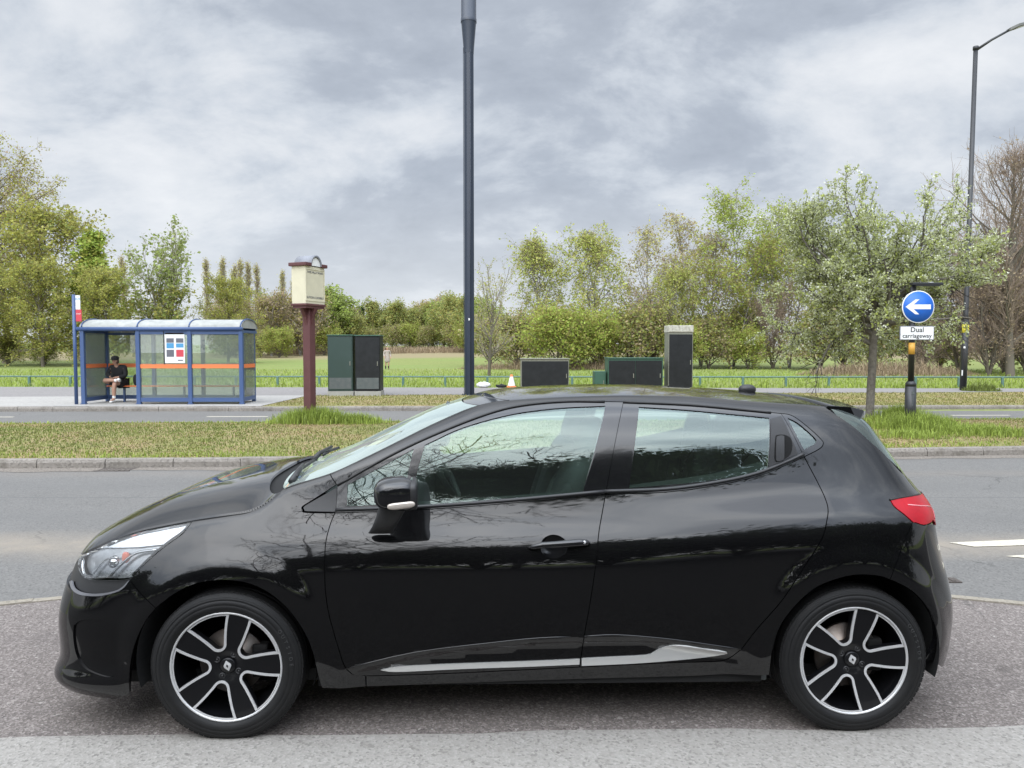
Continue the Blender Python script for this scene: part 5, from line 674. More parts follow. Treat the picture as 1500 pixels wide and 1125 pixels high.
# ---- wheels
RT=.312
def wheel(u,w,sgn,spin):
    wh=link('wheel',None,CAR,(u,w,RT)); wh.rotation_euler=(R(90) if sgn<0 else R(-90),0,0)
    # local z points outwards
    prof=[(.205,-.10),(.222,-.104),(.236,-.112),(.258,-.116),(.282,-.112),(.300,-.098),(.3085,-.078),(.3115,-.05)]
    for g in (-.035,0.,.035): prof+=[(.312,g-.006),(.305,g-.0045),(.305,g+.0045),(.312,g+.006)]
    prof+=[(.3115,.05),(.3085,.078),(.303,.092),(.3005,.096),(.2985,.096),(.294,.1020),(.291,.1055),(.289,.1055),(.286,.1075),(.280,.1105),(.2785,.1085),(.277,.111),(.262,.1155),(.2605,.1142),(.259,.1158),(.246,.1145),(.238,.111),(.232,.106),(.226,.100)]
    mb=MB(); mb.lathe(prof,96)
    # shoulder tread blocks
    for k in range(84):
        a=2*PI*k/84; Mx=Matrix.Rotation(a,4,'Z')
        mb.box(.2965,-.0098,.060,.3098,.0098,.090,M=Mx)
        mb.box(.2965,-.0098,-.090,.3098,.0098,-.060,M=Mx)
    ty=mb.build('tyre',M_tyre,wh)
    for k,ch in enumerate('OUTSIDE'):
        a=R(34-5.2*k); text_mesh(ch,.021,M_tyremark,'sidewall_lettering',ty,Matrix.Rotation(a-R(90),4,'Z')@Matrix.Translation((0,.268,.1146)),depth=.0012)
    rim=link('rim',None,wh)
    rim.rotation_euler=(0,0,spin)
    RO=.2265
    mb=MB(); mb.lathe([(.2275,.104),(.222,.100),(.214,.085),(.208,.04),(.198,.0),(.198,-.09),(.215,-.10)],72); 
    # face with five windows
    def zf(r): r=np.asarray(r); return .086+.012*sstep((r-.05)/.17)-.010*sstep((.075-r)/.05)
    n=72; outer=[(.2195*math.cos(2*PI*k/n),.2195*math.sin(2*PI*k/n)) for k in range(n)]
    holes=[];
    for k in range(5):
        c0=R(37+72*k); L_=[]
        ha=R(22.0); ro=.2130
        for q in np.linspace(-ha,ha,9): L_.append((ro,q))
        # straight flanks to a rounded apex
        ra=.070; pts=[]
        ptr=(ro*math.cos(ha),ro*math.sin(ha))
        rc=.098; rr=.0235
        arc=[(rc-rr*math.sin(a)*1.0-0.0,rr*math.cos(a)) for a in np.linspace(R(25),R(155),12)]
        xy=[(ro*math.cos(q),ro*math.sin(q)) for q in np.linspace(-ha,ha,9)]
        fl=[]
        e=(arc[0]); m_=((ptr[0]+e[0])/2+.004,(ptr[1]+e[1])/2-.0035)
        xy+= [((1-s)**2*ptr[0]+2*s*(1-s)*m_[0]+s*s*e[0],(1-s)**2*ptr[1]+2*s*(1-s)*m_[1]+s*s*e[1]) for s in np.linspace(.12,.9,6)]
        xy+=arc
        xy+= [((1-s)**2*ptr[0]+2*s*(1-s)*m_[0]+s*s*e[0],-((1-s)**2*ptr[1]+2*s*(1-s)*m_[1]+s*s*e[1])) for s in np.linspace(.9,.12,6)]
        cc,ss=math.cos(c0),math.sin(c0); holes.append([(x*cc-y*ss,x*ss+y*cc) for x,y in xy])
    P,Fc=tri_poly(outer,holes,.012); r_=np.hypot(P[:,0],P[:,1])
    mb.add([(x,y,float(z)) for (x,y),z in zip(P,zf(r_))],[tuple(f) for f in Fc],0,True)
    for h in holes:
        nh=len(h); q=np.array(h); z=zf(np.hypot(q[:,0],q[:,1])); V=[(x,y,float(a)) for (x,y),a in zip(h,z)]+[(x*.995,y*.995,float(a)-.035) for (x,y),a in zip(h,z)]
        mb.add(V,[(i,nh+i,nh+(i+1)%nh,(i+1)%nh) for i in range(nh)],0,False)
    mb.build('rim_face',M_wheelblack,wh).rotation_euler=(0,0,spin)
    # machined silver edges round the windows and the rim
    mb=MB()
    for h in holes:
        q=np.array(h); ii=inset(q,-.0098); nh=len(q)
        ii_r=np.hypot(ii[:,0],ii[:,1]); ii*=np.minimum(1,.2185/ii_r)[:,None]
        z0=zf(np.hypot(q[:,0],q[:,1]))+.0022; z1=zf(np.hypot(ii[:,0],ii[:,1]))+.0022
        V=[(a,b,float(c)) for (a,b),c in zip(q,z0)]+[(a,b,float(c)) for (a,b),c in zip(ii,z1)]+[(a,b,float(c)-.004) for (a,b),c in zip(ii,z1)]+[(a,b,float(c)-.006) for (a,b),c in zip(q,z0)]
        for k_ in range(3): mb.add(V,[],0)
        mb.v=mb.v[:-2*len(V)]
        b=len(mb.v)-len(V)
        for i in range(nh):
            j=(i+1)%nh; mb.f+=[(b+i,b+j,b+nh+j,b+nh+i),(b+nh+i,b+nh+j,b+2*nh+j,b+2*nh+i),(b+i,b+3*nh+i,b+3*nh+j,b+j)]; mb.m+=[0]*3; mb.s+=[False]*3
    mb.lathe([(.2195,.0985),(.2210,.1045),(.2265,.1055),(.2285,.102)],96)
    mb.build('machined_edge',M_silver,wh).rotation_euler=(0,0,spin)
    mb=MB()
    for k in range(4):
        a=PI/4+k*PI/2+.25; mb.lathe([(.013,.076),(.013,.083),(.0085,.083),(.0085,.0795),(.0045,.0795),(.004,.083),(0,.083)],14,M=Matrix.Translation((.050*math.cos(a),.050*math.sin(a),0)))
    mb.build('wheel_nut',M_wheelblack if False else M_trim,wh).rotation_euler=(0,0,spin)
    # centre cap with a plain rhombus emblem
    mb=MB(); mb.lathe([(.031,.074),(.031,.082),(.028,.085),(0,.0855)],36); cap=mb.build('centre_cap',M_wheelblack,wh)
    mb=MB()
    o_=[(0,.022),(.015,0.004),(.015,-.004),(0,-.022),(-.015,-.004),(-.015,.004)]; i_=[(0,.0075),(.0042,.0012),(.0042,-.0012),(0,-.0075),(-.0042,-.0012),(-.0042,.0012)]
    V=[(x,y,.088) for x,y in o_]+[(x,y,.090) for x,y in i_]+[(x,y,.085) for x,y in o_]
    mb.add(V,[(i,(i+1)%6,6+(i+1)%6,6+i) for i in range(6)]+[(12+i,12+(i+1)%6,(i+1)%6,i) for i in range(6)]); mb.build('emblem',M_silver,wh).rotation_euler=(0,0,spin*.6+.25)
    mb=MB(); mb.lathe([(.06,.035),(.06,.03),(.135,.03),(.135,.012),(.06,.012)],48); mb.lathe([(.0,.05),(.06,.05),(.066,.03)],32); mb.build('brake_disc',M_disc,wh)
    mb=MB(); mb.box(.085,-.07,-.005,.150,.07,.045,bev=.01); mb.build('brake_caliper',M_dark,wh)
    bpy.data.objects.remove(rim)
for u,w,s in ((0,-.748,-1),(0,.748,1),(2.589,-.742,-1),(2.589,.742,1)): wheel(u,w,s,R(2 if u==0 else 3))

# ---------------------------------------------------------------- ground, roads, kerbs, grass
def gmat(name, base, second, speck, rough=.9, spk_scale=70., spk=.5, blotch=.5, bump=.35, extra=None):
    m=bpy.data.materials.new(name); m.use_nodes=True; N,L=nodes(m); b=pbsdf(m); b.inputs['Roughness'].default_value=rough; b.inputs['Specular IOR Level'].default_value=.3
    tc=N.new('ShaderNodeTexCoord'); P=tc.outputs['Object']
    def noise(s,d=5,r=.6):
        t=N.new('ShaderNodeTexNoise'); t.inputs['Scale'].default_value=s; t.inputs['Detail'].default_value=d; t.inputs['Roughness'].default_value=r; L.new(P,t.inputs['Vector']); return t.outputs['Fac']
    def rng(v,a,c,lo=0.,hi=1.):
        r=N.new('ShaderNodeMapRange'); r.inputs['From Min'].default_value=a; r.inputs['From Max'].default_value=c; r.inputs['To Min'].default_value=lo; r.inputs['To Max'].default_value=hi; L.new(v,r.inputs['Value']); return r.outputs['Result']
    def mix(f,a,c,mode='MIX'):
        x=N.new('ShaderNodeMix'); x.data_type='RGBA'; x.blend_type=mode
        (L.new(f,x.inputs['Factor']) if not isinstance(f,float) else x.inputs['Factor'].__setattr__('default_value',f))
        for k,v in (('A',a),('B',c)):
            if isinstance(v,tuple): x.inputs[k].default_value=v+(1,)
            else: L.new(v,x.inputs[k])
        return x.outputs['Result']
    c=mix(rng(noise(.8,6,.65),.35,.68,0,blotch),base,second)
    c=mix(rng(noise(9,6,.7),.3,.75,0,.35),c,second)
    v=N.new('ShaderNodeTexVoronoi'); v.inputs['Scale'].default_value=spk_scale; L.new(P,v.inputs['Vector'])
    sp=N.new('ShaderNodeSeparateColor'); L.new(v.outputs['Color'],sp.inputs[0])
    c=mix(rng(sp.outputs[0],.45,1.,0,spk),c,speck)
    c=mix(rng(sp.outputs[1],.72,.95,0,spk),c,tuple(x*.28 for x in base))
    if extra: c=extra(N,L,P,c,noise,rng,mix)
    L.new(c,b.inputs['Base Color'])
    if bump:
        bp=N.new('ShaderNodeBump'); bp.inputs['Strength'].default_value=bump; bp.inputs['Distance'].default_value=.006
        L.new(v.outputs['Distance'],bp.inputs['Height']); L.new(bp.outputs['Normal'],b.inputs['Normal'])
    return m
def mth(N,L,op,a,b_=None,c=None):
    n=N.new('ShaderNodeMath'); n.operation=op
    for i,v in enumerate((a,b_,c)):
        if v is None: continue
        if isinstance(v,(int,float)): n.inputs[i].default_value=v
        else: L.new(v,n.inputs[i])
    return n.outputs[0]
def cracks(N,L,P,c,noise,rng,mix,s):
    n=N.new('ShaderNodeTexNoise'); n.inputs['Scale'].default_value=2.2; n.inputs['Detail'].default_value=5; L.new(P,n.inputs['Vector'])
    a=N.new('ShaderNodeVectorMath'); a.operation='MULTIPLY_ADD'; a.inputs[1].default_value=(.55,.55,0); L.new(n.outputs['Color'],a.inputs[0]); L.new(P,a.inputs[2])
    v=N.new('ShaderNodeTexVoronoi'); v.feature='DISTANCE_TO_EDGE'; v.inputs['Scale'].default_value=s; L.new(a.outputs[0],v.inputs['Vector'])
    k=mth(N,L,'MULTIPLY',rng(v.outputs['Distance'],.006,.001),rng(noise(.5,3),.5,.62,0,.55)); return mix(k,c,(.05,.048,.045))
def road_extra(N,L,P,c,noise,rng,mix):
    s=N.new('ShaderNodeSeparateXYZ'); L.new(P,s.inputs[0]); X,Y=s.outputs[0],s.outputs[1]
    wob=noise(.7,4); wy=mth(N,L,'MULTIPLY_ADD',wob,.5,Y)
    # dusty buff band where tyres never run
    d=mth(N,L,'ABSOLUTE',mth(N,L,'SUBTRACT',wy,6.35)); c=mix(mth(N,L,'MULTIPLY',rng(d,.55,.05),rng(noise(2.2,5),.3,.6,.35,.9)),c,(.27,.235,.19))
    # tar seam
    sm=mth(N,L,'SUBTRACT',mth(N,L,'MULTIPLY_ADD',noise(3.,3),.05,Y),8.12); c=mix(rng(mth(N,L,'ABSOLUTE',sm),.022,.008,0,.55),c,(.10,.10,.10))
    for y0 in (7.15,8.75):
        d=mth(N,L,'ABSOLUTE',mth(N,L,'SUBTRACT',wy,y0+.25)); c=mix(rng(d,.42,.05,0,.28),c,(.13,.128,.124))
    c=cracks(N,L,P,c,noise,rng,mix,.42)
    d=mth(N,L,'ABSOLUTE',mth(N,L,'SUBTRACT',wy,9.9)); c=mix(rng(d,.35,.0,0,.25),c,(.22,.19,.16))
    return c
def tar_extra(N,L,P,c,noise,rng,mix):
    c=mix(rng(noise(1.6,6,.7),.5,.72,0,.45),c,(.12,.105,.10))
    c=mix(rng(noise(34,3,.6),.63,.7,0,.7),c,(.40,.37,.34)); c=cracks(N,L,P,c,noise,rng,mix,.7)
    c=mix(rng(noise(2.6,3,.5),.66,.74,0,.55),c,(.07,.062,.056))
    return c
M_road=gmat('road_asphalt_grey',(.160,.155,.146),(.125,.121,.114),(.26,.25,.236),spk_scale=80,spk=.35,extra=road_extra)
M_tar=gmat('bay_tarmac_pinkish',(.168,.146,.134),(.115,.099,.090),(.42,.375,.345),spk_scale=125,spk=.50,blotch=.75,extra=tar_extra)
M_conc=gmat('pale_concrete',(.305,.288,.262),(.245,.23,.208),(.42,.40,.37),spk_scale=95,spk=.4,extra=lambda N,L,P,c,noise,rng,mix: mix(rng(noise(30,3,.6),.64,.70,0,.7),c,(.13,.12,.11)))
M_slab=gmat('bus_platform_concrete',(.36,.345,.32),(.29,.275,.255),(.45,.43,.41),spk_scale=20,spk=.25)
M_path=gmat('footpath_tarmac',(.235,.22,.21),(.19,.18,.172),(.31,.29,.28),spk_scale=24,spk=.3)
M_kerb=gmat('kerb_concrete',(.26,.235,.205),(.17,.155,.135),(.34,.31,.28),spk_scale=40,spk=.4,bump=.5,extra=lambda N,L,P,c,noise,rng,mix: mix(rng(noise(3,5,.7),.5,.68,0,.7),c,(.12,.105,.085)))
M_edge=gmat('edging_concrete',(.29,.26,.21),(.21,.185,.15),(.38,.345,.29),spk_scale=60,spk=.35)
M_white=gmat('worn_road_paint',(.62,.57,.46),(.50,.45,.36),(.70,.66,.56),spk_scale=50,spk=.35,extra=lambda N,L,P,c,noise,rng,mix: mix(rng(noise(14,5,.7),.56,.66,0,.75),c,(.26,.25,.24)))
def turf_extra(N,L,P,c,noise,rng,mix):
    c=mix(rng(noise(.9,6,.7),.43,.57,0,.95),c,(.28,.205,.11))
    c=mix(rng(noise(5.,5,.7),.5,.68,0,.7),c,(.22,.25,.06))
    return c
M_turf=gmat('mown_turf',(.18,.185,.06),(.25,.205,.095),(.27,.25,.11),spk_scale=30,spk=.5,extra=turf_extra)
def field_extra(N,L,P,c,noise,rng,mix):
    s=N.new('ShaderNodeSeparateXYZ'); L.new(P,s.inputs[0]); Y=s.outputs[1]
    mp=N.new('ShaderNodeMapping'); mp.inputs['Scale'].default_value=(.05,.35,1); L.new(P,mp.inputs[0])
    t=N.new('ShaderNodeTexNoise'); t.inputs['Scale'].default_value=1.; t.inputs['Detail'].default_value=6; L.new(mp.outputs[0],t.inputs['Vector'])
    c=mix(rng(t.outputs['Fac'],.48,.62,0,.75),c,(.16,.225,.055))
    wy=mth(N,L,'MULTIPLY_ADD',t.outputs['Fac'],30.,Y)
    far=mth(N,L,'MULTIPLY',rng(wy,96,104),rng(wy,150,135)); c=mix(mth(N,L,'MULTIPLY',far,.9),c,(.25,.20,.115))
    return c
M_field=gmat('meadow_grass',(.20,.232,.065),(.18,.21,.06),(.25,.265,.09),spk_scale=9,spk=.4,blotch=.8,bump=.3,extra=field_extra)
KX=[-60,-25,-12,-6.3,-2.5,2,5.6,7.8,14,30,60]; KY=[8.6,9.5,9.9,10.1,10.28,10.72,11.15,11.4,12.1,14.2,18]
yN=lambda x:pchip(KX,KY,x)
yF=lambda x:15.75+.046*np.asarray(x,float)
yK=lambda x:19.65+.02*np.asarray(x,float)
yP0=lambda x:24.9+.085*np.asarray(x,float); yP1=lambda x:29.3-.03*np.asarray(x,float)
edgeY=lambda x:5.27-.060*np.asarray(x,float)**2
def strip(name,fa,fb,z,x0,x1,n,m,ny=2,zf=None):
    X=np.linspace(x0,x1,n); V=[]
    for k in range(ny):
        t=k/(ny-1); Y=fa(X)*(1-t)+fb(X)*t; Z=np.full(n,z) if zf is None else zf(X,Y,t); V.append(np.stack([X,Y,Z],1))
    V=np.concatenate(V); idx=np.arange(ny*n).reshape(ny,n); Fc=np.stack([idx[:-1,:-1],idx[:-1,1:],idx[1:,1:],idx[1:,:-1]],-1).reshape(-1,4)
    o=mesh_np(name,V,Fc,m,smooth=ny>2); o['kind']='structure'; return o
cst=lambda c:(lambda x:np.full(len(np.atleast_1d(x)),float(c)))
def fieldz(x,y): return .10+np.where(y>62,(np.minimum(y,190)-62)*.0205,0)+np.where(y>45,np.sin(x*.05+1)*np.minimum((y-45)*.006,.4),0)
def sheet(name,xs,ys,zf,m):
    X,Y=np.meshgrid(xs,ys); Z=zf(X,Y); V=np.stack([X,Y,Z],-1).reshape(-1,3); n,k=X.shape; idx=np.arange(n*k).reshape(n,k)
    Fc=np.stack([idx[:-1,:-1],idx[:-1,1:],idx[1:,1:],idx[1:,:-1]],-1).reshape(-1,4); o=mesh_np(name,V,Fc,m,smooth=True); o['kind']='structure'; return o
sheet('ground',np.linspace(-900,900,61),np.concatenate([np.linspace(-300,-14,6),np.linspace(-10,19,8),np.linspace(21,62,20),np.linspace(66,200,30),np.linspace(230,1500,12)]),lambda x,y:np.where(y>20,fieldz(x,y),np.where(y<-20,.1,-.05)),M_field)
strip('road',cst(3.4),lambda x:yK(x)+.02,0.,-70,70,60,M_road,8)
bx=np.linspace(-9,9,61)
strip('parking_bay',cst(2.5),edgeY,.006,-9,9,81,M_tar,4)
strip('unseen_dark_ground',cst(-18),cst(2.74),.008,-40,40,40,gmat('unseen_ground_dark',(.045,.042,.038),(.03,.028,.026),(.08,.075,.07),spk_scale=60,spk=.5),2)  # unseen dark ground, added so the lower doors mirror something dark
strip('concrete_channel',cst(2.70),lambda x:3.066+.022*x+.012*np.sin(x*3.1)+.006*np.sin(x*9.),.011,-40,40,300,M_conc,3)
# flush edging stones between the bay and the road
mb=MB(); rg_=random.Random(3); x=-5.2
while x<5.2:
    l=.30; a=x;b=x+l-.006; ya,yb=float(edgeY(a)),float(edgeY(b)); h=.014+rg_.uniform(-.003,.003); d=.032
    t=Vector((b-a,yb-ya,0)).normalized(); n=Vector((-t.y,t.x,0))*d; pa,pb=Vector((a,ya,0)),Vector((b,yb,0))
    q=[pa-n,pb-n,pb+n,pa+n]; mb.add([(p.x,p.y,-.02) for p in q]+[(p.x,p.y,h) for p in q],[(4,5,6,7),(0,1,5,4),(1,2,6,5),(2,3,7,6),(3,0,4,7)]); x+=l/math.hypot(1,.12*abs(x)) if True else l
mb.build('edging',M_edge)['kind']='structure'
def kerb(name,f,x0,x1,side):
    """row of kerb stones; side=+1 road lies on the nearer side"""
    mb=MB(); x=x0; rg=random.Random(9)
    while x<x1:
        a,b=x,x+.905; pa,pb=Vector((a,float(f(a)),0)),Vector((b-.010,float(f(b-.010)),0)); t=(pb-pa).normalized(); n=Vector((-t.y,t.x,0))
        h=.122+rg.uniform(-.006,.006); w=.125; s=.012; off=n*rg.uniform(-.006,.006)
        pr=[(0,-.04),(0,.075),(.018,h-.008),(.04,h),(w,h),(w,-.04)]
        V=[tuple(p+off+n*(d*side)+Vector((0,0,z))) for p in (pa,pb) for d,z in pr]; k=len(pr)
        Fc=[(i,(i+1)%k,k+(i+1)%k,k+i) for i in range(k)]+[tuple(range(k-1,-1,-1)),tuple(range(k,2*k))]
        mb.add(V,Fc); x+=.905
    mb.build(name,M_kerb)['kind']='structure'
kerb('kerb',yN,-20,22,1); kerb('kerb',yF,-28,28,-1); kerb('kerb',yK,-30,32,1)
def medz(x,y,t): return .112+.05*np.sin(np.clip(t,0,1)*PI)+.012*np.sin(x*1.7+t*3)*np.sin(t*PI)
strip('central_reservation',lambda x:yN(x)+.12,lambda x:yF(x)-.12,.11,-40,40,161,M_turf,14,medz)
def med_z(x,y): t=(y-yN(x)-.12)/(yF(x)-yN(x)-.24); return medz(x,y,t)
strip('verge',lambda x:yK(x)+.12,yP0,.112,-60,60,40,M_turf,4)
strip('footpath',yP0,yP1,.118,-60,60,40,M_path,2)
strip('bus_platform',lambda x:yK(x)+.12,lambda x:yP0(x)+.01*0,.124,-60,-6.6,12,M_slab,2)
strip('gutter',lambda x:yN(x)-.28+.05*np.sin(x*2.3)+.03*np.sin(x*7.1),lambda x:yN(x)+.01,.004,-14,16,160,gmat('gutter_grit',(.20,.175,.15),(.15,.13,.11),(.30,.27,.23),spk_scale=60,spk=.6),2)
strip('lane_line',lambda x:17.98+.02*x,lambda x:18.10+.02*x,.004,-7.3,-5.85,4,M_white,2)
for a in (-13.3,-1.3,4.7,10.7): strip('lane_line',lambda x:17.98+.02*x,lambda x:18.10+.02*x,.004,a,a+1.45,4,M_white,2)
def flat(name,pts,z,m,kind='structure'):
    o=mesh_np(name,[(x,y,z) for x,y in pts],[tuple(range(len(pts)))],m)
    if kind: o['kind']=kind
    return o
flat('give_way_marking',[(3.63,6.17),(3.76,6.04),(4.6,6.13),(4.5,6.30)],.005,M_white); flat('give_way_marking',[(4.75,6.17),(4.78,6.10),(5.7,6.2),(5.6,6.36)],.005,M_white)
flat('give_way_marking',[(3.83,5.76),(3.95,5.71),(4.7,5.78),(4.65,5.93)],.005,M_white)
M_iron=mat('cast_iron',(.10,.085,.075),.7,.3,bump=(60,.4))
mb=MB(); mb.box(2.86,5.10,.0,3.10,5.20,.009); 
for k in range(4): mb.box(2.875+.055*k,5.112,.009,2.90+.055*k,5.19,.013)
tag(mb.build('utility_cover',M_iron),'small rusty iron utility cover set in the road just behind the car','utility cover')
mb=MB(); 
for k in range(7): mb.box(-5.50+.065*k,9.86,.0,-5.47+.065*k,10.08,.008)
mb.box(-5.53,9.84,-.01,-5.05,9.86,.009); mb.box(-5.53,10.08,-.01,-5.05,10.10,.009)
tag(mb.build('gully_grate',M_iron),'iron gully grate in the gutter beside the central reservation kerb','drain')
def blades(name,pts,h,wd,m,seed=1,lean=.6,label=None):
    """grass blades: two-segment tapering leaves, one mesh"""
    rs=np.random.RandomState(seed); n=len(pts); a=rs.rand(n)*2*PI; H_=h*(.5+rs.rand(n)) if np.isscalar(h) else h*(.6+.8*rs.rand(n)); W_=wd*(.6+.8*rs.rand(n))
    d=np.stack([np.cos(a),np.sin(a),np.zeros(n)],1); s=np.stack([-np.sin(a),np.cos(a),np.zeros(n)],1); ln=lean*rs.rand(n)
    up=np.array([0,0,1.]); b=np.asarray(pts)
    m1=b+up*(H_*.55)[:,None]+d*(H_*ln*.25)[:,None]; tip=b+up*(H_*(1-.3*ln))[:,None]+d*(H_*ln)[:,None]
    V=np.stack([b-s*W_[:,None]/2,b+s*W_[:,None]/2,m1+s*W_[:,None]*.4,m1-s*W_[:,None]*.4,tip],1).reshape(-1,3)
    i=np.arange(n)*5; Fc=np.concatenate([np.stack([i,i+1,i+2,i+3],1).tolist(),]).tolist()+np.stack([i+3,i+2,i+4],1).tolist()
    o=mesh_np(name,V,[tuple(f) for f in Fc],m)
    o['kind']='stuff'
    if label: tag(o,label,'grass')
    return o
M_gr1=leafmat('grass_green',(.165,.20,.05),.45,.3); M_gr2=leafmat('grass_straw',(.32,.245,.13),.4,.3); M_gr3=leafmat('grass_lush',(.27,.34,.07),.4,.35); M_gr4=leafmat('grass_yellow_green',(.235,.225,.075),.4,.3)
rs=np.random.RandomState(4)
def vnoise(x,y,s,seed):
    r=np.random.RandomState(seed); out=np.zeros_like(x)
    for o in range(3):
        G_=r.rand(64,64); u=x*s*2**o; v=y*s*2**o; i=np.floor(u).astype(int); j=np.floor(v).astype(int); a=u-i; b=v-j; a=a*a*(3-2*a); b=b*b*(3-2*b)
        g=lambda p,q:G_[p%64,q%64]
        out+=(g(i,j)*(1-a)*(1-b)+g(i+1,j)*a*(1-b)+g(i,j+1)*(1-a)*b+g(i+1,j+1)*a*b)*.5**o
    return out/1.75
n=128000; y=10.1+rs.rand(n)*6.6; x=(rs.rand(n)*2-1)*(.98*y+.8); t=(y-yN(x)-.12)/(yF(x)-yN(x)-.24); k=(t>0.0)&(t<1.0); x,y=x[k],y[k]
z=med_z(x,y)-.004; nv=vnoise(x,y,.55,3); sel=nv+rs.rand(len(x))*.35
P3=np.stack([x,y,z],1); edge=((y-yN(x))<.5)|((yF(x)-y)<.5)
a=(sel<.60); c=(sel>.74); b=~(a|c)
edge&=rs.rand(len(x))<.6
blades('reservation_grass',P3[a&~edge],.036,.012,M_gr1,1,1.1,'short green grass on the central reservation')
blades('reservation_grass',P3[b&~edge],.034,.012,M_gr4,2,1.2,'yellowing grass blades on the central reservation')
blades('reservation_grass',P3[c&~edge],.026,.013,M_gr2,3,1.8,'straw coloured grass cuttings on the central reservation')
blades('reservation_grass',P3[edge],.055,.012,M_gr3,4,1.0,'longer grass along the edges of the central reservation')
def clump(cx,cy,rx,ry,n,h,seed,label):
    r=np.random.RandomState(seed); q=r.randn(n,2)*.5; px_,py_=cx+q[:,0]*rx,cy+q[:,1]*ry; k=(py_>yN(px_)+.15)&(py_<yF(px_)-.05); px_,py_,q=px_[k],py_[k],q[k]
    z_=med_z(px_,py_); hh=h*np.exp(-.5*(q**2).sum(1))
    o=blades('tall_grass_clump',np.stack([px_,py_,z_],1),hh,.014,M_gr3 if seed%2 else M_gr1,seed,.8); return tag(o,label,'grass clump')
clump(-3.95,15.0,.75,.40,2600,.34,7,'tall bright green grass clump round the foot of the brown sign post')
clump(-3.1,15.0,.55,.35,700,.22,11,'sparser grass tuft just right of the brown sign post clump')
clump(7.35,13.6,.75,.75,2600,.30,17,'tall grass clump round the black post of the arrow sign')
clump(8.15,12.9,.8,.55,1500,.17,21,'low spreading grass clump in front of the arrow sign, right of its post')
clump(8.05,15.5,.55,.3,1500,.34,23,'tall grass tuft right of the blossom tree trunk')
clump(6.7,12.6,.7,.5,700,.12,19,'low grass tuft left of the arrow sign post')
n=38000; y=19.9+rs.rand(n)*6; x=(rs.rand(n)*2-1)*(.92*y+.8); k=(y>yK(x)+.2)&(y<yP0(x)-.05)&(x>-6.5); x,y=x[k],y[k]
blades('verge_grass',np.stack([x,y,np.full(len(x),.11)],1),.05,.02,M_gr4,5,1.2,'mown grass on the verge beyond the far road')
n=34000; y=29+rs.rand(n)**1.5*26; x=(rs.rand(n)*2-1)*(.95*y); k=y>yP1(x)+.1; x,y=x[k],y[k]
blades('meadow_grass',np.stack([x,y,np.full(len(x),.09)],1),.16,.035,M_gr3,6,.8,'lush meadow grass behind the knee rail')

# ---------------------------------------------------------------- street furniture
M_blue=mat('shelter_blue_paint',(.045,.085,.20),.4,noise=(6.,.4,(.06,.10,.2)))
M_orange2=mat('orange_band',(.75,.19,.06),.5)
M_shglass=glassmat('shelter_glazing_hazy',(.88,.92,.87),1.45,.0,.13,(1,1,1))
M_roofp=mat('shelter_roof_polycarbonate',(.40,.405,.385),.75,spec=.25,noise=(5.,.8,(.24,.25,.23)))
M_wt=mat('white_print',(.75,.75,.74),.5); M_redp=mat('red_print',(.55,.05,.07),.5); M_bluep=mat('blue_print',(.07,.28,.5),.5); M_dkp=mat('dark_print',(.12,.12,.14),.5); M_pinkp=mat('pink_print',(.6,.15,.2),.5)
sh=thing('bus_shelter','blue framed bus shelter with curved pale roof and orange band on its glass','bus shelter',(0,0,0))
YF,YB,ZB=20.35,21.55,.125; FX=[-11.62,-10.12,-8.72,-7.33]; BX=[-11.62,-10.27,-8.86,-7.42]
for xx in FX:
    mb=MB(); mb.box(xx-.055,YF-.05,ZB,xx+.055,YF+.05,2.12,bev=.012); mb.box(xx-.07,YF-.065,ZB,xx+.07,YF+.065,ZB+.02); mb.build('post',M_blue,sh)
for xx in BX:
    mb=MB(); mb.box(xx-.05,YB-.05,ZB,xx+.05,YB+.05,2.12,bev=.012); mb.build('post',M_blue,sh)
mb=MB(); mb.tube([(-11.75,YF-.04,2.16),(-7.27,YF-.04,2.16)],.055,12); mb.build('front_gutter',M_blue,sh)
mb=MB(); mb.tube([(-11.75,YB+.04,2.16),(-7.36,YB+.04,2.16)],.05,12); mb.build('rear_gutter',M_blue,sh)
for xx in (FX[0],FX[-1]):
    mb=MB(); mb.box(xx-.04,YF+.055,2.06,xx+.04,YB-.055,2.13); mb.build('end_beam',M_blue,sh)
def arcpts(n=13): return [((YF+YB)/2-.64*math.cos(PI*k/(n-1)),2.19+.245*math.sin(PI*k/(n-1))**.9) for k in range(n)]
A_=arcpts(17); mb=MB(); V=[];Fc=[]
for xx in (-11.68,-7.30): V+=[(xx,y,z) for y,z in A_]+[(xx,y*.998+.002*20.95,z-.012) for y,z in A_]
k=17
for i in range(k-1): Fc+=[(i,i+1,2*k+i+1,2*k+i),(k+i,3*k+i,3*k+i+1,k+i+1)]
mb.add(V,Fc,0,True)
for xx in (-11.66,-7.32):
    b=[(xx,y,z) for y,z in A_]; mb.add(b,[tuple(range(k))])
mb.build('roof',M_roofp,sh)
for xx in FX:
    mb=MB(); mb.tube([(xx,y,z+.012) for y,z in A_],.019,8); mb.build('roof_hoop',M_blue,sh)
def pane(x0,x1,y,band=True,par=sh):
    p=MB().box(x0,y-.006,.30,x1,y+.006,2.08).build('glass_panel',M_shglass,par)
    MB().box(x0,y-.022,1.10,x1,y-.0065,1.205).build('orange_strip',M_orange2,p)
    mb=MB(); mb.box(x0,y-.03,.19,x1,y+.03,.30); mb.box(x0,y-.028,2.02,x1,y+.028,2.10); mb.build('glazing_rail',M_blue,p)
for i in (1,2): pane(FX[i]+.055,FX[i+1]-.055,YF)
for i in range(3): pane(BX[i]+.05,BX[i+1]-.05,YB)
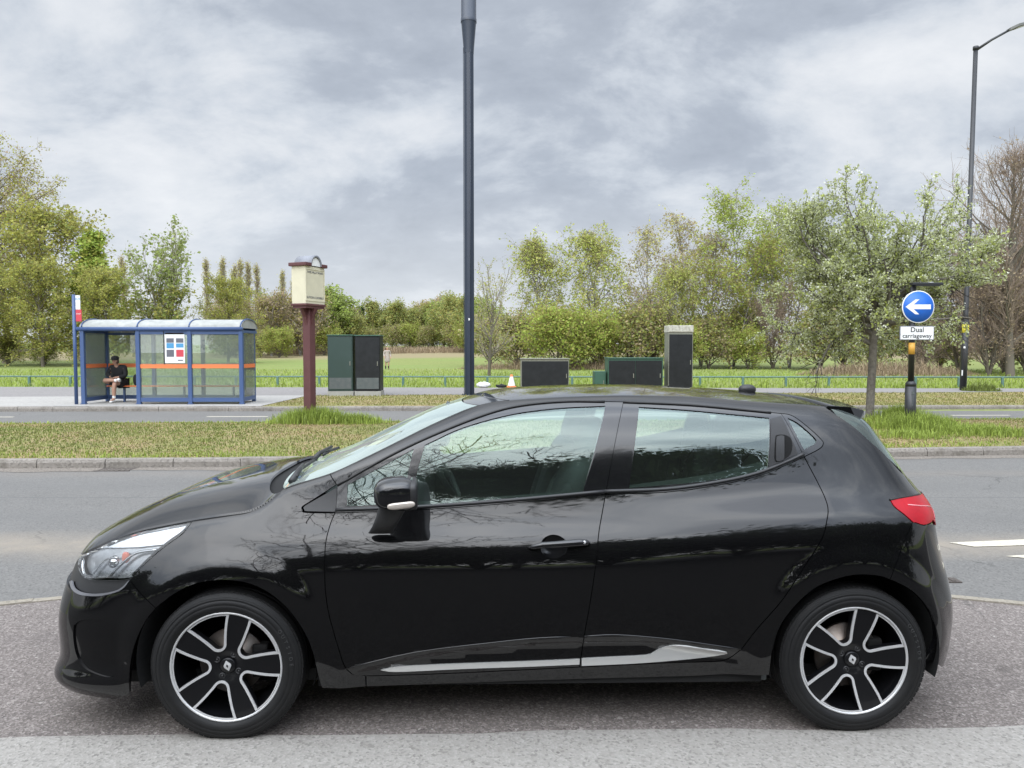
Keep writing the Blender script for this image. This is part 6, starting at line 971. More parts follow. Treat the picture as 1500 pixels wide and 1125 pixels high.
def pane_end(x):
    p=MB().box(x-.006,YF+.05,.30,x+.006,YB-.05,2.06).build('glass_panel',M_shglass,sh)
    MB().box(x-.02,YF+.05,1.10,x+.02,YB-.05,1.205).build('orange_strip',M_orange2,p)
    MB().box(x-.03,YF+.05,.19,x+.03,YB-.05,.30).build('glazing_rail',M_blue,p)
pane_end(FX[0]); pane_end(-7.375)
mb=MB(); mb.box(-11.45,21.17,.555,-7.5,21.40,.59,bev=.01); 
bench=mb.build('bench',M_orange2,sh)
for xx in (-11.0,-9.3,-7.9): MB().box(xx-.02,21.25,.125,xx+.02,21.32,.555).build('bench_leg',M_blue,bench)
# timetable poster on the middle front panel
po=thing('timetable_poster','white timetable poster with red and blue blocks on the middle pane of the shelter','poster',(-9.12,YF-.024,1.66))
MB().box(-.27,0,-.42,.27,.012,.42).build('sheet',M_wt,po)
for (x0,z0,x1,z1,m) in ((-.25,.36,.25,.40,M_pinkp),(-.22,.13,-.02,.25,M_dkp),(.04,.13,.24,.25,M_dkp),(-.22,-.02,-.02,.12,M_bluep),(.04,.0,.24,.11,M_bluep),(-.22,-.25,-.02,-.06,M_dkp),(.04,-.25,.24,-.06,M_redp),(.08,-.36,.22,-.33,M_dkp)):
    MB().box(x0,-.004,z0,x1,-.0005,z1).build('print_block',m,po)
MB().box(-.30,-.006,-.45,-.275,.015,.45).build('poster_frame',M_dark,po)
# bus stop flag
fl=thing('bus_stop_flag','tall blue pole with white and red flag at the left end of the shelter','bus stop sign',(-11.80,20.30,.124))
MB().tube([(0,0,0),(0,0,2.96)],.045,12).build('pole',M_blue,fl)
MB().box(.05,-.012,2.56,.17,.012,2.94).build('white_panel',M_wt,fl); MB().box(.052,-.012,2.24,.20,.012,2.555).build('red_panel',M_redp,fl)
M90=Matrix.Rotation(R(90),4,'X')
text_mesh('BUS',.07,M_bluep,'lettering',fl,Matrix.Translation((.11,-.0135,2.84))@M90)
text_mesh('STOP',.05,M_wt,'lettering',fl,Matrix.Translation((.125,-.0135,2.44))@M90)
# equipment cabinets
M_cabg=mat('cabinet_dark_green',(.022,.045,.035),.45,noise=(2.5,.6,(.03,.055,.05)))
M_cabk=mat('cabinet_black',(.008,.009,.010),.5,spec=.3,noise=(5.,.8,(.018,.020,.022)))
M_cabgr=mat('cabinet_green',(.03,.085,.055),.5,noise=(3.,.5,(.04,.10,.07)))
M_plinth=mat('concrete_plinth',(.36,.35,.32),.9,noise=(6.,.7,(.26,.25,.22)))
M_steel=mat('galvanised_edge',(.24,.24,.20),.6,.3,noise=(20.,.6,(.15,.15,.11)))
M_grime=mat('grimy_panel_grey',(.07,.085,.085),.6,noise=(8.,.8,(.11,.115,.11)))
def cabinet(label,x,y,w,d,h,m,plinth=.16,doors=1,frame=None,top=None,low=None,group=None,z=.118):
    c=thing('equipment_cabinet',label,'cabinet',(x,y,z),.02,group)
    mb=MB(); mb.box(-w/2,-d/2,plinth,w/2,d/2,h,bev=.012); mb.build('body',m,c)
    if plinth: 
        mb=MB(); mb.box(-w/2-.02,-d/2-.03,-.05,w/2+.02,d/2+.02,plinth-.002); mb.build('plinth',M_plinth,c)
    for k in range(doors):
        a=-w/2+.025+k*(w-.05)/doors; b=-w/2+.025+(k+1)*(w-.05)/doors-.012*(doors>1)
        dd=MB().box(a,-d/2-.016,plinth+.05,b,-d/2-.001,h-.06,bev=.004).build('door',m if frame is None else frame,c)
        MB().box(b-.07,-d/2-.035,(plinth+h)*.5-.07,b-.045,-d/2-.0165,(plinth+h)*.5+.07,bev=.004).build('handle',M_steel,dd)
        if low: MB().box(a+.02,-d/2-.0185,plinth+.07,b-.02,-d/2-.0165,plinth+.07+low).build('grime_band',M_grime,dd)
    if top: MB().box(-w/2-.025,-d/2-.035,h+.001,w/2+.025,d/2+.025,h+.035,bev=.008).build('lid',top,c)
    return c
cabinet('tall dark green telecom cabinet on a concrete plinth, left of its black twin',-5.53,24.5,.80,.7,1.93,M_cabg,.15,1,None,M_cabgr,.36)
cabinet('tall black telecom cabinet on a concrete plinth, right beside the dark green one',-4.65,24.5,.80,.7,1.92,M_cabk,.15,1,None,M_cabgr,.36)
cabinet('low wide black cabinet with a pale rim behind the roof of the car',1.06,24.6,1.55,.7,1.17,M_steel,.10,1,M_cabk,M_steel)
cabinet('low wide green cabinet with dark door panels beside the tall slim cabinet',3.98,24.6,1.78,.75,1.19,M_cabgr,.10,2,M_cabk,M_cabgr)
cabinet('small green box attached left of the low green cabinet',2.86,24.6,.38,.5,.78,M_cabgr,.05,1)
cabinet('tall slim black cabinet with weathered white top behind the car roof',5.47,24.7,.80,.6,2.04,M_steel,.10,1,M_cabk)
tall=COL.objects[-1]
mb=MB(); mb.box(-.41,-.32,2.045,.41,.31,2.27,bev=.012)
for k in range(7): mb.box(-.39+.112*k,-.335,2.07,-.39+.112*k+.09,-.322,2.25)
mb.build('vent_hood',mat('weathered_white_hood',(.55,.54,.48),.8,noise=(9.,.9,(.30,.28,.22))),bpy.data.objects['equipment_cabinet.005'])
# the mast
M_mast=mat('mast_navy_paint',(.016,.024,.042),.35,noise=(1.2,.5,(.022,.032,.05)))
ms=thing('telecom_mast','tall navy blue telecom mast with a wider antenna shroud at its top','mast',(-1.39,24.6,.1),0)
mb=MB(); mb.tube([(0,0,0),(0,0,11.2)],.165,8,phase=PI/8,smooth=False); mb.build('pole',M_mast,ms)
mb=MB(); mb.box(-.185,-.02,.0,-.165,.02,11.2); mb.tube([(.05,-.172,0),(.05,-.172,11.0)],.012,6); mb.build('cable_strip',M_mast,ms)
mb=MB(); mb.lathe([(.160,11.0),(.168,11.15),(.238,11.95),(.245,12.0)],24); mb.build('shroud_cone',M_mast,ms)
mb=MB(); mb.lathe([(.255,11.98),(.255,12.09),(.243,12.10),(.243,15.9),(.18,16.0),(0,16.02)],24); mb.build('antenna_shroud',M_mast,ms)
mb=MB(); mb.lathe([(.26,0),(.26,.03),(.19,.03)],16); 
for k in range(8): a=k*PI/4; mb.tube([(.225*math.cos(a),.225*math.sin(a),.03),(.225*math.cos(a),.225*math.sin(a),.06)],.016,6)
mb.build('base_plate',M_mast,ms); MB().box(-.02,-.182,2.45,.02,-.165,2.52).build('label_plate',M_wt,ms)
# street light on the right
M_lp=mat('lamp_column_black',(.018,.019,.021),.4,noise=(2.,.6,(.03,.03,.032)))
M_yel=mat('yellow_band',(.72,.62,.03),.5)
lp=thing('street_light','tall black street light column with a long lantern arm, behind the blossom tree','street light',(16.6,27.6,.1)); lp.rotation_euler=(0,R(.55),0)
mb=MB(); mb.tube([(0,0,0),(0,0,2.6)],.115,12); mb.tube([(0,0,2.6),(0,0,2.75),(0,0,12.3)],[.115,.085,.075],12); mb.tube([(0,0,12.3),(0,0,12.42)],.095,12); mb.build('column',M_lp,lp)
mb=MB(); mb.tube([(0,0,12.28),(.5,-.1,12.62),(1.05,-.2,12.92)],[.05,.042,.04],10); mb.build('arm',M_lp,lp)
mb=MB(); V=[(1.02,-.32,12.88),(1.02,-.08,12.88),(1.25,-.42,12.98),(1.25,-.02,12.98),(1.72,-.36,13.12),(1.72,-.14,13.12)]
V=V+[(x,y,z+.09) for x,y,z in V]; mb.add(V,[(0,1,3,2),(2,3,5,4),(6,8,9,7),(8,10,11,9),(0,2,8,6),(2,4,10,8),(1,7,9,3),(3,9,11,5),(0,6,7,1),(4,5,11,10)]); ln=mb.build('lantern',mat('lantern_grey',(.13,.13,.12),.5),lp)
mb=MB(); mb.add([(1.28,-.37,12.975),(1.28,-.08,12.975),(1.62,-.32,13.085),(1.62,-.15,13.085)],[(0,1,3,2)]); mb.build('lamp_glass',mat('lantern_glass',(.30,.29,.22),.2),ln)
mb=MB(); mb.tube([(0,0,2.12),(0,0,2.42)],.119,14); yb=mb.build('yellow_band',M_yel,lp); text_mesh('2',.24,M_dark,'number',yb,Matrix.Translation((-.01,-.122,2.27))@M90,bold=.006)
mb=MB(); mb.box(-.10,-.118,1.55,-.04,-.09,1.62); mb.box(-.11,-.10,.55,-.09,-.05,.75); mb.build('sticker',M_wt,lp)
# keep left / dual carriageway sign
ar=thing('arrow_sign','round blue sign with white left arrow above a Dual carriageway plate on black post','road sign',(7.31,13.75,.13))
M_post=mat('post_black_paint',(.014,.015,.017),.35,noise=(5.,.5,(.03,.03,.03)))
mb=MB(); mb.tube([(0,0,-.1),(0,0,.80)],.095,14); mb.tube([(0,0,.80),(0,0,.86),(0,0,.90)],[.095,.09,.06],14); mb.build('post_base',M_post,ar)
mb=MB(); mb.tube([(0,0,.9),(0,0,2.62)],.052,14); mb.build('post',M_post,ar)
mb=MB(); mb.tube([(0,0,1.39),(0,0,1.60)],.0545,14); mb.build('yellow_band',mat('amber_band',(.62,.33,.05),.5),ar)
mb=MB(); mb.box(-.02,-.10,.45,-.01,-.094,.72); mb.box(-.03,-.098,.66,.02,-.092,.70); mb.build('scratch',M_grime,ar)
M_sb=mat('sign_blue',(.012,.13,.56),.4,noise=(6.,.3,(.02,.12,.45)))
dsc=MB().lathe([(0,0),(.293,0),(.293,.014),(.283,.016),(0,.016)],64,M=Matrix.Translation((.06,-.065,2.25))@M90).build('sign_disc',M_wt,ar)
MB().lathe([(.277,.0165),(.277,.019),(0,.019)],64,M=Matrix.Translation((.06,-.065,2.25))@M90).build('blue_face',M_sb,dsc)
ap=[(-.235,0),(-.055,.135),(.015,.135),(-.085,.043),(.225,.043),(.225,-.043),(-.085,-.043),(.015,-.135),(-.055,-.135)]
q=[(x,z) for x,z in ap]; mb=MB(); V=[(.06+x,-.0865,2.25+z) for x,z in q]+[(.06+x,-.084,2.25+z) for x,z in q]; k=len(q)
mb.add(V,[(0,8,7,6,3,2,1) if False else (0,1,2,3),(0,3,6),(0,6,7,8),(3,4,5,6)]+[(i,k+i,k+(i+1)%k,(i+1)%k) for i in range(k)]); mb.build('arrow',M_wt,dsc)
pl=MB().box(-.265,-.075,1.645,.365,-.055,1.905,bev=.01).build('plate',M_dkp,ar); MB().box(-.25,-.079,1.66,.35,-.0755,1.89,bev=.001).build('plate_face',M_wt,pl)
text_mesh('Dual',.125,M_dark,'lettering',pl,Matrix.Translation((.05,-.0805,1.832))@M90,bold=.0015,space=1.05); text_mesh('carriageway',.106,M_dark,'lettering',pl,Matrix.Translation((.05,-.0805,1.722))@M90,bold=.0012,space=1.04)
mb=MB(); mb.tube([(0,0,2.55),(0,-.02,2.66)],.03,8); mb.box(-.06,-.10,2.64,.50,-.0,2.69,bev=.01); mb.box(.0,-.09,2.625,.44,-.01,2.641); mb.build('sign_light',M_post,ar); MB().box(.26,-.07,2.69,.33,-.03,2.70).build('photocell',M_wt,ar)
# town sign
M_cream=mat('sign_cream',(.62,.58,.43),.6,noise=(6.,.5,(.50,.47,.35))); M_maroon=mat('sign_maroon',(.085,.028,.03),.55,noise=(4.,.5,(.13,.05,.05))); M_lead=mat('lead_grey',(.20,.21,.24),.6,noise=(5.,.5,(.28,.29,.31)))
ts=thing('town_sign','cream box sign with arched grey top on a maroon post','sign',(-4.06,15.05,.14),R(66))
mb=MB(); mb.box(-.088,-.088,-.1,.088,.088,2.28,bev=.012); mb.build('post',M_maroon,ts)
for a in range(4):
    Mx=Matrix.Rotation(a*PI/2+.0,4,'Z'); mb=MB(); V=[(.09,-.03,1.95),(.09,.03,1.95),(.09,-.03,2.28),(.09,.03,2.28),(.21,-.03,2.28),(.21,.03,2.28),(.12,-.03,2.11),(.12,.03,2.11)]
    mb.add(V,[(0,1,7,6),(6,7,5,4),(0,6,4,2),(1,3,5,7),(2,4,5,3)],M=Mx); mb.build('bracket',M_maroon,ts)
W2,D2=.31,.185
mb=MB(); mb.box(-W2+.03,-D2+.02,2.28,W2-.03,D2-.02,2.325); mb.box(-W2,-D2,2.325,W2,D2,2.37,bev=.008); mb.build('base_moulding',M_maroon,ts)
mb=MB(); mb.box(-W2+.02,-D2+.02,2.37,W2-.02,D2-.02,3.10); 
bx_=mb.build('box',M_cream,ts)
for sg in (-1,1):
    mb=MB(); y0=sg*(D2-.018)
    for (x0,z0,x1,z1) in ((-.29,2.42,-.265,3.06),(.265,2.42,.29,3.06),(-.265,2.42,.265,2.442),(-.265,3.038,.265,3.06)): mb.box(x0,min(y0,y0+sg*.008),z0,x1,max(y0,y0+sg*.008),z1)
    mb.build('panel_frame',M_cream,bx_)
mb=MB()
for x0,x1 in ((-W2-.03,-.15),(.15,W2+.03)): mb.box(x0,-D2-.03,3.10,x1,D2+.03,3.17,bev=.012)
mb.build('cornice',M_maroon,ts)
mb=MB(); n=14; V=[];Fc=[]
for yy in (-D2-.025,D2+.025):
    V+=[(.165*math.cos(PI*k/n),yy,3.13+.20*math.sin(PI*k/n)) for k in range(n+1)]+[(.145*math.cos(PI*k/n),yy,3.12+.17*math.sin(PI*k/n)) for k in range(n+1)]
m_=n+1
for i in range(n): Fc+=[(i,i+1,2*m_+i+1,2*m_+i),(m_+i,3*m_+i,3*m_+i+1,m_+i+1),(i,m_+i,m_+i+1,i+1),(2*m_+i,2*m_+i+1,3*m_+i+1,3*m_+i)]
mb.add(V,Fc,0,True); mb.build('arched_cap',M_lead,ts)
for yy in (-D2+.004,D2-.004): mb=MB(); mb.add([(.146*math.cos(PI*k/n),yy,3.115+.17*math.sin(PI*k/n)) for k in range(n+1)],[tuple(range(n+1))]); mb.build('tympanum',M_wt,ts)
for sg in (1,-1):
    Mz=Matrix.Rotation(0 if sg<0 else PI,4,'Z')
    text_mesh('TAME VALLEY ROAD',.058,M_dkp,'lettering',bx_,Mz@Matrix.Translation((0,-D2+.0165,2.985))@M90,space=.9)
    text_mesh('SUTTON COLDFIELD',.060,M_dkp,'lettering',bx_,Mz@Matrix.Translation((0,-D2+.0165,2.49))@M90,space=.9)
# knee rail
M_rail=mat('knee_rail_green',(.07,.14,.12),.5,noise=(3.,.6,(.12,.19,.17)))
kr=thing('knee_rail','low green metal knee rail running along the far edge of the footpath','railing',(0,0,0))
ry=lambda x:30.5-.023*x
mb=MB(); mb.tube([(x,ry(x),.50) for x in np.linspace(-45,45,50)],.03,8); mb.build('rail',M_rail,kr)
for x in np.arange(-44,45,1.72): MB().box(x-.045,ry(x)-.04,.05,x+.045,ry(x)+.04,.50,bev=.01).build('post',M_rail,kr)
# traffic cone and white bag
cn=thing('traffic_cone','orange and white traffic cone beside the low black cabinet','traffic cone',(-.02,29.5,.12))
mb=MB(); mb.lathe([(.155,.03),(.145,.07)],20); mb.lathe([(.062,.42),(.04,.50),(.035,.505),(0,.505)],20); mb.build('cone',M_orange2,cn)
mb=MB(); mb.lathe([(.1452,.069),(.0619,.421)],20); mb.build('reflective_sleeve',M_wt,cn); MB().box(-.19,-.19,.002,.19,.19,.035,bev=.01).build('foot',M_orange2,cn)
mb=MB(); mb.sell((0,0,.10),(.26,.18,.11),.9); V=np.array(mb.v); r=np.random.RandomState(3); V*=1+.10*np.sin(V[:,[1,2,0]]*37+V[:,[2,0,1]]*23); mb.v=[tuple(v) for v in V]
bg_=mb.build('white_bag',M_wt,None,(-1.12,29.4,.12)); tag(bg_,'crumpled white plastic bag lying left of the traffic cone','bag')
mb=MB(); mb.sell((0,0,.06),(.2,.16,.07),.9); V=np.array(mb.v); V*=1+.12*np.sin(V[:,[1,2,0]]*31+1); mb.v=[tuple(v) for v in V]; tag(mb.build('dark_bag',M_dark,None,(-.42,29.4,.12)),'small dark bag between the white bag and the traffic cone','bag')
# ---- people
M_skin=mat('skin',(.42,.24,.17),.6); M_blk=mat('black_cloth',(.012,.012,.014),.85); M_wsock=mat('white_cotton',(.72,.72,.70),.8); M_brn=mat('brown_hair',(.06,.03,.018),.7)
M_coat=mat('beige_checked_coat',(.42,.36,.32),.9,noise=(14.,.8,(.26,.22,.20))); M_dkb=mat('dark_boots',(.016,.014,.012),.6)
def skin(name,verts,edges,m,parent,root=0,sub=2):
    """verts: (x,y,z,rx,ry)"""
    me=bpy.data.meshes.new(name); me.from_pydata([v[:3] for v in verts],edges,[]); o=link(name,me,parent)
    mo=o.modifiers.new('skin','SKIN'); mo.use_smooth_shade=True; sv=me.skin_vertices[0].data
    for i,v in enumerate(verts): sv[i].radius=(v[3],v[4] if len(v)>4 else v[3]); sv[i].use_root=(i==root)
    s=o.modifiers.new('sub','SUBSURF'); s.levels=sub; s.render_levels=sub
    dg=bpy.context.evaluated_depsgraph_get(); me2=bpy.data.meshes.new_from_object(o.evaluated_get(dg)); o.modifiers.clear(); o.data=me2; me2.materials.clear(); me2.materials.append(m); me2.name=name
    me2.polygons.foreach_set('use_smooth',np.ones(len(me2.polygons),dtype=bool)); return o
def fingers(V,E,wr,d,side,spread):
    """palm, four fingers and a thumb hung on vertex wr; d: direction of the hand"""
    d=Vector(d).normalized(); s=Vector(side).normalized(); w_=Vector(V[wr][:3]); p=w_+d*.07; V.append((*p,.034,.018)); ip=len(V)-1; E.append((wr,ip))
    for k in range(4):
        a=p+d*.035+s*(k-1.5)*.02; b=a+d*(.034+.006*(k in(1,2)))+Vector((0,0,-.012)); V.append((*a,.0095)); V.append((*b,.008)); E+= [(ip,len(V)-2),(len(V)-2,len(V)-1)]
    a=w_+d*.035-s*.042; b=a+d*.035-s*.006; V.append((*a,.011)); V.append((*b,.009)); E+=[(ip,len(V)-2),(len(V)-2,len(V)-1)]
pm=thing('person','person in black cap and hoodie with white trainers sitting cross legged on the shelter bench','person',(-11.10,21.28,.125))
V=[(0,0,.52,.14,.12),(0,-.05,.70,.13,.10),(0,-.12,.90,.15,.10),(0,-.19,1.03,.06),(0,-.25,1.09,.055),(0,-.275,1.16,.085,.095),(0,-.275,1.235,.083,.09),
 (.10,-.04,.52,.095),(.06,-.44,.56,.068),(.03,-.43,.33,.058),(.02,-.42,.13,.042),(.02,-.47,.07,.042),(.02,-.60,.05,.035),
 (-.10,-.04,.53,.095),(-.27,-.38,.62,.070),(-.05,-.46,.63,.055),(.17,-.47,.62,.042),(.23,-.50,.62,.042),(.25,-.60,.66,.035),
 (.18,-.14,.97,.058),(.25,-.20,.74,.048),(.08,-.38,.70,.033),(-.18,-.14,.97,.058),(-.25,-.20,.76,.048),(-.06,-.38,.71,.033)]
E_=[(0,1),(1,2),(2,3),(3,4),(4,5),(5,6),(0,7),(7,8),(8,9),(9,10),(10,11),(11,12),(0,13),(13,14),(14,15),(15,16),(16,17),(17,18),(2,19),(19,20),(20,21),(2,22),(22,23),(23,24)]
fingers(V,E_,21,(-.5,-.6,-.1),(.5,-.5,0),0); fingers(V,E_,24,(.5,-.6,-.1),(-.5,-.5,0),0)
skin('body',V,E_,M_skin,pm)
skin('hoodie',[(0,.01,.56,.165,.15),(0,-.05,.70,.165,.135),(0,-.12,.90,.185,.13),(0,-.175,1.02,.085),(.19,-.13,.98,.078),(.26,-.20,.75,.066),(.11,-.35,.705,.048),(-.19,-.13,.98,.078),(-.26,-.20,.77,.066),(-.09,-.35,.715,.048),(0,-.08,1.04,.10,.06)],[(0,1),(1,2),(2,3),(2,4),(4,5),(5,6),(2,7),(7,8),(8,9),(2,10)],M_blk,pm)
skin('shorts',[(0,.02,.53,.165,.14),(.10,-.05,.53,.115),(.08,-.33,.56,.095),(-.10,-.05,.54,.115),(-.21,-.29,.60,.095)],[(0,1),(1,2),(0,3),(3,4)],M_blk,pm)
mb=MB(); mb.sell((0,-.272,1.235),(.098,.108,.075),.9); mb.sell((0,-.385,1.20),(.075,.075,.012),.9); mb.build('cap',M_blk,pm)
mb=MB(); mb.sell((.02,-.265,1.15),(.088,.05,.07),.9) ; mb.build('hair',M_brn,pm)
mb=MB()
for e in (-.033,.033): mb.sell((e,-.366,1.155),(.011,.006,.006),1.)
mb.build('eye',M_dark,pm); mb=MB(); mb.sell((0,-.378,1.125),(.014,.02,.022),.9); mb.sell((0,-.362,1.085),(.024,.008,.006),1.); mb.build('nose_and_mouth',mat('lips_skin',(.36,.17,.13),.6),pm)
skin('trainer',[(.02,-.40,.06,.05),(.02,-.50,.045,.05,.042),(.02,-.62,.035,.042,.032)],[(0,1),(1,2)],M_wsock,pm); skin('trainer',[(.215,-.47,.62,.05),(.24,-.53,.63,.05),(.255,-.62,.67,.04)],[(0,1),(1,2)],M_wsock,pm)
skin('sock',[(.025,-.425,.22,.05),(.02,-.42,.10,.05)],[(0,1)],M_wsock,pm); skin('sock',[(.06,-.466,.626,.052),(.17,-.47,.622,.05)],[(0,1)],M_wsock,pm)
ph=MB().box(-.035,-.475,.70,.035,-.465,.83,bev=.004).build('phone',M_dark); ph.location=(-11.10,21.28,.125); tag(ph,'dark phone held by the person sitting in the bus shelter','phone')
bgp=MB(); bgp.sell((0,0,.16),(.09,.13,.16),.6); o=bgp.build('bag',M_blk,None,(-10.62,21.28,.59)); tag(o,'small black bag on the shelter bench beside the seated person','bag')
wm=thing('person','person in long beige checked coat and dark boots walking across the field','person',(-9.22,55.5,.12),R(20))
V=[(0,0,.92,.13,.11),(0,0,1.12,.12,.09),(0,0,1.32,.15,.10),(0,0,1.44,.055),(0,-.01,1.50,.055),(0,-.02,1.57,.08,.09),(0,-.02,1.64,.078,.085),(.09,0,.88,.085),(.10,-.06,.50,.06),(.10,.02,.10,.042),(.10,-.12,.05,.038),(-.09,0,.88,.085),(-.10,.05,.50,.06),(-.10,.14,.12,.042),(-.10,.04,.04,.038),(.18,0,1.36,.055),(.23,.02,1.10,.045),(.22,-.08,.90,.032),(-.18,0,1.36,.055),(-.23,-.02,1.10,.045),(-.20,-.16,.95,.032)]
E_=[(0,1),(1,2),(2,3),(3,4),(4,5),(5,6),(0,7),(7,8),(8,9),(9,10),(0,11),(11,12),(12,13),(13,14),(2,15),(15,16),(16,17),(2,18),(18,19),(19,20)]
fingers(V,E_,17,(0,-.3,-1),(0,1,0),0); fingers(V,E_,20,(0,-.5,-1),(0,1,0),0); skin('body',V,E_,M_skin,wm)
skin('coat',[(0,0,1.18,.17,.13),(0,0,1.36,.19,.13),(0,0,1.44,.09),(0,.01,.86,.21,.17),(.02,.02,.46,.27,.22),(.20,0,1.37,.07),(.25,.02,1.10,.062),(.24,-.07,.93,.05),(-.20,0,1.37,.07),(-.25,-.02,1.10,.062),(-.22,-.14,.98,.05)],[(0,1),(1,2),(0,3),(3,4),(1,5),(5,6),(6,7),(1,8),(8,9),(9,10)],M_coat,wm)
skin('hair',[(-.03,.03,1.66,.09,.09),(-.05,.06,1.56,.08),(-.06,.07,1.44,.06)],[(0,1),(1,2)],M_brn,wm)
skin('boot',[(.10,-.02,.34,.06),(.10,.02,.08,.05),(.10,-.14,.05,.042)],[(0,1),(1,2)],M_dkb,wm); skin('boot',[(-.10,.10,.34,.06),(-.10,.14,.10,.05),(-.10,0,.05,.042)],[(0,1),(1,2)],M_dkb,wm)

# ---------------------------------------------------------------- trees and bushes
M_bark=mat('bark_grey_brown',(.13,.11,.085),.9,noise=(5.,.8,(.13,.115,.09)))
M_barkd=mat('bark_dark',(.035,.028,.022),.9,noise=(7.,.7,(.07,.06,.05)))
M_birch=mat('bark_birch',(.42,.40,.37),.8,noise=(2.2,.9,(.09,.08,.07)))
M_twig=mat('twig_brown',(.19,.14,.10),.9); M_twigg=mat('twig_grey',(.33,.29,.23),.9); M_twigr=mat('twig_red_brown',(.25,.19,.15),.9)
LM={'olive':leafmat('leaf_olive',(.36,.335,.10)),'yellow':leafmat('leaf_yellow_green',(.42,.42,.10)),'bright':leafmat('leaf_bright_green',(.36,.44,.09)),'mid':leafmat('leaf_mid_green',(.29,.34,.11)),
 'dark':leafmat('leaf_dark_green',(.06,.09,.03)),'birch':leafmat('leaf_birch',(.42,.47,.13)),'birchy':leafmat('leaf_birch_yellow',(.49,.47,.16)),'grey':leafmat('leaf_grey_green',(.43,.46,.24)),'blossom':leafmat('blossom_cream',(.78,.79,.66),.25,.4),'brown':leafmat('bud_brown',(.42,.33,.22)),'conifer':leafmat('needle_dark',(0.056,0.088,0.040)),'fresh':leafmat('leaf_fresh',(.34,.43,.09))}
class Tree:
    def __init__(s,seed): s.rs=np.random.RandomState(seed); s.br=[]   # (level, pts, radii)
    def limb(s,p,d,L_,r0,r1,lev,n=5,wob=.12,trop=0.):
        rs=s.rs; pts=[np.array(p,float)]; d=np.array(d,float); d/=np.linalg.norm(d)
        for i in range(n):
            d=d+rs.randn(3)*wob+np.array([0,0,trop/n]); d/=np.linalg.norm(d); pts.append(pts[-1]+d*L_/n)
        s.br.append((lev,np.array(pts),np.linspace(r0,r1,n+1))); return s.br[-1]
def at(b,f):
    P=b[1]; x=f*(len(P)-1); i=min(int(x),len(P)-2); a=x-i; return P[i]*(1-a)+P[i+1]*a,(P[i+1]-P[i])/np.linalg.norm(P[i+1]-P[i]),b[2][i]*(1-a)+b[2][i+1]*a
def side_dir(rs,d,ang):
    a=rs.randn(3); a-=d*a.dot(d); a/=np.linalg.norm(a)+1e-9; return d*math.cos(ang)+a*math.sin(ang)
def make_tree(seed,H,R0,Rc,c0=.25,lead=.9,nl=26,la=60,lt=.3,n2=7,a2=45,t2=0.,n3=4,a3=40,t3=0.,shape='round',stems=1,wob=.09,l3=.4,tw=1.,top_r=.25):
    """skeleton: leader(s), limbs following a crown outline, branches, twigs"""
    T=Tree(seed); rs=T.rs; prof={'round':lambda h:math.sqrt(max(0,1-(2*h-.9)**2/1.3)),'cone':lambda h:1.05-h,'column':lambda h:.55+.6*h*(1-h)-.45*h**3,'dome':lambda h:math.sqrt(max(.02,1-h*h)),'vase':lambda h:.45+.55*h-.25*h**4,'tall':lambda h:max(.12,math.sin(PI*(h*.86+.12))**.8)}[shape]
    stem_l=[]
    for k in range(stems):
        d=(0,0,1) if stems==1 else (math.cos(k*2*PI/stems+seed)*.22,math.sin(k*2*PI/stems+seed)*.22,1)
        stem_l.append(T.limb((0,0,-.1),d,H*lead*(1 if k==0 else .75+.2*rs.rand()),R0*(1 if stems==1 else .7),R0*.12,0,9,wob*.45,.2))
    for i in range(nl):
        st=stem_l[i%stems]; f=c0+(1-c0)*((i+rs.rand())/nl)**.92*.98; h=(f-c0)/(1-c0)
        p,d,r=at(st,f); L_=Rc*prof(h)*(.72+.5*rs.rand()); ang=R(la*(1-.45*h)+rs.randn()*9)
        az=i*2.4+rs.rand()*.9; dd=np.array([math.cos(az)*math.sin(ang),math.sin(az)*math.sin(ang),math.cos(ang)])
        b=T.limb(p,dd,L_,min(r*.6,.03+R0*.34*L_/Rc),.012*tw,1,6,wob,lt)
        for j in range(n2):
            f2=.22+.78*(j+rs.rand())/n2; p2,d2,r2=at(b,f2)
            b2=T.limb(p2,side_dir(rs,d2,R(a2+rs.randn()*10)),L_*(.52-.25*f2)*(.7+.6*rs.rand())+.15*Rc*.3,max(r2*.5,.008*tw),.005*tw,2,4,wob*1.4,t2)
            for q in range(n3):
                p3,d3,r3=at(b2,.3+.7*rs.rand()); T.limb(p3,side_dir(rs,d3,R(a3+rs.randn()*12)),l3*(.6+.8*rs.rand()),.005*tw,.003*tw,3,3,wob*1.6,t3)
    # a few leading shoots at the top
    return T
def wood(T,levs,mi=0,mb=None):
    mb=mb or MB()
    for lev,P,r in T.br:
        if lev in levs: mb.tube([tuple(p) for p in P],list(r),(9,6,4,3)[lev],mi,cap=False)
    return mb
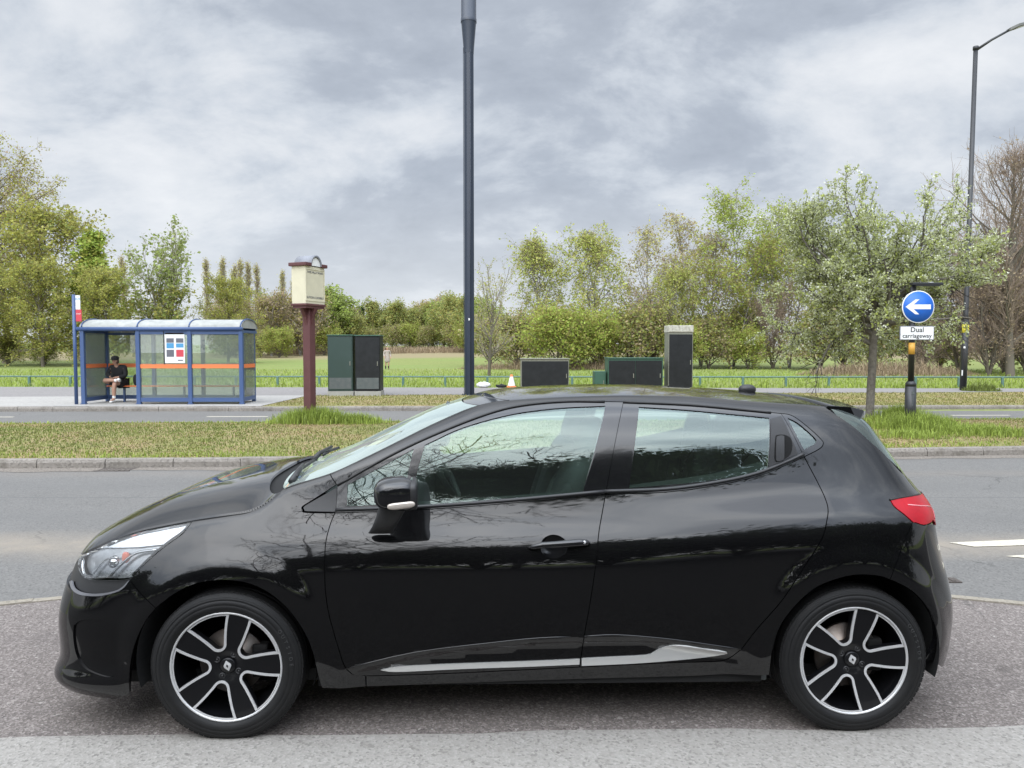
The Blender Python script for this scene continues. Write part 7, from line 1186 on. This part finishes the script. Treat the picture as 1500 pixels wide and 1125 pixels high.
def leaves(T,n,size,levs=(2,3),spread=.12,seed=1,aspect=1.6,zmin=None,droop=0.,keep=None):
    rs=np.random.RandomState(seed); B=[b for b in T.br if b[0] in levs]; ln=np.array([np.linalg.norm(np.diff(b[1],axis=0),axis=1).sum() for b in B]); k=rs.choice(len(B),n,p=ln/ln.sum())
    mx=max(len(b[1]) for b in B); A=np.array([b[1] if len(b[1])==mx else np.vstack([b[1],np.repeat(b[1][-1:],mx-len(b[1]),0)]) for b in B]); cnt=np.array([len(b[1]) for b in B])
    x=rs.rand(n)**.7*(cnt[k]-1.001); i=x.astype(int); a=(x-i)[:,None]
    P=A[k,i]*(1-a)+A[k,i+1]*a+rs.randn(n,3)*spread
    P[:,2]-=droop*rs.rand(n)
    if keep is not None: P=P[keep(P)]; n=len(P)
    u=rs.randn(n,3); u[:,2]*=.7; u/=np.linalg.norm(u,axis=1,keepdims=True); v=rs.randn(n,3); v-=u*(u*v).sum(1,keepdims=True); v/=np.linalg.norm(v,axis=1,keepdims=True)
    s=(size*(.55+.9*rs.rand(n)))[:,None]
    return np.stack([P-u*s*aspect/2,P-v*s/2+u*s*.1,P+u*s*aspect/2,P+v*s/2+u*s*.1],1).reshape(-1,3)
def crown_mesh(T,twig_m,sets,levs=(2,3),name='crown'):
    mb=wood(T,levs); V=[np.array(mb.v)] if mb.v else []; Fc=list(mb.f); fm=[0]*len(Fc); ms=[twig_m]; n0=len(mb.v)
    for q,(L_,m) in enumerate(sets):
        V.append(L_); c=len(L_)//4; idx=np.arange(c*4).reshape(c,4)+n0; Fc+=[tuple(f) for f in idx.tolist()]; fm+=[q+1]*c; ms.append(m); n0+=len(L_)
    me=bpy.data.meshes.new(name); me.from_pydata(np.concatenate(V).tolist(),[],Fc)
    for m in ms: me.materials.append(m)
    me.polygons.foreach_set('material_index',np.array(fm,dtype=np.int32)); return me
PROTO={}
def proto(key,T,bark,twig,sets):
    mb=wood(T,(0,1)); me=bpy.data.meshes.new('trunk'); me.from_pydata(mb.v,[],mb.f); me.materials.append(bark); me.polygons.foreach_set('use_smooth',np.ones(len(me.polygons),dtype=bool))
    PROTO[key]=(me,crown_mesh(T,twig,sets))
def gz(x,y): return float(fieldz(np.array([x*1.]),np.array([y*1.]))[0])-.03
def plant(key,x,y,name,label,cat='tree',rz=0.,s=1.,sz=None,group=None,z=None):
    t=thing(name,label,cat,(x,y,gz(x,y) if z is None else z),rz,group); t.scale=(s,s,sz or s)
    link('trunk',PROTO[key][0],t); link('crown',PROTO[key][1],t); return t
# prototypes
T=make_tree(11,23,.42,8.2,.14,.93,46,74,.35,9,48,-.05,5,42,0,'round',l3=1.0,tw=2.2); proto('big',T,M_bark,M_twig,[(leaves(T,6000,.15,spread=.28,seed=1),LM['olive']),(leaves(T,5200,.15,spread=.28,seed=2),LM['yellow']),(leaves(T,3500,.15,spread=.2,seed=3),LM['brown'])])
T=make_tree(12,14,.26,5.2,.12,.92,34,76,.3,8,48,0,5,42,0,'round',l3=.8,tw=1.8); proto('olive',T,M_bark,M_twig,[(leaves(T,5500,.17,spread=.26,seed=4),LM['olive']),(leaves(T,5500,.17,spread=.26,seed=5),LM['yellow']),(leaves(T,3000,.15,spread=.3,seed=6),LM['mid'])])
T=make_tree(13,12.5,.22,4.2,.10,.97,44,66,.75,7,40,.5,3,35,.5,'cone',l3=.6,tw=1.6); proto('conical',T,M_bark,M_twig,[(leaves(T,7000,.19,spread=.16,seed=7),LM['fresh']),(leaves(T,3500,.19,spread=.16,seed=8),LM['yellow'])])
T=make_tree(14,11.2,.20,4.2,.06,.9,40,38,.5,8,32,.4,4,30,.4,'vase',stems=4,l3=.7,tw=2.0); proto('upright',T,M_bark,M_twigg,[(leaves(T,4200,.18,spread=.2,seed=9),LM['mid']),(leaves(T,4500,.16,spread=.3,seed=10,keep=lambda P:P[:,2]<7),LM['olive'])])
T=make_tree(15,18.5,.30,2.1,.10,.96,60,26,.35,6,22,.6,4,20,.6,'column',l3=.9,tw=3.4); proto('poplar',T,M_bark,M_twigg,[(leaves(T,600,.17,spread=.2,seed=11),LM['brown']),(leaves(T,1100,.17,spread=.22,seed=12),LM['birchy'])])
T=make_tree(16,9,.2,3.6,.04,.9,32,64,.4,7,42,.2,4,40,.2,'tall',stems=2,l3=.7,tw=2.2); proto('belt_green',T,M_bark,M_twig,[(leaves(T,4200,.2,spread=.3,seed=13),LM['mid']),(leaves(T,4200,.2,spread=.3,seed=14),LM['olive'])])
T=make_tree(17,9,.2,3.4,.05,.92,36,48,.5,8,38,.4,5,36,.4,'tall',stems=3,l3=.8,tw=2.8); proto('belt_brown',T,M_birch,M_twigg,[(leaves(T,3200,.18,spread=.3,seed=15),LM['brown']),(leaves(T,2600,.18,spread=.3,seed=16),LM['olive'])])
T=make_tree(18,9,.25,4.,.04,.9,34,74,.2,8,48,0,4,44,0,'round',l3=.7,tw=2.); proto('belt_dark',T,M_bark,M_twig,[(leaves(T,6000,.22,spread=.3,seed=17),LM['mid']),(leaves(T,5000,.22,spread=.3,seed=18),LM['fresh'])])
T=make_tree(19,11,.22,2.6,.05,.97,50,92,-.1,7,50,0,3,40,0,'cone',l3=.5,tw=1.8); proto('fir',T,M_barkd,M_barkd,[(leaves(T,8000,.2,spread=.2,seed=19),LM['conifer'])])
def birch(seed,H,Rc,nleaf,key,la=42,stems=1,m1='birch',m2='birchy',bare=False):
    T=make_tree(seed,H,.15,Rc,.20,.95,34,la,.5,8,45,-.55,5,30,-1.3,'tall',stems=stems,l3=.95,tw=1.35)
    proto(key,T,M_birch,M_twigg if bare else M_twig,[(leaves(T,nleaf,.115,spread=.12,seed=seed,droop=.3),LM[m1]),(leaves(T,nleaf*2//3,.115,spread=.12,seed=seed+1,droop=.3),LM[m2])])
birch(31,10.7,3.4,4200,'birch_a'); birch(32,11.,3.9,5200,'birch_b',50); birch(33,11.5,3.,2300,'birch_bare',36,2,'birchy','brown',True); birch(34,15,4.4,7500,'birch_tall',44,2,'birch','bright')
birch(35,12.,4.6,5600,'birch_full',62,2,'olive','bright')
T=make_tree(41,4.6,.10,2.9,.02,.8,34,64,.5,8,45,.3,4,42,.2,'dome',stems=4,l3=.5,tw=1.1); proto('bush_green',T,M_bark,M_twig,[(leaves(T,5200,.11,spread=.2,seed=41),LM['bright']),(leaves(T,4500,.11,spread=.2,seed=42),LM['olive'])])
T=make_tree(42,4.4,.10,3.,.02,.8,34,62,.5,8,45,.3,4,42,.2,'dome',stems=4,l3=.5,tw=1.3); proto('bush_olive',T,M_bark,M_twig,[(leaves(T,3600,.11,spread=.22,seed=43),LM['olive']),(leaves(T,3200,.11,spread=.22,seed=44),LM['mid']),(leaves(T,2000,.12,spread=.22,seed=45),LM['brown'])])
T=make_tree(43,6.2,.12,3.3,.02,.85,40,44,.5,9,36,.5,6,34,.4,'vase',stems=5,l3=.7,tw=1.8); proto('bush_brown',T,M_bark,M_twigr,[(leaves(T,3500,.07,spread=.15,seed=46),LM['brown'])])
T=make_tree(44,12.6,.24,4.,.10,.93,46,44,.55,9,40,.4,6,36,.3,'tall',l3=.8,tw=1.7); proto('bare_tall',T,M_bark,M_twigr,[(leaves(T,1500,.07,spread=.1,seed=47),LM['brown'])])
T=make_tree(45,5.5,.14,2.8,.16,.88,22,60,.7,7,42,.7,4,38,.5,'vase',stems=2,l3=.35,tw=1.2); proto('small_bare',T,M_bark,M_twigg,[(leaves(T,1100,.06,spread=.06,seed=48),LM['olive']),(leaves(T,500,.06,spread=.06,seed=49),LM['birch'])])
# left-hand group
plant('big',-50.5,75,'broadleaf_tree','tallest airy broadleaf tree with yellow green young leaves at the left edge',rz=.4,s=.88)
plant('big',-56.5,79,'broadleaf_tree','airy broadleaf tree half out of frame behind the tallest left tree',rz=2.4,s=.82)
plant('olive',-44.3,71,'broadleaf_tree','olive green rounded tree directly right of the tallest left tree',rz=1.)
plant('olive',-47.5,66,'broadleaf_tree','low spreading olive tree in front of the tallest left tree',rz=3.2,s=.72)
plant('olive',-41.2,66,'broadleaf_tree','bushy yellow olive tree standing just left of the bus stop flag',rz=4.4,s=.62)
plant('conical',-38.9,70,'conical_tree','pointed fresh green tree with upswept branches behind the bus stop flag',rz=.7)
plant('olive',-36.0,67,'broadleaf_tree','low yellow green tree behind the left bay of the bus shelter',rz=5.3,s=.58)
plant('upright',-31.2,68,'broadleaf_tree','many stemmed upright tree with sparse dark tips behind the shelter roof',rz=.2)
plant('olive',-27.2,72,'broadleaf_tree','low rounded olive tree behind the middle of the shelter roof',rz=2.,s=.55)
for i,(x,y,s,a) in enumerate([(-71.5,140,.95,0),(-60.2,150,.98,1),(-58.,151,1.,2),(-55.8,150,.92,3),(-54.2,149,.98,4),(-52.2,150,.96,5.2),(-50.4,151,.93,.6),(-45.6,150,.86,1.7),(-44.2,151,.78,2.6)]):
    plant('poplar',x,y,'poplar_tree',['slim bare poplar alone behind the low trees left of the shelter roof','leftmost poplar of the tight row above the shelter','second poplar from the left in the row above the shelter','third poplar from the left in the row above the shelter','fourth poplar from the left in the row above the shelter','fifth poplar from the left in the row above the shelter','rightmost poplar of the row above the shelter','taller poplar just left of the cream town sign','shorter poplar close behind the cream town sign'][i],rz=a,s=s,group='columnar poplars beyond the field')
spec=[('belt_brown',-38,102,.9,0,'brown twiggy birch at the left end of the tree belt, seen over the shelter roof'),('belt_green',-35,108,.95,1.,'green tree in the belt above the right half of the shelter roof'),('belt_brown',-36,96,.78,4.,'low brown birch in front of the belt above the shelter roof'),('belt_brown',-32,100,.92,2,'brown twiggy tree above the right end of the shelter'),('belt_green',-33.2,112,1.0,3,'taller green tree between shelter and town sign, second row'),('belt_brown',-29,103,.88,3.,'white stemmed brown birch midway between shelter and town sign'),('belt_brown',-26.4,99,.95,4,'brown twiggy birch just left of the town sign post'),('belt_green',-29.5,118,.85,5,'green tree behind the birches left of the town sign'),
('belt_dark',-27.2,112,1.,.5,'dense dark green tree just right of the town sign'),('belt_green',-24.,112,.62,2.,'low pale green tree above the tall telecom cabinets'),('belt_brown',-30.,138,.92,5.,'brown twiggy tree far behind the dense dark green one'),
('fir',-30.6,152,.80,1.,'dark pointed fir at left of the far tree belt, right of the town sign'),('fir',-28.2,152,.86,2.2,'taller dark fir beside its twin in the far belt'),('belt_green',-26.4,150,1.05,.2,'green tree right of the two firs in the far belt'),('belt_green',-23.6,148,1.02,1.6,'rounded green tree above the black telecom cabinet'),('belt_brown',-24.6,160,1.0,1.,'brown tree showing in the gap behind the black telecom cabinet'),('belt_dark',-20.6,156,.80,1.9,'green tree behind the woman walking in the field'),('belt_green',-18.6,150,1.0,2.7,'green tree in the far belt halfway from black cabinet to mast'),('belt_brown',-17.0,160,1.12,2.2,'tall brown leafless tree in the far belt left of the mast'),('belt_brown',-14.4,158,1.08,3.9,'second brown leafless tree in the far belt left of the mast'),('belt_dark',-13.4,148,.88,3.,'olive green tree in the far belt close to the mast'),('belt_green',-11.2,140,1.12,4.2,'green tree in the far belt just left of the mast'),('belt_green',-8.6,128,1.0,5.1,'green tree in the far belt behind the mast'),('belt_green',-6.4,112,.9,.9,'tree in the belt close behind the mast on its right'),('belt_dark',-3.6,104,.75,1.4,'leafy tree seen through the small bare tree right of the mast'),
('bush_olive',-15.6,140,.9,.3,'small round dark bush at the far edge of the field'),('bush_olive',-12.,144,.8,1.3,'low bush at the far field edge left of the mast'),('belt_brown',-34.,128,.9,2.4,'brown tree in the second row behind the shelter birches'),('belt_green',-42.,110,.85,2.4,'green tree in the belt above the middle of the shelter roof'),('belt_brown',-20.,165,1.,0.4,'brown tree behind the row of green trees in the far belt')]
for i,(k,x,y,s,a,l) in enumerate(spec): plant(k,x,y,{'fir':'fir_tree','bush_olive':'bush'}.get(k,'belt_tree'),l,'bush' if 'bush' in k else 'tree',rz=a,s=s,group='trees along the far edge of the field')
us_=[(-47.,70,.62,'low bush at the foot of the tall trees at the left edge'),(-43.,69,.55,'low bush under the olive trees left of the bus stop flag'),(-38.5,68,.6,'low bush under the pointed tree behind the bus stop flag'),(-34.,70,.7,'low bush seen through the left bay of the shelter'),(-28.5,92,.8,'low bush at the foot of the birches left of the town sign'),(-31.5,94,.75,'low bush at the belt foot just right of the shelter'),(-35.,95,.8,'low bush at the belt foot behind the right bay of the shelter'),(-25.,100,.85,'low bush at the belt foot beside the town sign post'),(-22.6,118,.8,'low bush right of the dense dark green tree'),(-22.,142,1.,'low bush under the far belt behind the woman'),(-19.4,143,1.05,'low bush under the far belt right of the woman'),(-17.,144,.9,'low bush under the far belt, second left of the mast'),(-9.4,126,1.,'low bush under the belt just left of the mast'),(-6.,104,.9,'low bush under the belt just right of the mast')]
for i,(x,y,s,l) in enumerate(us_): plant(['bush_olive','bush_green','bush_olive'][i%3],x,y,'bush',l,'bush',rz=i*1.9,s=s,group='understorey bushes along the tree belt')
for i in range(11):
    plant(['olive','belt_green','big','belt_brown'][i%4],-64-i*7.5+3*math.sin(i*2.7),84+9*math.sin(i*1.9),'broadleaf_tree','tree of the belt continuing beyond the left edge of the picture',rz=i*1.3,s=.62+.2*math.sin(i*3.1),group='trees beyond the left edge')
for i in range(11):
    plant(['belt_green','bush_brown','birch_b','bush_olive'][i%4],36.5+i*6.5+2*math.sin(i*2.3),52+8*math.sin(i*1.7)+i*2,'field_edge_tree','tree of the field edge continuing beyond the right edge of the picture',rz=i*1.7,s=.95+.2*math.sin(i*3.1),group='trees beyond the right edge')
# centre and right
plant('small_bare',-1.3,42.5,'small_tree','small crooked nearly bare tree just right of the tall mast',rz=.5)
plant('birch_a',2.6,64,'birch_tree','slender drooping birch above the low black cabinet',rz=.2); plant('birch_b',7.4,62.5,'birch_tree','broad weeping birch above the low green cabinet',rz=1.4)
plant('birch_bare',11.9,62,'birch_tree','sparse grey birch with pale twin stems left of the tall slim cabinet',rz=2.2); plant('birch_bare',15.7,62.5,'birch_tree','taller sparse grey birch right of the tall slim cabinet',rz=.4,s=1.16)
plant('birch_tall',19.3,60,'birch_tree','tallest bright green weeping birch on the right',rz=.8,s=.93); plant('birch_full',16.9,58,'birch_tree','broad olive birch in front of the tallest one',rz=2.9,s=.86); plant('birch_full',21.8,59,'birch_tree','full green birch between the tallest birch and the blossom tree',rz=4.6,s=.9)
plant('birch_b',12.3,58,'birch_tree','low pale green birch in front of the sparse twin stemmed one',rz=3.7,s=.68)
bs=[('bush_green',3.3,54,1.0,0,'rounded bright green bush above the low black cabinet'),('bush_green',6.2,56,.92,1.1,'bright green bush above the left end of the low green cabinet'),('bush_olive',8.9,57,1.05,2.3,'olive bush above the right end of the low green cabinet'),('bush_olive',.4,58,.95,3.1,'olive bush right of the small bare tree'),('bush_olive',-1.8,62,.9,4.3,'olive bush behind the small bare tree'),('bush_brown',10.9,60,.8,.3,'brown twiggy bush just left of the tall slim cabinet'),('bush_green',12.7,56,.72,2.6,'low green bush behind the tall slim cabinet'),('bush_olive',14.9,57,.85,3.9,'low olive bush right of the tall slim cabinet'),('bush_green',17.6,56,.66,5.,'low green bush under the tallest birch'),('bush_brown',19.8,57,.85,1.9,'brown bush right of the tallest birch stem'),('bush_olive',22.2,54,1.0,1.2,'olive bush left of the blossom tree trunk'),('bush_olive',24.9,52,1.05,2.9,'olive bush behind the blossom tree trunk'),('bush_olive',27.9,52,1.1,4.1,'olive bush behind the arrow sign'),('bush_green',30.2,53,.95,5.5,'green bush between the arrow sign and the street light'),('bush_olive',4.9,60,1.05,5.2,'taller olive bush behind the bright bushes above the cabinets'),('bush_olive',11.6,63,1.1,.9,'tall olive bush behind the twin stemmed birch'),('bush_olive',18.6,63,1.1,2.1,'tall olive bush behind the tallest birch'),('bush_olive',25.6,58,1.25,3.3,'tall olive bush behind the blossom tree crown'),
('bush_brown',27.3,43,1.,0.,'reddish brown leafless bush just right of the street light'),('bush_brown',30.2,44,1.12,1.3,'reddish brown leafless bush at the right edge of frame'),('bush_brown',31.5,48,1.3,2.7,'taller leafless bush behind those at the right edge'),('bush_brown',28.6,48,1.15,4.2,'leafless brown bush behind the street light'),('bush_brown',25.2,46,.55,5.,'low brown bush left of the street light foot')]
for k,x,y,s,a,l in bs: plant(k,x,y,'bush',l,'bush',rz=a,s=s,group='bushes along the field edge')
plant('bare_tall',27.9,42,'bare_tree','tall leafless brown tree at the right edge of the picture',rz=.3); plant('bare_tall',31.6,45,'bare_tree','leafless brown tree partly cut off by the right edge',rz=1.9,s=.9)
# blossom tree on the reservation
T=Tree(77); rs_=T.rs
tr=T.limb((0,0,-.1),(.02,0,1),2.55,.098,.085,0,7,.03,.0)
tops=[]
for k in range(13):
    az=k*2.4+.3; el=R(18+62*((k*7)%13)/13); L_=(2.0+.7*rs_.rand())*(1 if el<1 else .86)
    p,d,r=at(tr,.62+.38*k/12.)
    dd=(math.cos(az)*math.sin(el)+.05,math.sin(az)*math.sin(el),math.cos(el))
    b=T.limb(p,dd,L_,.062,.016,1,7,.15,.35)
    for j in range(11):
        p2,d2,r2=at(b,.25+.75*(j+rs_.rand())/11); b2=T.limb(p2,side_dir(rs_,d2,R(52+rs_.randn()*12)),.55+.55*rs_.rand(),max(.010,r2*.5),.005,2,5,.2,.1 if d2[2]>.4 else -.35)
        for q in range(6):
            p3,d3,_=at(b2,.2+.8*rs_.rand()); T.limb(p3,side_dir(rs_,d3,R(48+rs_.randn()*14)),.22+.2*rs_.rand(),.005,.003,3,3,.22,.1)
for k,(az,el,L_) in enumerate([(.15,28,3.3),(.5,40,3.0),(-.3,52,2.9),(3.3,64,2.7),(2.7,78,2.5),(-.1,80,2.7),(1.2,85,2.4),(4.2,80,2.3),(3.9,95,2.0),(.4,98,2.1),(5.4,92,2.0),(2.3,98,1.9),(3.0,58,2.9),(3.5,44,2.8),(2.4,48,2.7),(4.0,62,2.7),(2.9,30,2.8),(3.3,14,2.7),(.2,60,2.7),(5.6,66,2.5)]):
    p,d,r=at(tr,.70+.014*k); el=R(el); b=T.limb(p,(math.cos(az)*math.sin(el),math.sin(az)*math.sin(el),math.cos(el)),L_,.055,.012,1,8,.13,.25)
    for j in range(13):
        p2,d2,r2=at(b,.3+.7*(j+rs_.rand())/13); b2=T.limb(p2,side_dir(rs_,d2,R(50+rs_.randn()*12)),.4+.5*rs_.rand(),max(.009,r2*.5),.004,2,5,.2,-.25 if el>1.2 else .2)
        for q in range(6):
            p3,d3,_=at(b2,.2+.8*rs_.rand()); T.limb(p3,side_dir(rs_,d3,R(48+rs_.randn()*14)),.2+.2*rs_.rand(),.005,.003,3,3,.22,.0)
kp=lambda P:(P[:,2]>1.15)&~((P[:,0]>1.45)&(P[:,2]<2.75))
proto('blossom',T,mat('bark_lichen_grey',(.10,.088,.074),.95,noise=(12.,.9,(.22,.20,.17)),bump=(26,.5)),M_barkd,[(leaves(T,42000,.036,spread=.035,seed=51,aspect=1.7,keep=kp),LM['grey']),(leaves(T,14000,.036,spread=.035,seed=53,aspect=1.7,keep=kp),LM['birch']),(leaves(T,21000,.031,spread=.03,seed=52,aspect=1.1,keep=kp),LM['blossom'])])
plant('blossom',7.62,15.95,'blossom_tree','rounded blossom tree with cream flowers standing on the central reservation',z=.14,s=.89,sz=1.0)
# dead stalks and brambles in the meadow
M_dead=leafmat('dead_stalks',(.30,.23,.15),.35,.2)
def patch(name,cx,cy,rx,ry,n,h,m,seed,label,cat,wd=.03):
    r=np.random.RandomState(seed); q=r.rand(n,2)*2-1; k=(q**2).sum(1)<1; q=q[k]; X,Y=cx+q[:,0]*rx,cy+q[:,1]*ry; Z=fieldz(X,Y)-.03
    o=blades(name,np.stack([X,Y,Z],1),h*(1.05-(q**2).sum(1)),wd,m,seed,.9); del o['kind']; return tag(o,label,cat)
patch('bramble_patch',22.,44,5.5,3.,5000,1.0,M_dead,61,'brown dead bramble patch in front of the bushes left of the blossom tree','undergrowth')
patch('bramble_patch',3.5,56,8,2.5,5000,.9,M_dead,62,'brown dead stalks along the foot of the bushes above the low cabinets','undergrowth')
patch('weed_tuft',16.9,27.0,.75,.5,700,.4,M_gr1,63,'dark green weeds round the foot of the street light','weeds')
o=blades('reed_bed',np.stack([-34+np.random.RandomState(64).rand(9000)*30,104+np.random.RandomState(65).rand(9000)*16,np.zeros(9000)+.9],1),1.0,.07,M_dead,66,.5,'pale brown reeds across the far side of the field')
# the row of bare trees and hedge behind the photographer, seen mirrored in the car
T=make_tree(91,8.2,.16,4.6,.16,.8,22,62,.45,9,45,.2,6,42,.2,'vase',stems=2,l3=.55,tw=1.5); proto('street_bare',T,M_barkd,M_barkd,[(leaves(T,500,.05,seed=91),LM['brown'])])
T=make_tree(92,3.6,.10,2.6,.02,.85,36,58,.5,8,45,.3,5,42,.2,'dome',stems=4,l3=.4,tw=1.2); proto('hedge',T,M_barkd,M_barkd,[(leaves(T,16000,.09,spread=.2,seed=92),LM['dark']),(leaves(T,6000,.09,spread=.2,seed=93),LM['conifer'])])
for i,(x,y,s,a) in enumerate([(-2.6,-5.6,1.02,.3),(.4,-6.6,.72,1.7),(-9.4,-9.5,1.0,3.)]): plant('street_bare',x,y,'bare_tree',['bare dark tree mirrored in the front door glass','bare dark tree mirrored in the middle of the car','bare dark tree mirrored in the front wing','bare dark tree mirrored in the rear door'][i],rz=a,s=s,z=.1,group='bare trees behind the photographer')
for i,x in enumerate(np.arange(-17,18,2.1)): plant('hedge',x,-6.8+.4*math.sin(i*2.1),'hedge_bush','dark hedge bush in the row behind the photographer, mirrored in the car doors','bush',rz=i*1.3,s=(1.0 if x<.5 else 1.32)+.2*math.sin(i*1.7),z=.05,group='hedge behind the photographer')
